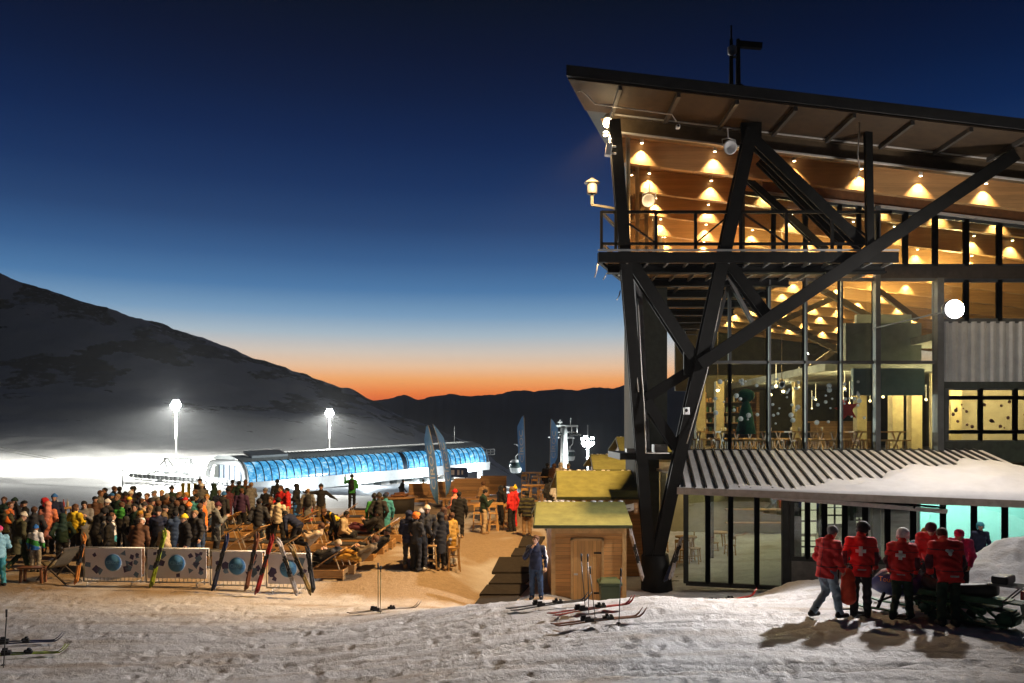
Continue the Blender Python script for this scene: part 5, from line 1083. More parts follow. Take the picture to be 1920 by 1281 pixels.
# feather flags
flag_m = mat('flag_blue',(.16,.36,.68),.65,0,.3,1.6)
_t = flag_m.node_tree; _b = _t.nodes['Principled BSDF']; _tl = NN(_t,'ShaderNodeBsdfTranslucent'); _tl.inputs[0].default_value = (.28,.52,.80,1); _mx = NN(_t,'ShaderNodeMixShader'); _mx.inputs[0].default_value = .5
_t.links.new(_b.outputs[0],_mx.inputs[1]); _t.links.new(_tl.outputs[0],_mx.inputs[2]); _t.links.new(_mx.outputs[0],_t.nodes['Material Output'].inputs[0]); flag_w = mat('flag_letter_white',(.62,.68,.74),.6)
def feather(px, yt, yb, d, bend, w, label, text, tx=1, grp='feather flags on the terrace', low=.0):
    b = P(px,yb,d); t_ = P(px,yt,d); h = t_.z-b.z; t = thing('feather_flag',(b.x,d,b.z),label,'flag',0,grp); zg = gz(b.x,d)-b.z
    n = 24; pole_pts = [(bend*((k/n)**2.2),0,zg+(h-zg)*k/n) for k in range(n+1)]
    m = MB(); m.tube(pole_pts,.02,6); m.build('pole',galv,t); m = MB(); m.lathe((0,0,zg),[(.3,0),(.28,.04),(.03,.08)],10); m.build('base',black_plastic,t)
    vs = []; mm = 8
    def cp(u, v):
        x0 = bend*u**2.2; z = h*(low+(1-low)*u); ww = w*min(1,(u/.22)**.6)*(1 if u < .82 else max(.12,1-(u-.82)/.18*.75))
        return Vector((x0-tx*v*ww, .10*math.sin(u*7+v*2)*v, z-.25*v*(u > .6)*(u-.6)*w*2))
    for i in range(n+1):
        for j in range(mm+1): vs.append(cp(i/n,j/mm))
    fs = [(i*(mm+1)+j,(i+1)*(mm+1)+j,(i+1)*(mm+1)+j+1,i*(mm+1)+j+1) for i in range(n) for j in range(mm)]
    m = MB(); m.add(vs,fs,0,True); cl_ = m.build('cloth',flag_m,t); so = cl_.modifiers.new('thickness','SOLIDIFY'); so.thickness = .006
    if text:
        L_ = MB(); tm = text_mesh(text,w*1.05,.002); ll = [v.co.copy() for v in tm.vertices]; x0 = min(v.x for v in ll); x1 = max(v.x for v in ll)
        for v in tm.vertices:    # letters run up the flag
            u = .20+.55*(v.co.x-x0)/(x1-x0); vv = .5+v.co.y/(w*1.05)*.72*tx
            q = cp(u, min(.98,max(.02,vv))); v.co = q+Vector((0,-.012-v.co.z,0))
        o = link('lettering',tm,flag_w,cl_)
    return t
feather(822,797,948,42.0,-.55,.42,'left feather flag of the crossed pair, leaning left with white letters','CÎROC',1)
feather(836,795,930,43.5,-.72,.34,'right feather flag of the crossed pair, twisted around its pole','CÎROC',-1)
feather(986,779,895,45.0,-.12,.42,'tall feather flag right of the white gondola cabin','CÎROC',1,low=.05)
feather(1031,785,880,46.0,.06,.44,'tall feather flag just left of the lift pylon','CÎROC',-1,low=.02)
# ---------------------------------------------------------------- figures: smooth union of tapered limbs, meshed as one surface
def surf(Fg, org, h):
    S = Fg < 0; nx, ny, nz = Fg.shape
    cnt = np.zeros((nx-1,ny-1,nz-1)); acc = np.zeros((3,nx-1,ny-1,nz-1))
    for ax in range(3):
        oth = [a for a in range(3) if a != ax]
        for o1 in (0,1):
            for o2 in (0,1):
                sl0 = [None]*3; sl1 = [None]*3; n = (nx,ny,nz)
                for a,o in zip(oth,(o1,o2)): sl0[a] = slice(o,n[a]-1+o); sl1[a] = sl0[a]
                sl0[ax] = slice(0,n[ax]-1); sl1[ax] = slice(1,n[ax])
                a, b = Fg[tuple(sl0)], Fg[tuple(sl1)]; cr = (a < 0) != (b < 0); t = np.where(cr, a/np.where(cr,a-b,1), 0)
                cnt += cr; acc[ax] += t*cr
                for q,o in zip(oth,(o1,o2)): acc[q] += o*cr
    act = cnt > 0; idx = -np.ones(act.shape,int); idx[act] = np.arange(act.sum())
    g = np.stack(np.nonzero(act),-1).astype(float); off = np.stack([acc[k][act]/cnt[act] for k in range(3)],-1); V = (g+off)*h+np.array(org)
    Q = []
    for ax in range(3):
        b_, c_ = (ax+1)%3, (ax+2)%3; n = (nx,ny,nz)
        s0 = [slice(1,n[k]-1) for k in range(3)]; s1 = list(s0); s0[ax] = slice(0,n[ax]-1); s1[ax] = slice(1,n[ax])
        A, B = S[tuple(s0)], S[tuple(s1)]; e = np.stack(np.nonzero(A != B),-1)
        if not len(e): continue
        flip = A[tuple(e.T)]; base = e.copy(); base[:,b_] += 1; base[:,c_] += 1
        def cid(db,dc):
            q = base.copy(); q[:,b_] -= db; q[:,c_] -= dc; return idx[tuple(q.T)]
        qd = np.stack([cid(1,1),cid(0,1),cid(0,0),cid(1,0)],-1); qd[~flip] = qd[~flip][:,::-1]; Q.append(qd)
    return V, np.concatenate(Q)
def sdf(prims, h, cuts=(), fold_amp=0., quilt=0., seed=0, minus=()):
    pts = np.array([p for pr in prims for p in pr[:2]]); rad = max(max(pr[2],pr[3])*max(1,(pr[5] if len(pr) > 5 else 1)) for pr in prims)
    lo = pts.min(0)-rad-3*h-.02; hi = pts.max(0)+rad+3*h+.02; n = np.ceil((hi-lo)/h).astype(int)+1
    ax = [lo[k]+h*np.arange(n[k]) for k in range(3)]; Fg = np.full(tuple(n), .3)
    for pr in prims:
        a, b, ra, rb = np.array(pr[0],float), np.array(pr[1],float), pr[2], pr[3]; axis = pr[4] if len(pr) > 4 else None; sc = pr[5] if len(pr) > 5 else 1.; k = pr[6] if len(pr) > 6 else .035
        m = max(ra,rb)*max(1,sc)+k+3*h; l2 = np.minimum(a,b)-m; h2 = np.maximum(a,b)+m
        i0 = [max(0,int((l2[q]-lo[q])/h)) for q in range(3)]; i1 = [min(n[q],int((h2[q]-lo[q])/h)+2) for q in range(3)]
        X, Y, Z = np.meshgrid(*[ax[q][i0[q]:i1[q]] for q in range(3)], indexing='ij'); D = np.stack([X-a[0],Y-a[1],Z-a[2]],-1); ba = b-a
        if axis is not None:
            u = np.array(axis,float); u /= np.linalg.norm(u); D = D+u*((D@u)*(1/sc-1))[...,None]; ba = ba+u*((ba@u)*(1/sc-1))
        t = np.clip((D@ba)/max(1e-9,ba@ba),0,1); d = np.linalg.norm(D-t[...,None]*ba,axis=-1)-(ra+(rb-ra)*t)
        sub_ = Fg[i0[0]:i1[0],i0[1]:i1[1],i0[2]:i1[2]]; hh = np.maximum(k-np.abs(sub_-d),0)/k; sub_[...] = np.minimum(sub_,d)-hh*hh*k*.25
    if fold_amp or quilt or cuts or minus:
        X, Y, Z = np.meshgrid(*ax, indexing='ij')
        if fold_amp: Fg = Fg+fold_amp*(np.sin(19*X+3*np.sin(13*Z+seed)+seed)*np.sin(24*Z+2.5*np.sin(11*Y+9*X)+seed*2)+.6*np.sin(41*Z+15*X+21*Y+seed))
        if quilt: Fg = Fg-quilt*(np.abs(np.sin(Z*math.pi/.11))**.5-.6)
        for c in minus: Fg = np.maximum(Fg, -c(X,Y,Z))
        for c in cuts: Fg = np.maximum(Fg, c(X,Y,Z))
    Fg[0]=Fg[-1]=.3; Fg[:,0]=Fg[:,-1]=.3; Fg[:,:,0]=Fg[:,:,-1]=.3
    return surf(Fg, lo, h)
def mesh_np(name, V, Q, mats, mi=None):
    me = bpy.data.meshes.new(name); me.vertices.add(len(V)); me.vertices.foreach_set('co',V.astype(np.float32).ravel()); me.loops.add(Q.size); me.loops.foreach_set('vertex_index',Q.ravel().astype(np.int32))
    me.polygons.add(len(Q)); me.polygons.foreach_set('loop_start',np.arange(0,Q.size,4,dtype=np.int32)); me.polygons.foreach_set('use_smooth',np.ones(len(Q),bool))
    for m in mats: me.materials.append(m)
    if mi is not None: me.polygons.foreach_set('material_index',mi.astype(np.int32))
    me.update(); me.validate(); return me
# the figure faces +Y, its right hand is +X
def pose(lean=0, pz=.94, kneeL=(-.105,.03,.50), ankL=(-.115,-.03,.085), kneeR=(.105,.03,.50), ankR=(.115,-.03,.085), elL=(-.27,-.04,1.14), wrL=(-.27,.05,.90), elR=(.27,-.04,1.14), wrR=(.27,.05,.90), pitch=0, yaw=0, toeL=-.02, toeR=.02, py=0, armabs=False):
    J = {}; pel = np.array([0,py,pz]); 
    def up(p):   # torso frame -> lean about the pelvis
        p = np.array(p,float)-np.array([0,0,.94]); c, s = math.cos(R(lean)), math.sin(R(lean)); return pel+np.array([p[0],p[1]*c+p[2]*s,-p[1]*s+p[2]*c])
    J['pel'] = pel; J['chest'] = up((0,0,1.33)); J['waist'] = up((0,.0,1.10)); J['neck'] = up((0,-.005,1.48)); J['shL'] = up((-.185,-.01,1.42)); J['shR'] = up((.185,-.01,1.42))
    for k, v in (('elL',elL),('wrL',wrL),('elR',elR),('wrR',wrR)): J[k] = np.array(v,float) if armabs else up(v)
    J['hipL'] = pel+np.array([-.095,0,-.02]); J['hipR'] = pel+np.array([.095,0,-.02])
    J['kneeL'], J['ankL'], J['kneeR'], J['ankR'] = [np.array(v,float) for v in (kneeL,ankL,kneeR,ankR)]
    J['toeL'] = J['ankL']+np.array([toeL,.17,-.045]); J['toeR'] = J['ankR']+np.array([toeR,.17,-.045])
    Mh = Matrix.Rotation(R(-lean),3,'X') @ Matrix.Rotation(R(yaw),3,'Z') @ Matrix.Rotation(R(-pitch),3,'X')
    hb = Vector(up((0,.0,1.52))); J['Mh'] = Mh; J['head'] = hb + Mh @ Vector((0,.025,.125)); J['up'] = np.array(up((0,0,1.94)))-pel; J['fwd'] = up((0,1,.94))-pel
    return J
POSES = {
 'stand': dict(), 'wide': dict(kneeL=(-.16,.03,.5),ankL=(-.2,-.03,.085),kneeR=(.15,.03,.5),ankR=(.18,-.03,.085),yaw=12),
 'drink': dict(elR=(.25,.04,1.14),wrR=(.13,.27,1.19),yaw=-10), 'phone': dict(elL=(-.23,.12,1.14),wrL=(-.07,.31,1.29),elR=(.23,.12,1.14),wrR=(.07,.31,1.29),pitch=20),
 'pockets': dict(elL=(-.32,-.10,1.15),wrL=(-.20,.08,.95),elR=(.32,-.10,1.15),wrR=(.20,.08,.95),yaw=20), 'talk': dict(elR=(.29,.02,1.14),wrR=(.24,.28,1.06),elL=(-.25,.03,1.13),wrL=(-.16,.24,1.05),yaw=-18),
 'walk': dict(kneeL=(-.10,.20,.52),ankL=(-.10,.28,.10),kneeR=(.10,-.04,.48),ankR=(.10,-.34,.14),elL=(-.25,-.14,1.15),wrL=(-.25,-.10,.92),elR=(.25,.02,1.14),wrR=(.24,.20,.97),lean=5),
 'point': dict(elR=(.44,.04,1.40),wrR=(.66,.10,1.44),elL=(-.40,.0,1.26),wrL=(-.60,.12,1.16),pitch=5), 'bend': dict(lean=62,py=-.10,elL=(-.24,.26,1.16),wrL=(-.18,.46,1.06),elR=(.24,.26,1.16),wrR=(.18,.46,1.04),kneeL=(-.12,.06,.50),kneeR=(.12,.04,.5),pitch=-10),
 'stoop': dict(lean=22,elL=(-.26,.10,1.14),wrL=(-.20,.32,1.02),elR=(.26,.08,1.14),wrR=(.20,.30,.98),pitch=24,py=-.05,kneeR=(.12,.05,.5)),
 'sit': dict(pz=.50,lean=10,kneeL=(-.13,.43,.50),ankL=(-.13,.42,.09),kneeR=(.13,.43,.5),ankR=(.14,.46,.09),elL=(-.27,.06,1.14),wrL=(-.15,.30,1.02),elR=(.27,.06,1.14),wrR=(.15,.30,1.02),pitch=10),
 'recline': dict(pz=.52,lean=-48,kneeL=(-.11,.42,.56),ankL=(-.12,.82,.47),kneeR=(.11,.44,.66),ankR=(.12,.80,.47),elL=(-.28,.10,1.14),wrL=(-.12,.26,1.08),elR=(.28,.10,1.14),wrR=(.12,.26,1.1),pitch=35,toeL=-.05,toeR=.05),
 'mouth': dict(elR=(.30,.06,1.16),wrR=(.10,.17,1.44),elL=(-.27,-.04,1.14),wrL=(-.27,.03,.90),yaw=-20,kneeL=(-.12,.03,.5),ankL=(-.14,-.03,.085)),
 'stride': dict(lean=9,kneeL=(-.10,.12,.50),ankL=(-.11,-.24,.13),kneeR=(.10,.15,.52),ankR=(.11,.24,.09),elL=(-.26,.0,1.14),wrL=(-.22,.18,.94),elR=(.26,.0,1.14),wrR=(.22,.18,.96),pitch=20),
 'carry': dict(elL=(-.28,-.06,1.13),wrL=(-.30,-.02,.88),elR=(.27,-.02,1.13),wrR=(.24,.14,.92),yaw=-35,pitch=22),
 'handup': dict(elL=(-.34,.08,1.36),wrL=(-.36,.16,1.62),elR=(.26,.02,1.13),wrR=(.18,.24,1.1)),
}
PJ = {k: pose(**v) for k, v in POSES.items()}
def hand(J, s, h):
    w = J['wr'+s]; d = w-J['el'+s]; d = d/np.linalg.norm(d); f = J['fwd']; sd = np.cross(d,f); 
    if np.linalg.norm(sd) < .2: sd = np.array([0,0,1.])
    sd = sd/np.linalg.norm(sd); nr = np.cross(sd,d); out = []; sg = -1 if s == 'L' else 1
    fan = f-d*(f@d); fan = fan/max(1e-6,np.linalg.norm(fan)) if np.linalg.norm(fan) > .2 else nr   # fingers spread along this axis
    cur = np.cross(d,fan); cur = cur*(-1 if cur@np.array([sg,0,0]) > 0 else 1)
    pa = w+d*.085; out.append((w,pa,.027,.03,fan,1.35,.02)); rf = max(.0095,h*.8)
    for k,(o,l) in enumerate(((.030,.066),(.011,.078),(-.009,.073),(-.028,.058))):
        a = pa+fan*o+d*.008; b = a+d*l*.6+cur*l*.18; c = b+d*l*.3+cur*l*.42; out += [(a,b,rf,rf*.95,None,1,.006),(b,c,rf*.95,rf*.8,None,1,.006)]
    a = w+d*.03+fan*.025; b = a+d*.035+fan*.03+cur*.01; out += [(a,b,rf*1.2,rf*1.1,None,1,.012),(b,b+d*.032+fan*.004+cur*.012,rf*1.1,rf*.85,None,1,.006)]
    return out
def head_prims(J):
    H = J['head']; M_ = J['Mh']; q = lambda x,y,z: np.array(H+M_@Vector((x,y,z))); n = J['neck']
    e = lambda a,b,ra,rb,k=.03: (a,b,ra,rb,None,1,k); sx = np.array(M_@Vector((1,0,0)))
    return [(q(0,-.022,.035),q(0,.0,.03),.086,.080,sx,.90,.03),(q(0,.03,-.04),q(0,.045,-.075),.058,.040,sx,1.05,.04),e(q(0,.078,.018),q(0,.098,-.018),.010,.016,.016),e(q(0,.082,-.052),q(0,.085,-.053),.019,.017,.018),
      e(q(-.026,.072,.034),q(.026,.072,.034),.013,.013,.02),e(q(-.082,-.01,.012),q(-.084,-.016,-.022),.016,.012,.01),e(q(.082,-.01,.012),q(.084,-.016,-.022),.016,.012,.01),e(np.array(n)-J['up']*.03,q(0,-.015,-.05),.062,.054,.03)]
def body_mesh(pn, h):
    J = PJ[pn]; rt = np.array([1,0,0.]); P_ = list(head_prims(J))
    P_ += [(J['pel'],J['waist'],.108,.10,rt,1.30,.06),(J['waist'],J['chest'],.10,.115,rt,1.32,.06),(J['shL'],J['shR'],.06,.06,None,1,.06)]
    for s in 'LR': P_ += [(J['sh'+s],J['el'+s],.050,.040),(J['el'+s],J['wr'+s],.040,.027),(J['hip'+s],J['knee'+s],.080,.052),(J['knee'+s],J['ank'+s],.052,.036),(J['ank'+s],J['toe'+s],.036,.032)]+hand(J,s,h)
    V, Q = sdf(P_, h); c = V[Q].mean(1); mi = np.zeros(len(Q),int); H = np.array(J['head']); M_ = J['Mh']
    for sg in (-1,1): mi[np.linalg.norm(c-np.array(J['head']+M_@Vector((sg*.031,.072,.012))),axis=1) < max(.012,h*.75)] = 1
    lo = c-np.array(J['head']+M_@Vector((0,.088,-.052))); mi[(np.abs(lo@np.array(M_@Vector((1,0,0)))) < .024)&(np.abs(lo@np.array(M_@Vector((0,0,1)))) < max(.006,h*.4))&(np.linalg.norm(lo,axis=1) < .04)] = 2
    for s in 'LR':
        w = J['wr'+s]; d = w-J['el'+s]; d = d/np.linalg.norm(d); mi[(((c-w)@d) > -.01)&(np.linalg.norm(c-w,axis=1) < .24)] = 3
    return V, Q, mi
def jacket_mesh(pn, kind, h):
    J = PJ[pn]; rt = np.array([1,0,0.]); pf = {'jacket':0,'coat':.004,'puffer':.016,'suit':0,'patrol':.007,'bulky':.022}[kind]; hem = {'jacket':.10,'coat':.42,'puffer':.16,'suit':.04,'patrol':.17,'bulky':.17}[kind]
    u = J['up']; P_ = []; seat = pn in ('sit','recline'); 
    if seat: hem = min(hem,.06)
    low = J['pel']-u*(hem+.05)
    P_ += [(low,J['pel']+u*.05,.142+pf,.132+pf,rt,1.28,.05),(J['pel'],J['waist'],.134+pf,.128+pf,rt,1.26,.05),(J['waist'],J['chest'],.128+pf,.134+pf,rt,1.32,.05),(J['shL'],J['shR'],.078+pf*.6,.078+pf*.6,None,1,.07),(J['chest'],J['neck'],.10,.075,None,1,.05),(J['neck']-u*.0,J['neck']+u*.045,.082,.078,None,1,.02)]
    P_ += [(J['neck']-u*.03-J['fwd']*.07,J['neck']-u*.09-J['fwd']*.075,.075,.06,rt,1.3,.03)]
    for s in 'LR': P_ += [(J['sh'+s],J['el'+s],.077+pf*.7,.063+pf*.7,None,1,.045),(J['el'+s],J['el'+s]+(J['wr'+s]-J['el'+s])*.96,.063+pf*.7,.047+pf*.5,None,1,.04)]
    base = J['pel']-u*hem; cut = lambda X,Y,Z: -((X-base[0])*u[0]+(Y-base[1])*u[1]+(Z-base[2])*u[2])-.0*X
    if abs(u[2]) < .7:      # strongly leaning: the cut must only reach the trunk
        ol = cut; cut = lambda X,Y,Z: np.minimum(ol(X,Y,Z), .26-np.sqrt((X-base[0])**2+(Y-base[1])**2+(Z-base[2])**2))
    return sdf(P_, h, [cut], .009 if kind in ('patrol','bulky') else .0065, .013 if kind == 'puffer' else 0, len(kind)+len(pn))
def trouser_mesh(pn, h):
    J = PJ[pn]; rt = np.array([1,0,0.]); P_ = [(J['pel']-np.array([0,0,.02]),J['waist'],.128,.118,rt,1.30,.05)]
    for s in 'LR': P_ += [(J['hip'+s],J['knee'+s],.102,.078,None,1,.03),(J['knee'+s],J['ank'+s]+(J['knee'+s]-J['ank'+s])*.04,.076,.068,None,1,.03)]
    cuts = []
    for s in 'LR':
        a = J['ank'+s]; d = J['knee'+s]-a; d = d/np.linalg.norm(d); b = a-d*.015
        cuts.append(lambda X,Y,Z,b=b,d=d: np.minimum(-((X-b[0])*d[0]+(Y-b[1])*d[1]+(Z-b[2])*d[2]), .2-np.sqrt((X-b[0])**2+(Y-b[1])**2+(Z-b[2])**2)))
    return sdf(P_, h, cuts, .008, 0, len(pn)*1.7)
def boot_mesh(pn, h):
    J = PJ[pn]; P_ = []
    for s in 'LR':
        a, t = J['ank'+s], J['toe'+s]; d = J['knee'+s]-a; d = d/np.linalg.norm(d); heel = a+np.array([0,-.05,-.03])
        P_ += [(a-d*.02,a+d*.14,.058,.062,None,1,.02),(heel,t,.05,.045,None,1,.03)]
    zs = min(J['ankL'][2],J['ankR'][2])-.088
    return sdf(P_, h, [lambda X,Y,Z: zs-Z])
def hat_mesh(kind, h=.011):
    e = lambda a,b,ra,rb,k=.02: (np.array(a,float),np.array(b,float),ra,rb,None,1,k); skull = [e((0,-.024,.037),(0,.0,.032),.086,.080)]
    inf = lambda r: [e((0,-.024,.04),(0,.0,.035),.086+r,.081+r)]
    if kind == 'hair': return sdf(inf(.011)+[e((0,-.05,-.01),(0,-.055,-.04),.06,.045)],h,[lambda X,Y,Z: np.minimum((Y-.035)-(Z-.02)*.5,.075-Z+.0*X),lambda X,Y,Z: (-.055-Z)],.004)
    if kind == 'longhair': return sdf(inf(.016)+[e((0,-.05,-.02),(0,-.06,-.17),.075,.07),e((-.06,-.02,-.03),(-.07,-.0,-.14),.035,.03),e((.06,-.02,-.03),(.07,-.0,-.14),.035,.03)],h,[lambda X,Y,Z: np.minimum((Y-.03)-(Z-.02)*.5,.07-Z),lambda X,Y,Z: -.22-Z],.006)
    if kind == 'beanie': return sdf(inf(.018)+[e((0,-.02,.09),(0,-.03,.115),.07,.05)]+[e((0,-.03,.03),(0,0.0,.03),.103,.098,.01)],h,[lambda X,Y,Z: (.022-Z)+.15*Y],.003)
    if kind == 'pompom': return sdf(inf(.018)+[e((0,-.02,.09),(0,-.03,.115),.07,.05),e((0,-.03,.165),(0,-.03,.17),.038,.038,.01)],h,[lambda X,Y,Z: (.022-Z)+.15*Y],.004)
    if kind == 'cap': return sdf(inf(.012)+[e((-.03,.08,.05),(.03,.08,.05),.018,.018),e((-.03,.13,.042),(.03,.13,.042),.014,.014)],h,[lambda X,Y,Z: .03-Z])
    if kind == 'helmet': return sdf([e((0,-.03,.045),(0,.012,.042),.118,.112)]+[e((-.098,-.02,-.02),(-.09,-.02,-.05),.03,.028),e((.098,-.02,-.02),(.09,-.02,-.05),.03,.028)],h,[lambda X,Y,Z: np.minimum((.028-Z),(Y-.01)),lambda X,Y,Z: -.065-Z+.0*Y],0)
    if kind == 'hood': return sdf([e((0,-.035,.03),(0,0,.03),.115,.108),e((0,-.05,-.06),(0,-.06,-.14),.10,.12)],h,(),.005,0,0,[lambda X,Y,Z: np.sqrt((X*1.15)**2+((Y-.09)*.8)**2+((Z+.0)*.85)**2)-.088])
HATM = {}; BM = {}
dummy = mat('skin_light',(.50,.29,.20),.55,0,.08,9); skin2 = mat('skin_tan',(.36,.20,.13),.55,0,.08,9); eye_m = mat('eye_dark',(.02,.015,.012),.3); lip_m = mat('lip',(.32,.12,.10),.5); glove_m = mat('black_glove',(.02,.02,.022),.7)
CM = {}
PAL = dict(black=(.012,.012,.014),charcoal=(.03,.03,.032),navy=(.012,.018,.05),dgreen=(.012,.035,.022),brown=(.10,.045,.022),olive=(.075,.07,.030),grey=(.17,.165,.16),lgrey=(.36,.36,.37),red=(.62,.022,.022),orange=(.80,.20,.03),salmon=(.85,.30,.20),yellow=(.80,.58,.03),
  green=(.05,.30,.06),blue=(.03,.16,.50),lblue=(.25,.50,.62),white=(.72,.72,.72),beige=(.48,.37,.24),cream=(.70,.62,.48),maroon=(.09,.018,.03),purple=(.06,.025,.08),teal=(.05,.26,.32),mustard=(.48,.26,.04),jeans=(.025,.05,.11),pjeans=(.20,.27,.34),camo=(.15,.16,.15),pink=(.70,.06,.20),tan=(.26,.16,.08),dkhaki=(.14,.10,.055))
def cloth_mat(c):
    if c not in CM: CM[c] = mat('cloth_'+c, PAL[c], .8, 0, .22, 7, .25, 90)
    return CM[c]
def setm(o, ms):
    for i, m in enumerate(ms): o.material_slots[i].link = 'OBJECT'; o.material_slots[i].material = m
def get(key, fn, nm, n=1):
    if key not in BM:
        r = fn(); BM[key] = mesh_np(nm, r[0], r[1], [dummy]*n, r[2] if len(r) > 2 else None)
    return BM[key]
NP = [0]
def person(loc, rz, pn, jk, jc, tc_, hat=None, hc='black', s=1., label='', group=None, skin=0, gloves=False, bc='black', h=.016, gy=None, cat='person', jmats=None):
    NP[0] += 1
    b = link('person', get(('b',pn,h),lambda: body_mesh(pn,h),'body',4), None); setm(b,[dummy if skin == 0 else skin2,eye_m,lip_m,glove_m if gloves else (dummy if skin == 0 else skin2)])
    b.location = loc; b.rotation_euler.z = rz; b.scale = (s,s,s); tag(b,label,cat,group)
    j = link('jacket' if jk != 'coat' else 'coat', get(('j',pn,jk,h),lambda: jacket_mesh(pn,jk,h),'jacket'), None, b); setm(j,[cloth_mat(jc)])
    t = link('trousers', get(('t',pn,h),lambda: trouser_mesh(pn,h),'trousers'), None, b); setm(t,[cloth_mat(tc_)])
    f = link('boots', get(('f',pn,h),lambda: boot_mesh(pn,h),'boots'), None, b); setm(f,[cloth_mat(bc)])
    if hat:
        base = 'hair' if hat in ('hair','longhair') else hat; hh = min(h,.012)
        k = link({'pompom':'beanie','longhair':'hair'}.get(hat,hat), get(('h',hat,hh),lambda: hat_mesh(hat,hh),hat), None, b); setm(k,[cloth_mat(hc)])
        J = PJ[pn]; k.matrix_local = Matrix.Translation(J['head']) @ J['Mh'].to_4x4()
        if hat == 'helmet':
            gm = get(('g',),lambda: goggles(),'goggles'); g = link('goggles',gm,None,b); setm(g,[eye_m]); g.matrix_local = k.matrix_local.copy()
    return b
def goggles():
    e = lambda a,b,ra,rb,k=.02: (np.array(a,float),np.array(b,float),ra,rb,None,1,k)
    V,Q = sdf([e((-.05,.088,.06),(.05,.088,.06),.032,.032),e((-.05,.088,.06),(-.115,.0,.05),.022,.016),e((.05,.088,.06),(.115,.0,.05),.022,.016),e((-.115,0,.05),(-.10,-.09,.05),.016,.016),e((.115,0,.05),(.10,-.09,.05),.016,.016),e((-.10,-.09,.05),(.10,-.09,.05),.016,.016)],.011); return V,Q
def find_d(px, py, H, d0=19., d1=60.):
    d = d0
    while d < d1:
        p = P(px,py,d)
        if p.z <= gz(p.x,d)+H: return d
        d += .1
    return d1
def at_head(px, py, H): d = find_d(px,py,H); x = (px-960)/F*d; return Vector((x,d,gz(x,d)-.02))
def at_feet(px, py, d0=12.): d = find_d(px,py,0,d0); x = (px-960)/F*d; return Vector((x,d,gz(x,d)-.02))
def pack(pr, col, label, s=1., parent=None):
    # rucksack on a back: its own thing
    J = PJ[pr[1]]; b = pr[0]; c = np.array(J['chest'])-J['fwd']*.20-J['up']*.06
    key = ('pack',)
    if key not in BM:
        e = lambda a,b_,ra,rb,ax=None,sc=1,k=.03: (np.array(a,float),np.array(b_,float),ra,rb,ax,sc,k)
        V,Q = sdf([e((0,0,-.17),(0,0,.15),.115,.10,(1,0,0),1.25),e((0,-.08,-.13),(0,-.08,-.02),.07,.07,(1,0,0),1.3),e((0,.0,.17),(0,.01,.20),.06,.05,(1,0,0),1.5)],.014,(),.003); BM[key] = mesh_np('rucksack',V,Q,[dummy])
    o = link('rucksack',BM[key],None); setm(o,[cloth_mat(col)]); M_ = b.matrix_basis @ Matrix.Translation(c) @ Matrix.Rotation(-math.atan2(J['up'][1],J['up'][2]),4,'X'); o.matrix_world = M_; tag(o,label,'rucksack')
    st = MB(); 
    for sx in (-.11,.11): st.tube([(sx,.10,.20),(sx,.17,.26),(sx,.30,.20),(sx,.31,.0),(sx,.15,-.16)],.018,6)
    k = st.build('strap',black_plastic,o)
    return o
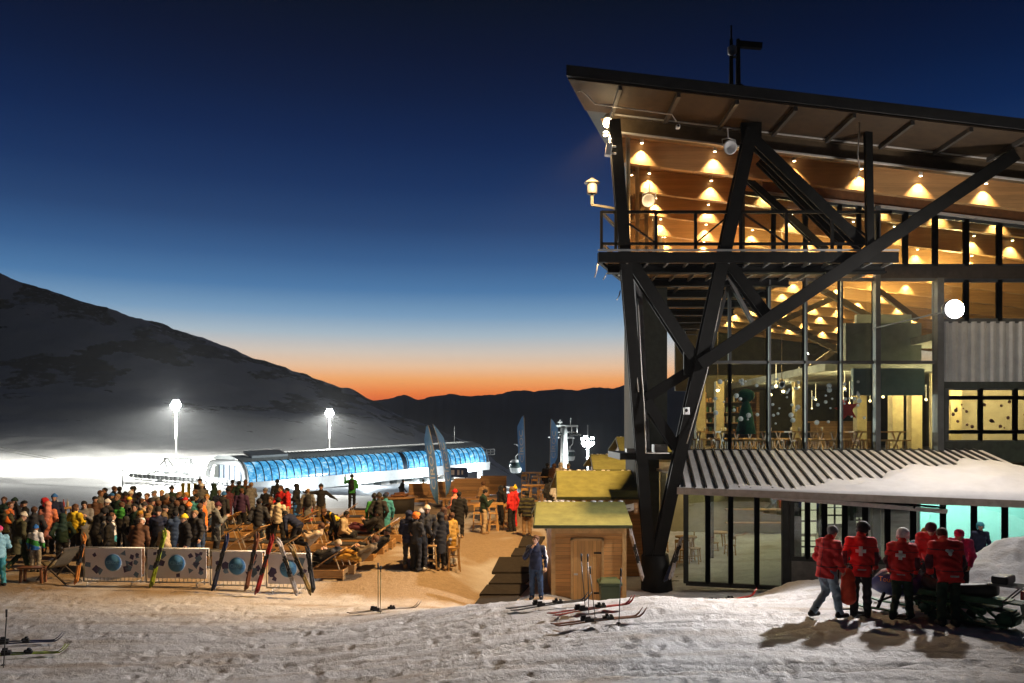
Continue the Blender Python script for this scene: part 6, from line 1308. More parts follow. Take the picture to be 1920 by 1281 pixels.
# ---------------------------------------------------------------- the people
# (photo column, row of the head top or feet, mode, facing deg [0 = back to camera], pose, jacket kind, jacket, trousers, hat, hat colour, size, label)
GA, GB, GC, GD = 'guests in the dense left crowd','guests among the loungers','guests around the high tables','guests far back on the terrace'
CR = [
 (8,931,'h',200,'drink','jacket','dgreen','black','hair','brown',1.,'person in dark green jacket, brown hair, at the left photo edge above the orange jacket',GA),
 (18,940,'h',-80,'talk','jacket','orange','black','hair','brown',1.,'person in bright orange jacket at the left end of the crowd',GA),
 (28,933,'h',150,'stand','jacket','charcoal','black','beanie','dgreen',1.,'person in charcoal jacket and dark green beanie behind the orange jacket',GA),
 (46,938,'h',120,'handup','jacket','black','black','cap','black',1.,'person in black cap and black jacket raising one hand, left of the salmon jacket',GA),
 (33,1071,'f',-35,'stride','coat','olive','dgreen','beanie','cream',1.02,'person in long olive coat and cream beanie, striding in front of the left crowd',GA),
 (67,1072,'f',8,'stand','jacket','white','lgrey','beanie','blue',.80,'child in blue beanie and white, green and blue striped jacket',GA),
 (64,949,'h',30,'pockets','coat','charcoal','black','hair','brown',1.,'person in charcoal coat, bare headed, between olive coat and salmon jacket',GA),
 (90,939,'h',10,'stand','coat','salmon','black','hood','salmon',1.,'person in salmon pink hooded coat seen from behind',GA),
 (84,933,'h',160,'talk','jacket','black','black','hood','red',1.,'person with a red hood peeping out behind the salmon coat',GA),
 (102,926,'h',200,'drink','jacket','navy','black','beanie','blue',1.02,'person in navy jacket and blue beanie holding a drink at the bottle table',GA),
 (141,945,'h',-10,'drink','jacket','yellow','charcoal','longhair','brown',1.,'person in bright yellow jacket with dark hair, back to the camera',GA),
 (117,962,'h',40,'pockets','jacket','dgreen','black','hood','dgreen',.95,'person in dark green hooded jacket left of the yellow jacket',GA),
 (-2,985,'h',60,'talk','jacket','lblue','teal','beanie','pink',.95,'person in light blue jacket and pink beanie cut by the left photo edge',GA),
 (188,919,'h',-75,'talk','jacket','grey','black','hair','brown',1.02,'person in grey jacket, brown hair, turned right at the left of the main crowd',GA),
 (197,914,'h',150,'stand','jacket','black','black','hair','black',1.,'person in black behind the grey jacket at the left of the main crowd',GA),
 (214,911,'h',-40,'stand','jacket','charcoal','black','hair','brown',1.,'brown haired person in charcoal at the upper left of the main crowd',GA),
 (224,912,'h',60,'talk','jacket','black','charcoal','hair','black',1.,'black haired person in black just left of the white hat',GA),
 (221,926,'h',170,'drink','jacket','dgreen','black','hair','tan',1.,'fair haired person in dark green facing the camera above the green top',GA),
 (228,941,'h',20,'talk','jacket','green','black','hair','brown',.95,'person in green top with dark vest, left of the yellow cap',GA),
 (242,931,'h',15,'pockets','jacket','dkhaki','black','cap','yellow',1.,'person in khaki jacket with yellow cap, back to camera',GA),
 (245,920,'h',190,'stand','jacket','charcoal','black','beanie','white',1.,'person in charcoal with white beanie behind the yellow cap',GA),
 (250,912,'h',170,'talk','jacket','navy','black','helmet','black',1.,'person in navy with black ski helmet behind the yellow cap',GA),
 (261,922,'h',100,'drink','jacket','navy','black','hair','black',1.,'person in navy, black hair, right of the yellow cap',GA),
 (269,941,'h',0,'phone','jacket','tan','charcoal','beanie','charcoal',1.,'person in beige shouldered brown jacket and charcoal beanie seen from behind',GA),
 (181,958,'h',-20,'stoop','jacket','black','black','helmet','black',1.,'person in black jacket and black helmet just above the first banner',GA),
 (209,961,'h',-55,'stand','jacket','white','black','hair','brown',.98,'person in white and teal jacket wearing a rucksack near the first banner',GA),
 (258,976,'h',5,'stoop','coat','brown','brown','cap','white',1.02,'person in big brown coat and white cap with red scarf behind the banners',GA),
 (283,934,'h',-30,'talk','jacket','black','black','beanie','black',1.,'person in black beanie and black jacket right of the beige shoulders',GA),
 (297,938,'h',10,'pockets','jacket','charcoal','black','hair','brown',1.,'person in charcoal vest, brown hair, in the middle of the crowd',GA),
 (304,918,'h',190,'talk','jacket','black','black','hair','beige',1.,'blond person in black at the far middle of the crowd',GA),
 (322,911,'h',200,'stand','jacket','dgreen','black','beanie','black',1.02,'tall person in dark green, black beanie, far side of the crowd centre',GA),
 (323,930,'h',-5,'wide','coat','black','black','hair','black',1.06,'big person in long black coat at the centre of the crowd',GA),
 (337,921,'h',150,'drink','jacket','navy','black','hair','tan',1.,'fair haired person in navy facing the camera near the crowd centre',GA),
 (349,922,'h',175,'talk','jacket','brown','black','hair','mustard',1.,'ginger haired person in brown jacket near the yellow markers',GA),
 (354,942,'h',0,'stand','jacket','red','black','beanie','orange',.98,'person in black and red jacket with bright orange beanie',GA),
 (366,917,'h',160,'stand','jacket','charcoal','black','hair','brown',1.,'brown haired person in charcoal below the yellow markers',GA),
 (375,897,'h',170,'stand','jacket','black','black','pompom','black',1.04,'person with black bobble hat standing tallest at the crowd far side',GA),
 (378,906,'h',20,'talk','jacket','grey','black','beanie','white',1.,'person in white beanie and grey jacket below the bobble hat',GA),
 (401,906,'h',90,'talk','jacket','dgreen','black','hood','dgreen',1.,'person in dark green with hood up at the right rear of the crowd',GA),
 (371,924,'h',150,'phone','jacket','navy','black','hair','black',1.,'black haired person in navy holding a phone right of the orange beanie',GA),
 (388,926,'h',200,'talk','jacket','lgrey','jeans','hair','mustard',.97,'ginger haired person in light grey top and jeans',GA),
 (405,941,'h',-60,'phone','coat','camo','black','beanie','maroon',1.,'person in grey camouflage coat with maroon beanie',GA),
 (428,913,'h',80,'talk','coat','maroon','black','hair','black',1.,'person in long maroon coat stretching a hand left',GA),
 (436,899,'h',10,'stand','jacket','brown','black','hair','black',1.,'person in brown jacket, black hair, right of the maroon coat',GA),
 (448,901,'h',0,'pockets','coat','dgreen','black','hair','black',1.02,'person in long dark green coat before the station arch',GA),
 (460,899,'h',-20,'talk','jacket','brown','beige','longhair','brown',1.,'long haired person in brown jacket and beige trousers',GA),
 (471,904,'h',60,'talk','coat','grey','charcoal','hair','tan',1.,'person in grey coat at the right end of the standing crowd',GA),
 (313,981,'h',0,'sit','jacket','beige','black','hair','black',1.05,'person seated low behind the banners wearing a beige top',GA),
 (205,968,'h',100,'drink','jacket','black','black','hair','black',.95,'black haired person in black between white teal jacket and first banner',GA),
 (308,946,'h',-70,'talk','jacket','dkhaki','black','cap','black',1.,'person in khaki with black cap turned right in the middle of the crowd',GA),
 (340,948,'h',40,'talk','coat','charcoal','black','longhair','black',.98,'long haired person in charcoal coat left of the orange beanie',GA),
 (375,943,'h',-30,'pockets','jacket','black','jeans','hair','brown',1.,'brown haired person in black and blue jeans right of the orange beanie',GA),
 (276,924,'h',190,'talk','jacket','maroon','black','hair','brown',1.,'person in maroon jacket behind the charcoal beanie',GA),
 (290,919,'h',140,'stand','jacket','grey','black','cap','grey',1.,'person with grey cap and grey jacket at the crowd far side',GA),
 (416,932,'h',120,'drink','jacket','black','charcoal','hood','black',.96,'person in black with hood up right of the camouflage coat',GA),
 (240,952,'h',-80,'stand','jacket','charcoal','grey','hair','black',.95,'person in charcoal and grey trousers below the yellow cap',GA),
 (288,962,'h',20,'stoop','jacket','maroon','black','hair','black',.95,'person in maroon leaning forward above the second banner',GA),
 (486,934,'h',5,'pockets','jacket','charcoal','pjeans','hair','black',1.02,'person in charcoal jacket and pale jeans, back to the camera, among loungers',GB),
 (508,931,'h',160,'stand','jacket','brown','black','hair','brown',.98,'person in brown jacket behind the beige sweater',GB),
 (520,898,'h',40,'stand','jacket','black','black','hair','black',1.03,'tall black haired person in black behind the red suit',GB),
 (527,911,'h',150,'talk','suit','red','red','hair','brown',1.,'person in bright red ski suit',GB),
 (522,932,'h',-10,'wide','jacket','cream','black','hair','black',.98,'person in cream sweater and black trousers, back to the camera',GB),
 (539,913,'h',100,'stand','jacket','red','beige','hair','black',.98,'black haired person in red jacket and beige trousers beside the red suit',GB),
 (556,906,'h',80,'talk','coat','black','blue','hood','black',1.02,'person in black hooded coat and blue trousers right of the red suit',GB),
 (577,915,'h',20,'stand','coat','grey','red','hair','tan',.97,'person in grey coat and red trousers wearing a dark rucksack',GB),
 (602,907,'h',180,'point','jacket','black','dkhaki','beanie','black',1.02,'person in black sweater and khaki trousers stretching both arms out',GB),
 (660,889,'h',5,'handup','jacket','green','black','beanie','black',1.05,'person in green jacket with black rucksack before the lift station',GB),
 (555,1036,'f',60,'bend','jacket','navy','black','hair','black',1.,'person in navy bending over behind the last banner',GB),
 (626,1026,'f',150,'bend','jacket','black','black','hair','brown',1.,'person in black with yellow stripes bending over a lounger',GB),
 (641,958,'h',-90,'sit','jacket','beige','black','hair','black',1.,'person in beige seated on a far lounger',GB),
 (702,925,'h',10,'stand','jacket','green','green','beanie','black',1.,'person in green suit left of the black jacket near the fire pit',GB),
 (711,924,'h',0,'pockets','coat','charcoal','black','beanie','charcoal',1.02,'person in charcoal coat near the fire pit, back to the camera',GB),
 (723,924,'h',30,'stand','coat','teal','black','beanie','navy',1.,'person in blue coat right of the charcoal coat near the fire pit',GB),
 (612,1024,'h',70,'recline','jacket','charcoal','black','beanie','beige',.95,'person with beige beanie lying on the nearest aisle lounger',GB),
 (577,992,'h',80,'recline','jacket','beige','charcoal','hair','brown',1.,'person in beige lying on a lounger behind the bending navy jacket',GB),
 (686,968,'h',80,'recline','jacket','black','maroon','hair','black',1.,'person in black and maroon lying on a far lounger',GB),
 (700,1004,'h',80,'recline','jacket','black','black','cap','black',1.,'person in black with cap lying on a lounger of the aisle row',GB),
 (676,1018,'h',80,'recline','jacket','dkhaki','mustard','hair','brown',1.,'person in khaki lying on a lounger of the aisle row',GB),
 (754,884,'h',-60,'walk','jacket','charcoal','charcoal','hair','black',1.03,'person in charcoal walking right on the far terrace edge',GD),
 (794,882,'h',10,'stand','coat','black','black','beanie','black',1.,'person in black standing just left of the crossed feather flags',GD),
 (767,1064,'f',20,'talk','puffer','navy','charcoal','hood','navy',.98,'person in navy puffer and hood at the left of the table group',GC),
 (780,961,'h',-40,'drink','jacket','charcoal','black','helmet','orange',.98,'person in charcoal with orange helmet in the table group',GC),
 (789,955,'h',170,'talk','jacket','black','black','beanie','lgrey',1.,'person with light striped beanie on the far side of the table group',GC),
 (801,948,'h',185,'stand','jacket','charcoal','black','beanie','cream',1.02,'person with pointed cream beanie facing the camera in the table group',GC),
 (790,1069,'f',0,'talk','jacket','black','black','hood','black',.97,'person in black hoodie with white shoes, back to camera in the table group',GC),
 (826,1069,'f',35,'drink','coat','black','black','hood','black',1.,'person in long black hooded coat right of the group table',GC),
 (832,950,'h',120,'talk','coat','brown','black','longhair','brown',1.,'long haired person in brown behind the black hooded coat',GC),
 (847,1062,'f',60,'stand','coat','mustard','lgrey','hair','brown',.96,'person in mustard yellow coat and grey trousers at the right of the table group',GC),
 (853,917,'h',70,'talk','jacket','salmon','black','beanie','red',1.,'person in orange pink jacket with red beanie right of the flags',GC),
 (861,921,'h',10,'stand','coat','black','black','hair','black',1.,'person in black coat right beside the orange pink jacket',GC),
 (907,1001,'f',-70,'phone','jacket','dgreen','beige','hair','black',1.,'person in dark green jacket and beige trousers left of the bar stools',GC),
 (960,997,'f',50,'pockets','jacket','red','black','hair','tan',1.03,'person in bright red jacket and black trousers by the bar stools',GC),
 (966,911,'h',90,'stand','jacket','red','red','pompom','yellow',1.,'person with yellow bobble hat just behind the bright red jacket',GC),
 (988,1007,'f',5,'stand','puffer','olive','tan','hair','black',1.,'person in olive striped quilted coat, back to the camera',GC),
 (906,902,'h',40,'talk','coat','tan','black','hair','brown',1.,'person in tan coat behind the dark green jacket, before the pale banners',GC),
 (940,910,'h',-50,'talk','coat','black','black','hood','black',1.,'person in black hood leaning at the table left of the red jacket',GC),
 (1026,868,'h',-20,'stand','coat','black','black','hair','black',1.,'person in black left of the white hooded coat on the high ground',GD),
 (1039,869,'h',0,'talk','coat','brown','black','hood','brown',1.,'person in brown fur hood left of the white hooded coat',GD),
 (1051,867,'h',20,'stand','coat','cream','black','hood','cream',1.02,'person in white hooded coat far back beside the second hut',GD),
 (1066,869,'h',120,'stand','coat','grey','black','beanie','grey',1.,'person in grey coat right of the white hooded coat',GD),
 (1032,896,'h',-10,'stand','coat','charcoal','black','hair','black',1.,'person in charcoal with red bag in front of the second hut',GD),
 (1043,899,'h',30,'talk','jacket','white','black','hair','black',.97,'person in white jacket touching the left edge of the second hut',GD),
 (10,948,'h',10,'stand','jacket','olive','black','beanie','dgreen',0.94,'person in olive jacket, green beanie, behind the orange jacket at the left edge',GA),
 (158,938,'h',200,'phone','coat','grey','charcoal','hair','black',1.02,'person in grey coat, black hair, behind the yellow jacket, right',GA),
 (178,930,'h',30,'stand','jacket','brown','black','cap','black',0.96,'person in brown jacket, black cap, left end of the main crowd, low',GA),
 (202,936,'h',140,'talk','coat','charcoal','charcoal','beanie','white',0.98,'person in charcoal coat, white beanie, left part of the main crowd, second row',GA),
 (235,922,'h',10,'drink','puffer','maroon','jeans','beanie','black',1.00,'person in maroon jacket, black beanie, left part of the main crowd, far row',GA),
 (253,944,'h',160,'pockets','jacket','dgreen','black','hair','black',1.02,'person in dark green jacket, black hair, just right of the yellow cap',GA),
 (259,957,'h',-60,'phone','coat','black','charcoal','hair','mustard',0.94,'person in black coat, orange hair, just above the second banner, left',GA),
 (281,947,'h',80,'wide','puffer','tan','jeans','hair','tan',0.96,'person in tan jacket, tan hair, between the charcoal beanie and the vest',GA),
 (297,953,'h',200,'stand','jacket','navy','black','beanie','black',0.98,'person in navy jacket, black beanie, front row above the second banner',GA),
 (312,925,'h',-20,'talk','coat','brown','charcoal','hair','grey',1.00,'person in brown coat, grey hair, far row at the crowd centre',GA),
 (331,938,'h',30,'drink','puffer','black','jeans','hair','brown',1.02,'person in black jacket, brown hair, right beside the big long black coat',GA),
 (348,932,'h',140,'pockets','jacket','dgreen','black','cap','red',0.94,'person in dark green jacket, red cap, behind the orange beanie',GA),
 (361,930,'h',10,'phone','coat','teal','charcoal','hair','black',0.96,'person in teal coat, black hair, right behind the orange beanie',GA),
 (366,956,'h',160,'wide','puffer','charcoal','jeans','hair','tan',0.98,'person in charcoal jacket, tan hair, front row below the orange beanie',GA),
 (381,935,'h',-60,'stand','jacket','orange','black','hair','black',1.00,'person in orange jacket, black hair, left of the camouflage coat',GA),
 (411,918,'h',200,'drink','puffer','navy','jeans','hair','tan',0.94,'person in navy jacket, tan hair, right rear below the green hood',GA),
 (420,922,'h',-20,'pockets','jacket','charcoal','black','beanie','blue',0.96,'person in charcoal jacket, blue beanie, left of the maroon coat',GA),
 (330,957,'h',30,'phone','coat','jeans','charcoal','hair','black',0.98,'person in denim blue coat, black hair, front row between second and third banner',GA),
 (346,964,'h',140,'wide','puffer','black','jeans','beanie','yellow',1.00,'person in black jacket, yellow beanie, front row above the third banner',GA),
 (453,915,'h',10,'stand','jacket','purple','black','hair','brown',1.02,'person in purple jacket, brown hair, in front of the station arch group',GA),
 (498,915,'h',160,'talk','coat','black','charcoal','beanie','grey',0.94,'person in black coat, grey beanie, left of the tall person behind the red suit',GB),
 (266,934,'h',-60,'drink','puffer','lgrey','jeans','hair','brown',0.96,'person in light grey jacket, brown hair, behind the charcoal beanie, right',GA),
 (210,924,'h',80,'pockets','jacket','black','black','cap','blue',0.98,'person in black jacket, blue cap, far left of the main crowd, far row',GA),
]
PEOPLE = {}
for (px,py,mode,fa,pn,jk,jc,tc_,hat,hc,s,lab,grp) in CR:
    ph = {'sit':1.30,'recline':1.0,'stoop':1.62,'bend':1.2}.get(pn,1.77)*s
    loc = at_head(px,py,ph) if mode == 'h' else at_feet(px,py,18.)
    if pn == 'recline': loc.z += .06
    jit = random.Random(px*7+py).uniform(-8,8)
    b = person(loc, R(fa+jit), pn, jk, jc, tc_, hat, hc, s, lab, grp, (px*3+py)%2, gloves=(px+py)%3 == 0, h=.0165, bc='white' if 'white shoes' in lab else ('tan' if (px*py)%7 == 0 else 'black'))
    PEOPLE[lab] = (b, pn)
def by(t): return next(v for k, v in PEOPLE.items() if t in k)
for t_, c_, lab in (('white and teal','grey','grey rucksack worn over the white and teal jacket'),('grey coat and red trousers','charcoal','dark rucksack worn over the grey coat with red trousers'),('green jacket with black rucksack','black','black rucksack worn over the green jacket'),('person in khaki jacket with yellow cap','charcoal','dark rucksack below the yellow cap'),('seated low behind the banners','beige','beige rucksack on the seated person behind the banners')): pack(by(t_), c_, lab)
def recolour(lab, rules, mats_):
    # colour blocks sewn into one garment: its own copy of the mesh with more than one cloth
    b, pn = by(lab); j = next(c for c in b.children if c.name.split('.')[0] in ('jacket','coat')); me = j.data.copy(); j.data = me
    for m in mats_: me.materials.append(m)
    for p_ in me.polygons:
        for k, f in enumerate(rules):
            if f(p_.center): p_.material_index = k+1
    setm(j,[j.material_slots[0].material]+list(mats_))
recolour('child in blue beanie',[lambda c: 1.02 < c.z+c.x*.35 < 1.22, lambda c: c.z+c.x*.35 <= 1.02],[cloth_mat('green'),cloth_mat('blue')])
recolour('white and teal',[lambda c: c.z < 1.08],[cloth_mat('teal')])
recolour('beige shouldered',[lambda c: c.z > 1.26],[cloth_mat('beige')])
recolour('charcoal vest',[lambda c: abs(c.x) > .2],[cloth_mat('beige')])
recolour('black and red jacket',[lambda c: c.z > 1.1],[cloth_mat('charcoal')])
recolour('black with yellow stripes',[lambda c: abs(abs(c.x)-.15) < .03],[cloth_mat('yellow')])
recolour('olive striped',[lambda c: int(c.z/.075)%2 == 0],[cloth_mat('black')])
recolour('green top with dark vest',[lambda c: c.z < 1.2],[cloth_mat('charcoal')])
# the man by the hut
loc = Vector((fx(1005,22.0),22.0,0)); loc.z = gz(loc.x,loc.y)-.01
b = person(loc, R(172), 'mouth','jacket','navy','jeans','hair','brown',1.0,'man in navy jacket with white sleeve stripes and jeans standing beside the hut',None,0,h=.0125)
PEOPLE[b['label']] = (b,'mouth')
recolour('man in navy jacket with white sleeve',[lambda c: c.x > .245 and abs(c.y+.03) < .03 or (c.x < -.245 and abs(c.y-.0) < .03)],[cloth_mat('white')])
# ski patrol in the foreground
white_x = mat('white_cross_print',(.75,.75,.72),.6,0,.04); dgr = 'dgreen'
def emblem(b, pn, w, l_, zoff=.0, blob=False, side=-1):
    j = next(c for c in b.children if c.name.split('.')[0] == 'jacket'); J = PJ[pn]; c0 = np.array(J['chest'])-J['up']*(.08-zoff); u, f = J['up'], J['fwd']; vs = []; fs = []; me = j.data
    nrm = [None]*len(me.vertices)
    idx = {}
    bm = bmesh.new(); bm.from_mesh(me)
    from mathutils.bvhtree import BVHTree
    bv = BVHTree.FromBMesh(bm); bm.free(); g = 22; pts = {}
    for i in range(g+1):
        for k in range(g+1):
            a, c = (i/g-.5)*2*l_, (k/g-.5)*2*l_
            o = Vector(c0+np.array([1,0,0])*a+u*c+f*side*.6); hit = bv.ray_cast(o, Vector(-f*side))
            if hit[0] is not None: pts[i,k] = hit[0]+hit[1]*.006
    for i in range(g):
        for k in range(g):
            a, c = ((i+.5)/g-.5)*2*l_, ((k+.5)/g-.5)*2*l_
            ok = (abs(a) < w and abs(c) < l_) or (abs(c) < w and abs(a) < l_) if not blob else (a*a+c*c < (l_*(.72+.25*math.sin(3*math.atan2(c,a))))**2)
            if ok and all(q in pts for q in ((i,k),(i+1,k),(i+1,k+1),(i,k+1))):
                n0 = len(vs); vs += [pts[i,k],pts[i+1,k],pts[i+1,k+1],pts[i,k+1]]; fs.append((n0,n0+1,n0+2,n0+3))
    m = MB(); m.add(vs,fs,0,True); o = m.build('printed_emblem' if blob else 'white_cross',white_x,j)
def patrol(px, py, d, rz, pn, hat, hc, tc_, lab, s=1., jc='red', jk='patrol', gl=True, skin=0):
    x = (px-960)/F*d; loc = Vector((x,d,gz(x,d)-.03)); b = person(loc,R(rz),pn,jk,jc,tc_,hat,hc,s,lab,'ski patrollers by the snowmobile',skin,gl,h=.0105); PEOPLE[lab] = (b,pn); return b
p1 = patrol(1549,1156,14.75,-62,'stride','hair','grey','pjeans','grey haired patroller in plain red jacket and pale jeans, leftmost of the patrol',.98,gl=False)
p2 = patrol(1614,1154,14.9,-24,'carry','helmet','black','charcoal','tall patroller with black helmet and white cross, holding the orange red rucksack',1.0)
p3 = patrol(1690,1162,14.6,-36,'stride','helmet','white',dgr,'patroller with white helmet and white cross on the back, left of the snowmobile seat',.95)
p4 = patrol(1778,1174,14.2,-8,'stoop','hair','brown',dgr,'broad bare headed patroller in red jacket leaning over the snowmobile',1.02,jk='bulky')
p5 = patrol(1747,1150,15.7,150,'stoop','beanie','maroon','black','patroller with maroon beanie facing the camera across the snowmobile',1.0)
for p_, pn in ((p2,'carry'),(p3,'stride')): emblem(p_,pn,.030,.088,-.0)
emblem(p4,'stoop',.03,.075,.02,True)
for t_ in ('tall patroller','patroller with white helmet','broad bare headed'):
    recolour(t_,[lambda c: abs(c.x) > .235 and .98 < c.z < 1.24, lambda c: c.y < 0 and abs(c.z-.905) < .012 and abs(c.x-.02) < .075, lambda c: abs(c.z-.985+.03*abs(c.x)) < .008 or abs(c.z-1.33) < .006],[cloth_mat('maroon'),cloth_mat('lgrey'),cloth_mat('maroon')])
recolour('grey haired patroller',[lambda c: abs(c.z-1.0) < .008 or abs(c.z-1.34) < .006 or abs(c.x) < .005],[cloth_mat('maroon')])
p6 = patrol(1732,1152,16.6,170,'sit','cap','mustard','black','person in teal patterned jacket seated behind the snowmobile',1.12,'teal','jacket')
recolour('teal patterned',[lambda c: math.sin(c.x*40)*math.sin(c.z*37)*math.sin(c.y*40) > .12],[cloth_mat('white')])
p7 = patrol(1799,1150,15.9,150,'stoop','longhair','pink','black','person in pink top half hidden behind the broad patroller',.90,'pink','jacket',False)
x = fx(1838,20.6); b = person((x,20.6,gz(x,20.6)-.2),R(170),'stand','jacket','navy','black','helmet','teal',.80,'child in blue helmet behind the snow pile at the teal window',None,0,h=.014)
# orange red rucksack hanging from the tall patroller's hand, standing on its frame
x = fx(1590,14.75); t = thing('patrol_rucksack',(x,14.75,gz(x,14.75)),'orange red rescue rucksack on a frame between the first two patrollers','rucksack',R(12))
e = lambda a,b_,ra,rb,ax=None,sc=1,k=.03: (np.array(a,float),np.array(b_,float),ra,rb,ax,sc,k)
V,Q = sdf([e((0,0,.36),(0,0,.72),.13,.11,(1,0,0),1.15),e((0,-.10,.36),(0,-.09,.55),.07,.06,(1,0,0),1.25),e((0,0,.80),(0,0,.86),.08,.05,(1,0,0),1.2)],.012,(),.006); o = link('bag',mesh_np('rucksack_bag',V,Q,[mat('orange_red_nylon',(.66,.055,.018),.6,0,.2,7)]),None,t)
m = MB(); 
for sx in (-.14,.14): m.tube([(sx,.12,0),(sx,.12,.5),(sx*.8,.12,.9)],.014,6)
m.tube([(-.14,.12,.12),(.14,.12,.12)],.012,6); m.build('frame',steel,t); m = MB(); m.tube([(-.08,0,.88),(-.06,0,.97),(.06,0,.97),(.08,0,.88)],.014,6); m.build('handle',black_plastic,t)
# ---------------------------------------------------------------- snowmobile, nose to the left and slightly away
x, y = 7.92, 14.72; t = thing('snowmobile',(x,y,gz(x,y)+.0),'dark green snowmobile with a blue and white hood among the patrollers','snowmobile',R(131)); t.scale = (.9,.9,.9)
dark_g = mat('snowmobile_green_black',(.03,.11,.055),.45,.1,.3,6); hood_b = mat('hood_blue',(.03,.045,.16),.3,0,.2,3); hood_w = mat('hood_white',(.6,.62,.66),.35,0,.08)
def loft(secs, n=14):
    # sections: (x, half width, z low, z high)
    vs = []; fs = []
    for (x_,w,z0,z1) in secs:
        for k in range(n):
            a = 2*math.pi*k/n; ca, sa = math.cos(a), math.sin(a); ex = .62
            vs.append((x_, w*math.copysign(abs(ca)**ex,ca), (z0+z1)/2+(z1-z0)/2*math.copysign(abs(sa)**ex,sa)))
    for i in range(len(secs)-1):
        for k in range(n): fs.append((i*n+k,i*n+(k+1)%n,(i+1)*n+(k+1)%n,(i+1)*n+k))
    fs += [tuple(range(n))[::-1],tuple((len(secs)-1)*n+k for k in range(n))]; return vs, fs
m = MB(); vs,fs = loft([(.35,.20,.42,.70),(.55,.30,.34,.86),(.85,.36,.30,.90),(1.12,.33,.32,.80),(1.32,.22,.38,.66),(1.42,.10,.44,.58)]); m.add(vs,fs,0,True); hd = m.build('hood',hood_b,t)
m = MB(); vs,fs = loft([(.62,.20,.85,.93),(.9,.24,.86,.945),(1.15,.2,.76,.84),(1.3,.12,.64,.70)]); m.add(vs,fs,0,True); m.build('hood_stripe',hood_w,hd)
tm = text_mesh('Touring',.15,.003); o = link('lettering',tm,mat('letter_yellow',(.75,.38,.05),.5),hd); o.matrix_local = Matrix.Translation((.86,.372,.68)) @ Matrix.Rotation(R(180),4,'Z') @ RX
m = MB(); m.add([(.55,-.2,.88),(.55,.2,.88),(.75,.24,.86),(.75,-.24,.86),(.44,-.15,1.12),(.44,.15,1.12)],[(0,1,5,4),(1,2,5),(0,4,3),(2,3,4,5)]); m.build('windscreen',glass('dark_screen',(.35,.4,.42),1.5),t)
m = MB(); vs,fs = loft([(-1.05,.12,.60,.80),(-.95,.17,.56,.84),(-.4,.18,.54,.74),(.1,.17,.54,.74),(.32,.14,.58,.84)]); m.add(vs,fs,0,True); m.build('seat',mat('black_vinyl',(.02,.024,.022),.5,0,.2,7),t)
m = MB(); m.box2((-1.2,-.2,.44),(.55,.2,.56)); m.box2((-.9,-.36,.32),(.5,.36,.36)); m.box2((-1.3,-.2,.50),(-1.0,.2,.55)); m.build('chassis',dark_g,t,.01)
m = MB(); trk = [(.45,.30),(.30,.10),(.10,.02),(-1.15,.02),(-1.38,.10),(-1.42,.22),(-1.30,.34),(-.3,.42),(.3,.40)]
n = len(trk); vs = [(x_,sy*.2,z) for sy in (-1,1) for x_,z in trk]; vs += [((x_+.45)*.93-.45,sy*.2,(z-.2)*.78+.2) for sy in (-1,1) for x_,z in trk]
m.add(vs,[(i,(i+1)%n,n+(i+1)%n,n+i) for i in range(n)]+[(2*n+i,3*n+i,3*n+(i+1)%n,2*n+(i+1)%n) for i in range(n)]+[(i,2*n+i,2*n+(i+1)%n,(i+1)%n) for i in range(n)]+[(n+i,n+(i+1)%n,3*n+(i+1)%n,3*n+i) for i in range(n)])
for i in range(26):
    f_ = i/26*n; a_ = Vector((trk[int(f_)][0],0,trk[int(f_)][1])); b_ = Vector((trk[(int(f_)+1)%n][0],0,trk[(int(f_)+1)%n][1])); c_ = a_.lerp(b_,f_-int(f_)); m.box(c_,(.04,.38,.05))
m.build('track',mat('track_rubber',(.025,.09,.045),.7,0,.3,9),t)
for x_,z,r in ((.2,.22,.12),(-.5,.13,.09),(-1.22,.19,.14),(-.1,.13,.09),(-.85,.3,.08)):
    m = MB()
    for sy in (-.225,.225): m.lathe((x_,sy,z),[(r,-.02),(r,.02)],14,0,Matrix.Rotation(R(90),3,'X'))
    m.build('bogie_wheel',dark_g,t)
m = MB(); 
for sy in (-.24,.24): m.bar((.25,sy,.40),(-.35,sy,.08),.05); m.bar((-.55,sy,.42),(-1.0,sy,.08),.05); m.bar((-.25,sy,.42),(-.7,sy,.08),.045); m.bar((.1,sy,.06),(-1.3,sy,.06),.05)
m.build('suspension_rail',dark_g,t)
for sy in (-.42,.42):
    m = MB(); pts = [(1.75,sy,.20),(1.66,sy,.08),(1.4,sy,.035),(.75,sy,.035)]; m.slab([(p_[0],sy-.06,p_[2]) for p_ in pts]+[(p_[0],sy-.06,p_[2]+.03) for p_ in reversed(pts)],(0,.12,0)); m.build('ski',dark_g,t)
    m = MB(); m.bar((1.1,sy,.06),(1.0,sy*.6,.45),.05); m.bar((1.1,sy,.2),(.8,sy*.5,.36),.04); m.build('ski_strut',steel,t)
m = MB(); m.tube([(.42,-.36,1.02),(.45,-.2,1.06),(.5,0,1.0),(.45,.2,1.06),(.42,.36,1.02)],.018,6); m.tube([(.5,0,1.0),(.6,0,.8)],.025,6); m.build('handlebar',black_plastic,t)
m = MB()
for k in range(5): m.bar((-1.55,-.25+.125*k,.84),(-.95,-.25+.125*k,.84),.02)
m.bar((-1.55,-.26,.84),(-1.55,.26,.84),.03); m.bar((-.95,-.26,.84),(-.95,.26,.84),.03); m.tube([(-1.5,-.25,.84),(-1.2,-.22,.52)],.016,6); m.tube([(-1.5,.25,.84),(-1.2,.22,.52)],.016,6); m.build('rear_rack',steel2,t)
m = MB(); m.box2((-1.30,-.24,.86),(-1.0,.24,1.02)); m.build('rack_bag',black_plastic,t,.04)
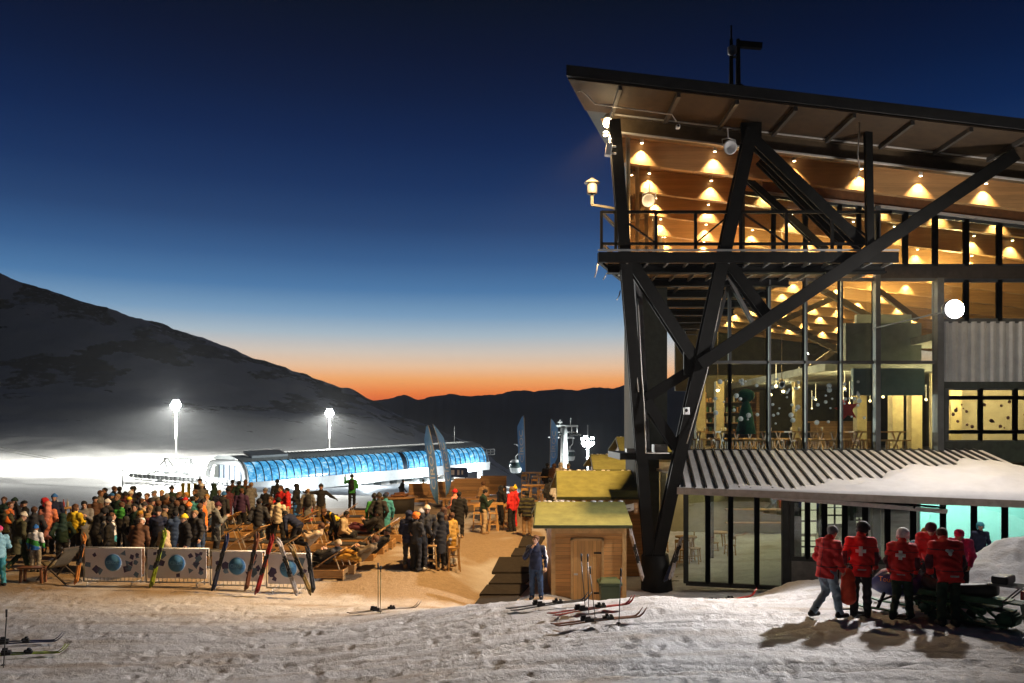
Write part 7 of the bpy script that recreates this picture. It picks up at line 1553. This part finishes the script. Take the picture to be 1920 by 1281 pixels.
m = MB(); m.slab([(-1.50,-.22,.50),(-1.50,.22,.50),(-1.58,.22,.12),(-1.58,-.22,.12)],(-.012,0,0)); m.box2((-1.52,-.2,.5),(-1.2,.2,.53)); m.build('snow_flap',mat('flap_green',(.012,.07,.035),.6,0,.2,5),t)
m = MB(); m.box2((-1.56,-.2,.62),(-1.50,.2,.78)); m.build('tail_light',mat('tail_red',(.3,.02,.02),.3),t)

# ---------------------------------------------------------------- canteen furniture seen through the glass wall
iw = mat('canteen_wood',(.50,.30,.12),.5,0,.2,6); ZI = ZB-.12
def canteen():
    t = empty('canteen_table',(0,0,0),label='x',cat='table'); m = MB(); m.box((0,0,.74),(1.8,.8,.05)); m.build('tabletop',iw,t)
    for sx in (-.75,.75): m = MB(); m.bar((sx,-.3,0),(sx,.3,.72),.05); m.bar((sx,.3,0),(sx,-.3,.72),.05); m.build('leg',iw,t)
    return t
def bench_():
    t = empty('canteen_bench',(0,0,0),label='x',cat='bench'); m = MB(); m.box((0,0,.44),(1.8,.3,.05)); m.build('seat',iw,t)
    for sx in (-.75,.75): m = MB(); m.bar((sx,-.12,0),(sx,-.1,.42),.05); m.bar((sx,.12,0),(sx,.1,.42),.05); m.build('leg',iw,t)
    return t
ct, cb_ = None, None
for k,(x,y) in enumerate(((8.2,28.2),(10.6,28.0),(12.9,28.3),(8.0,31.0),(10.7,31.4),(13.0,31.6),(9.6,34.6),(12.4,34.8))):
    w_ = ('left','middle','right','left','middle','right','left','right')[k]; rw = ('front','front','front','second','second','second','back','back')[k]
    if ct is None: ct = o = canteen()
    else: o = copy_tree(ct)
    o.location = (x,y,ZI); o['label'] = 'wooden canteen table, %s one of the %s row behind the glass wall'%(w_,rw); o['group'] = 'canteen tables behind the glass wall'
    for sy, nm in ((-.62,'near'),(.62,'far')):
        if cb_ is None: cb_ = q = bench_()
        else: q = copy_tree(cb_)
        q.location = (x,y+sy,ZI); q['label'] = '%s side bench of the %s canteen table in the %s row'%(nm,w_,rw); q['group'] = 'canteen benches behind the glass wall'
    if k in (1,3,4,6): 
        for j in range(2): cup(x-.5+.8*j,y,ZI+.766,'%s glass on the %s canteen table of the %s row'%(('left','right')[j],w_,rw),cups,.14)

# stools and small tables on the lower floor behind the glass
for k,(x,y) in enumerate(((6.0,28.4),(6.6,28.7),(7.6,30.2),(8.1,29.6),(6.9,30.9),(5.7,30.2))):
    o = copy_tree(stool0); o.location = (x,y,-.86); o.rotation_euler.z = k*1.1; o['label'] = 'dark bar stool on the lower floor, %s from the left behind the ground level glass'%('third','fourth','fifth','rightmost','second','leftmost')[k] if False else 'bar stool standing inside behind the ground level glass of the lodge'; o['group'] = 'bar stools behind the ground level glass'
high_table(6.4,29.3,'high table inside behind the ground level glass, nearest the corner',.4,True,-.86); high_table(7.9,30.6,'high table deeper inside behind the ground level glass',.4,True,-.86)
# ---------------------------------------------------------------- cold night air: a thin even haze round the whole place
m = MB(); m.box2((-2400,-40,-140),(2400,2100,190)); hz = bpy.data.materials.new('night_air'); hz.use_nodes = True; t_ = hz.node_tree; t_.nodes.remove(t_.nodes['Principled BSDF'])
pv = t_.nodes.new('ShaderNodeVolumePrincipled'); pv.inputs['Density'].default_value = HAZE; pv.inputs['Color'].default_value = (.9,.93,1,1); pv.inputs['Anisotropy'].default_value = .2
t_.links.new(pv.outputs[0], t_.nodes['Material Output'].inputs['Volume']); hz.cycles.homogeneous_volume = True if hasattr(hz,'cycles') else None
o = m.build('haze',hz,None,kind='stuff',label='thin cold night haze')
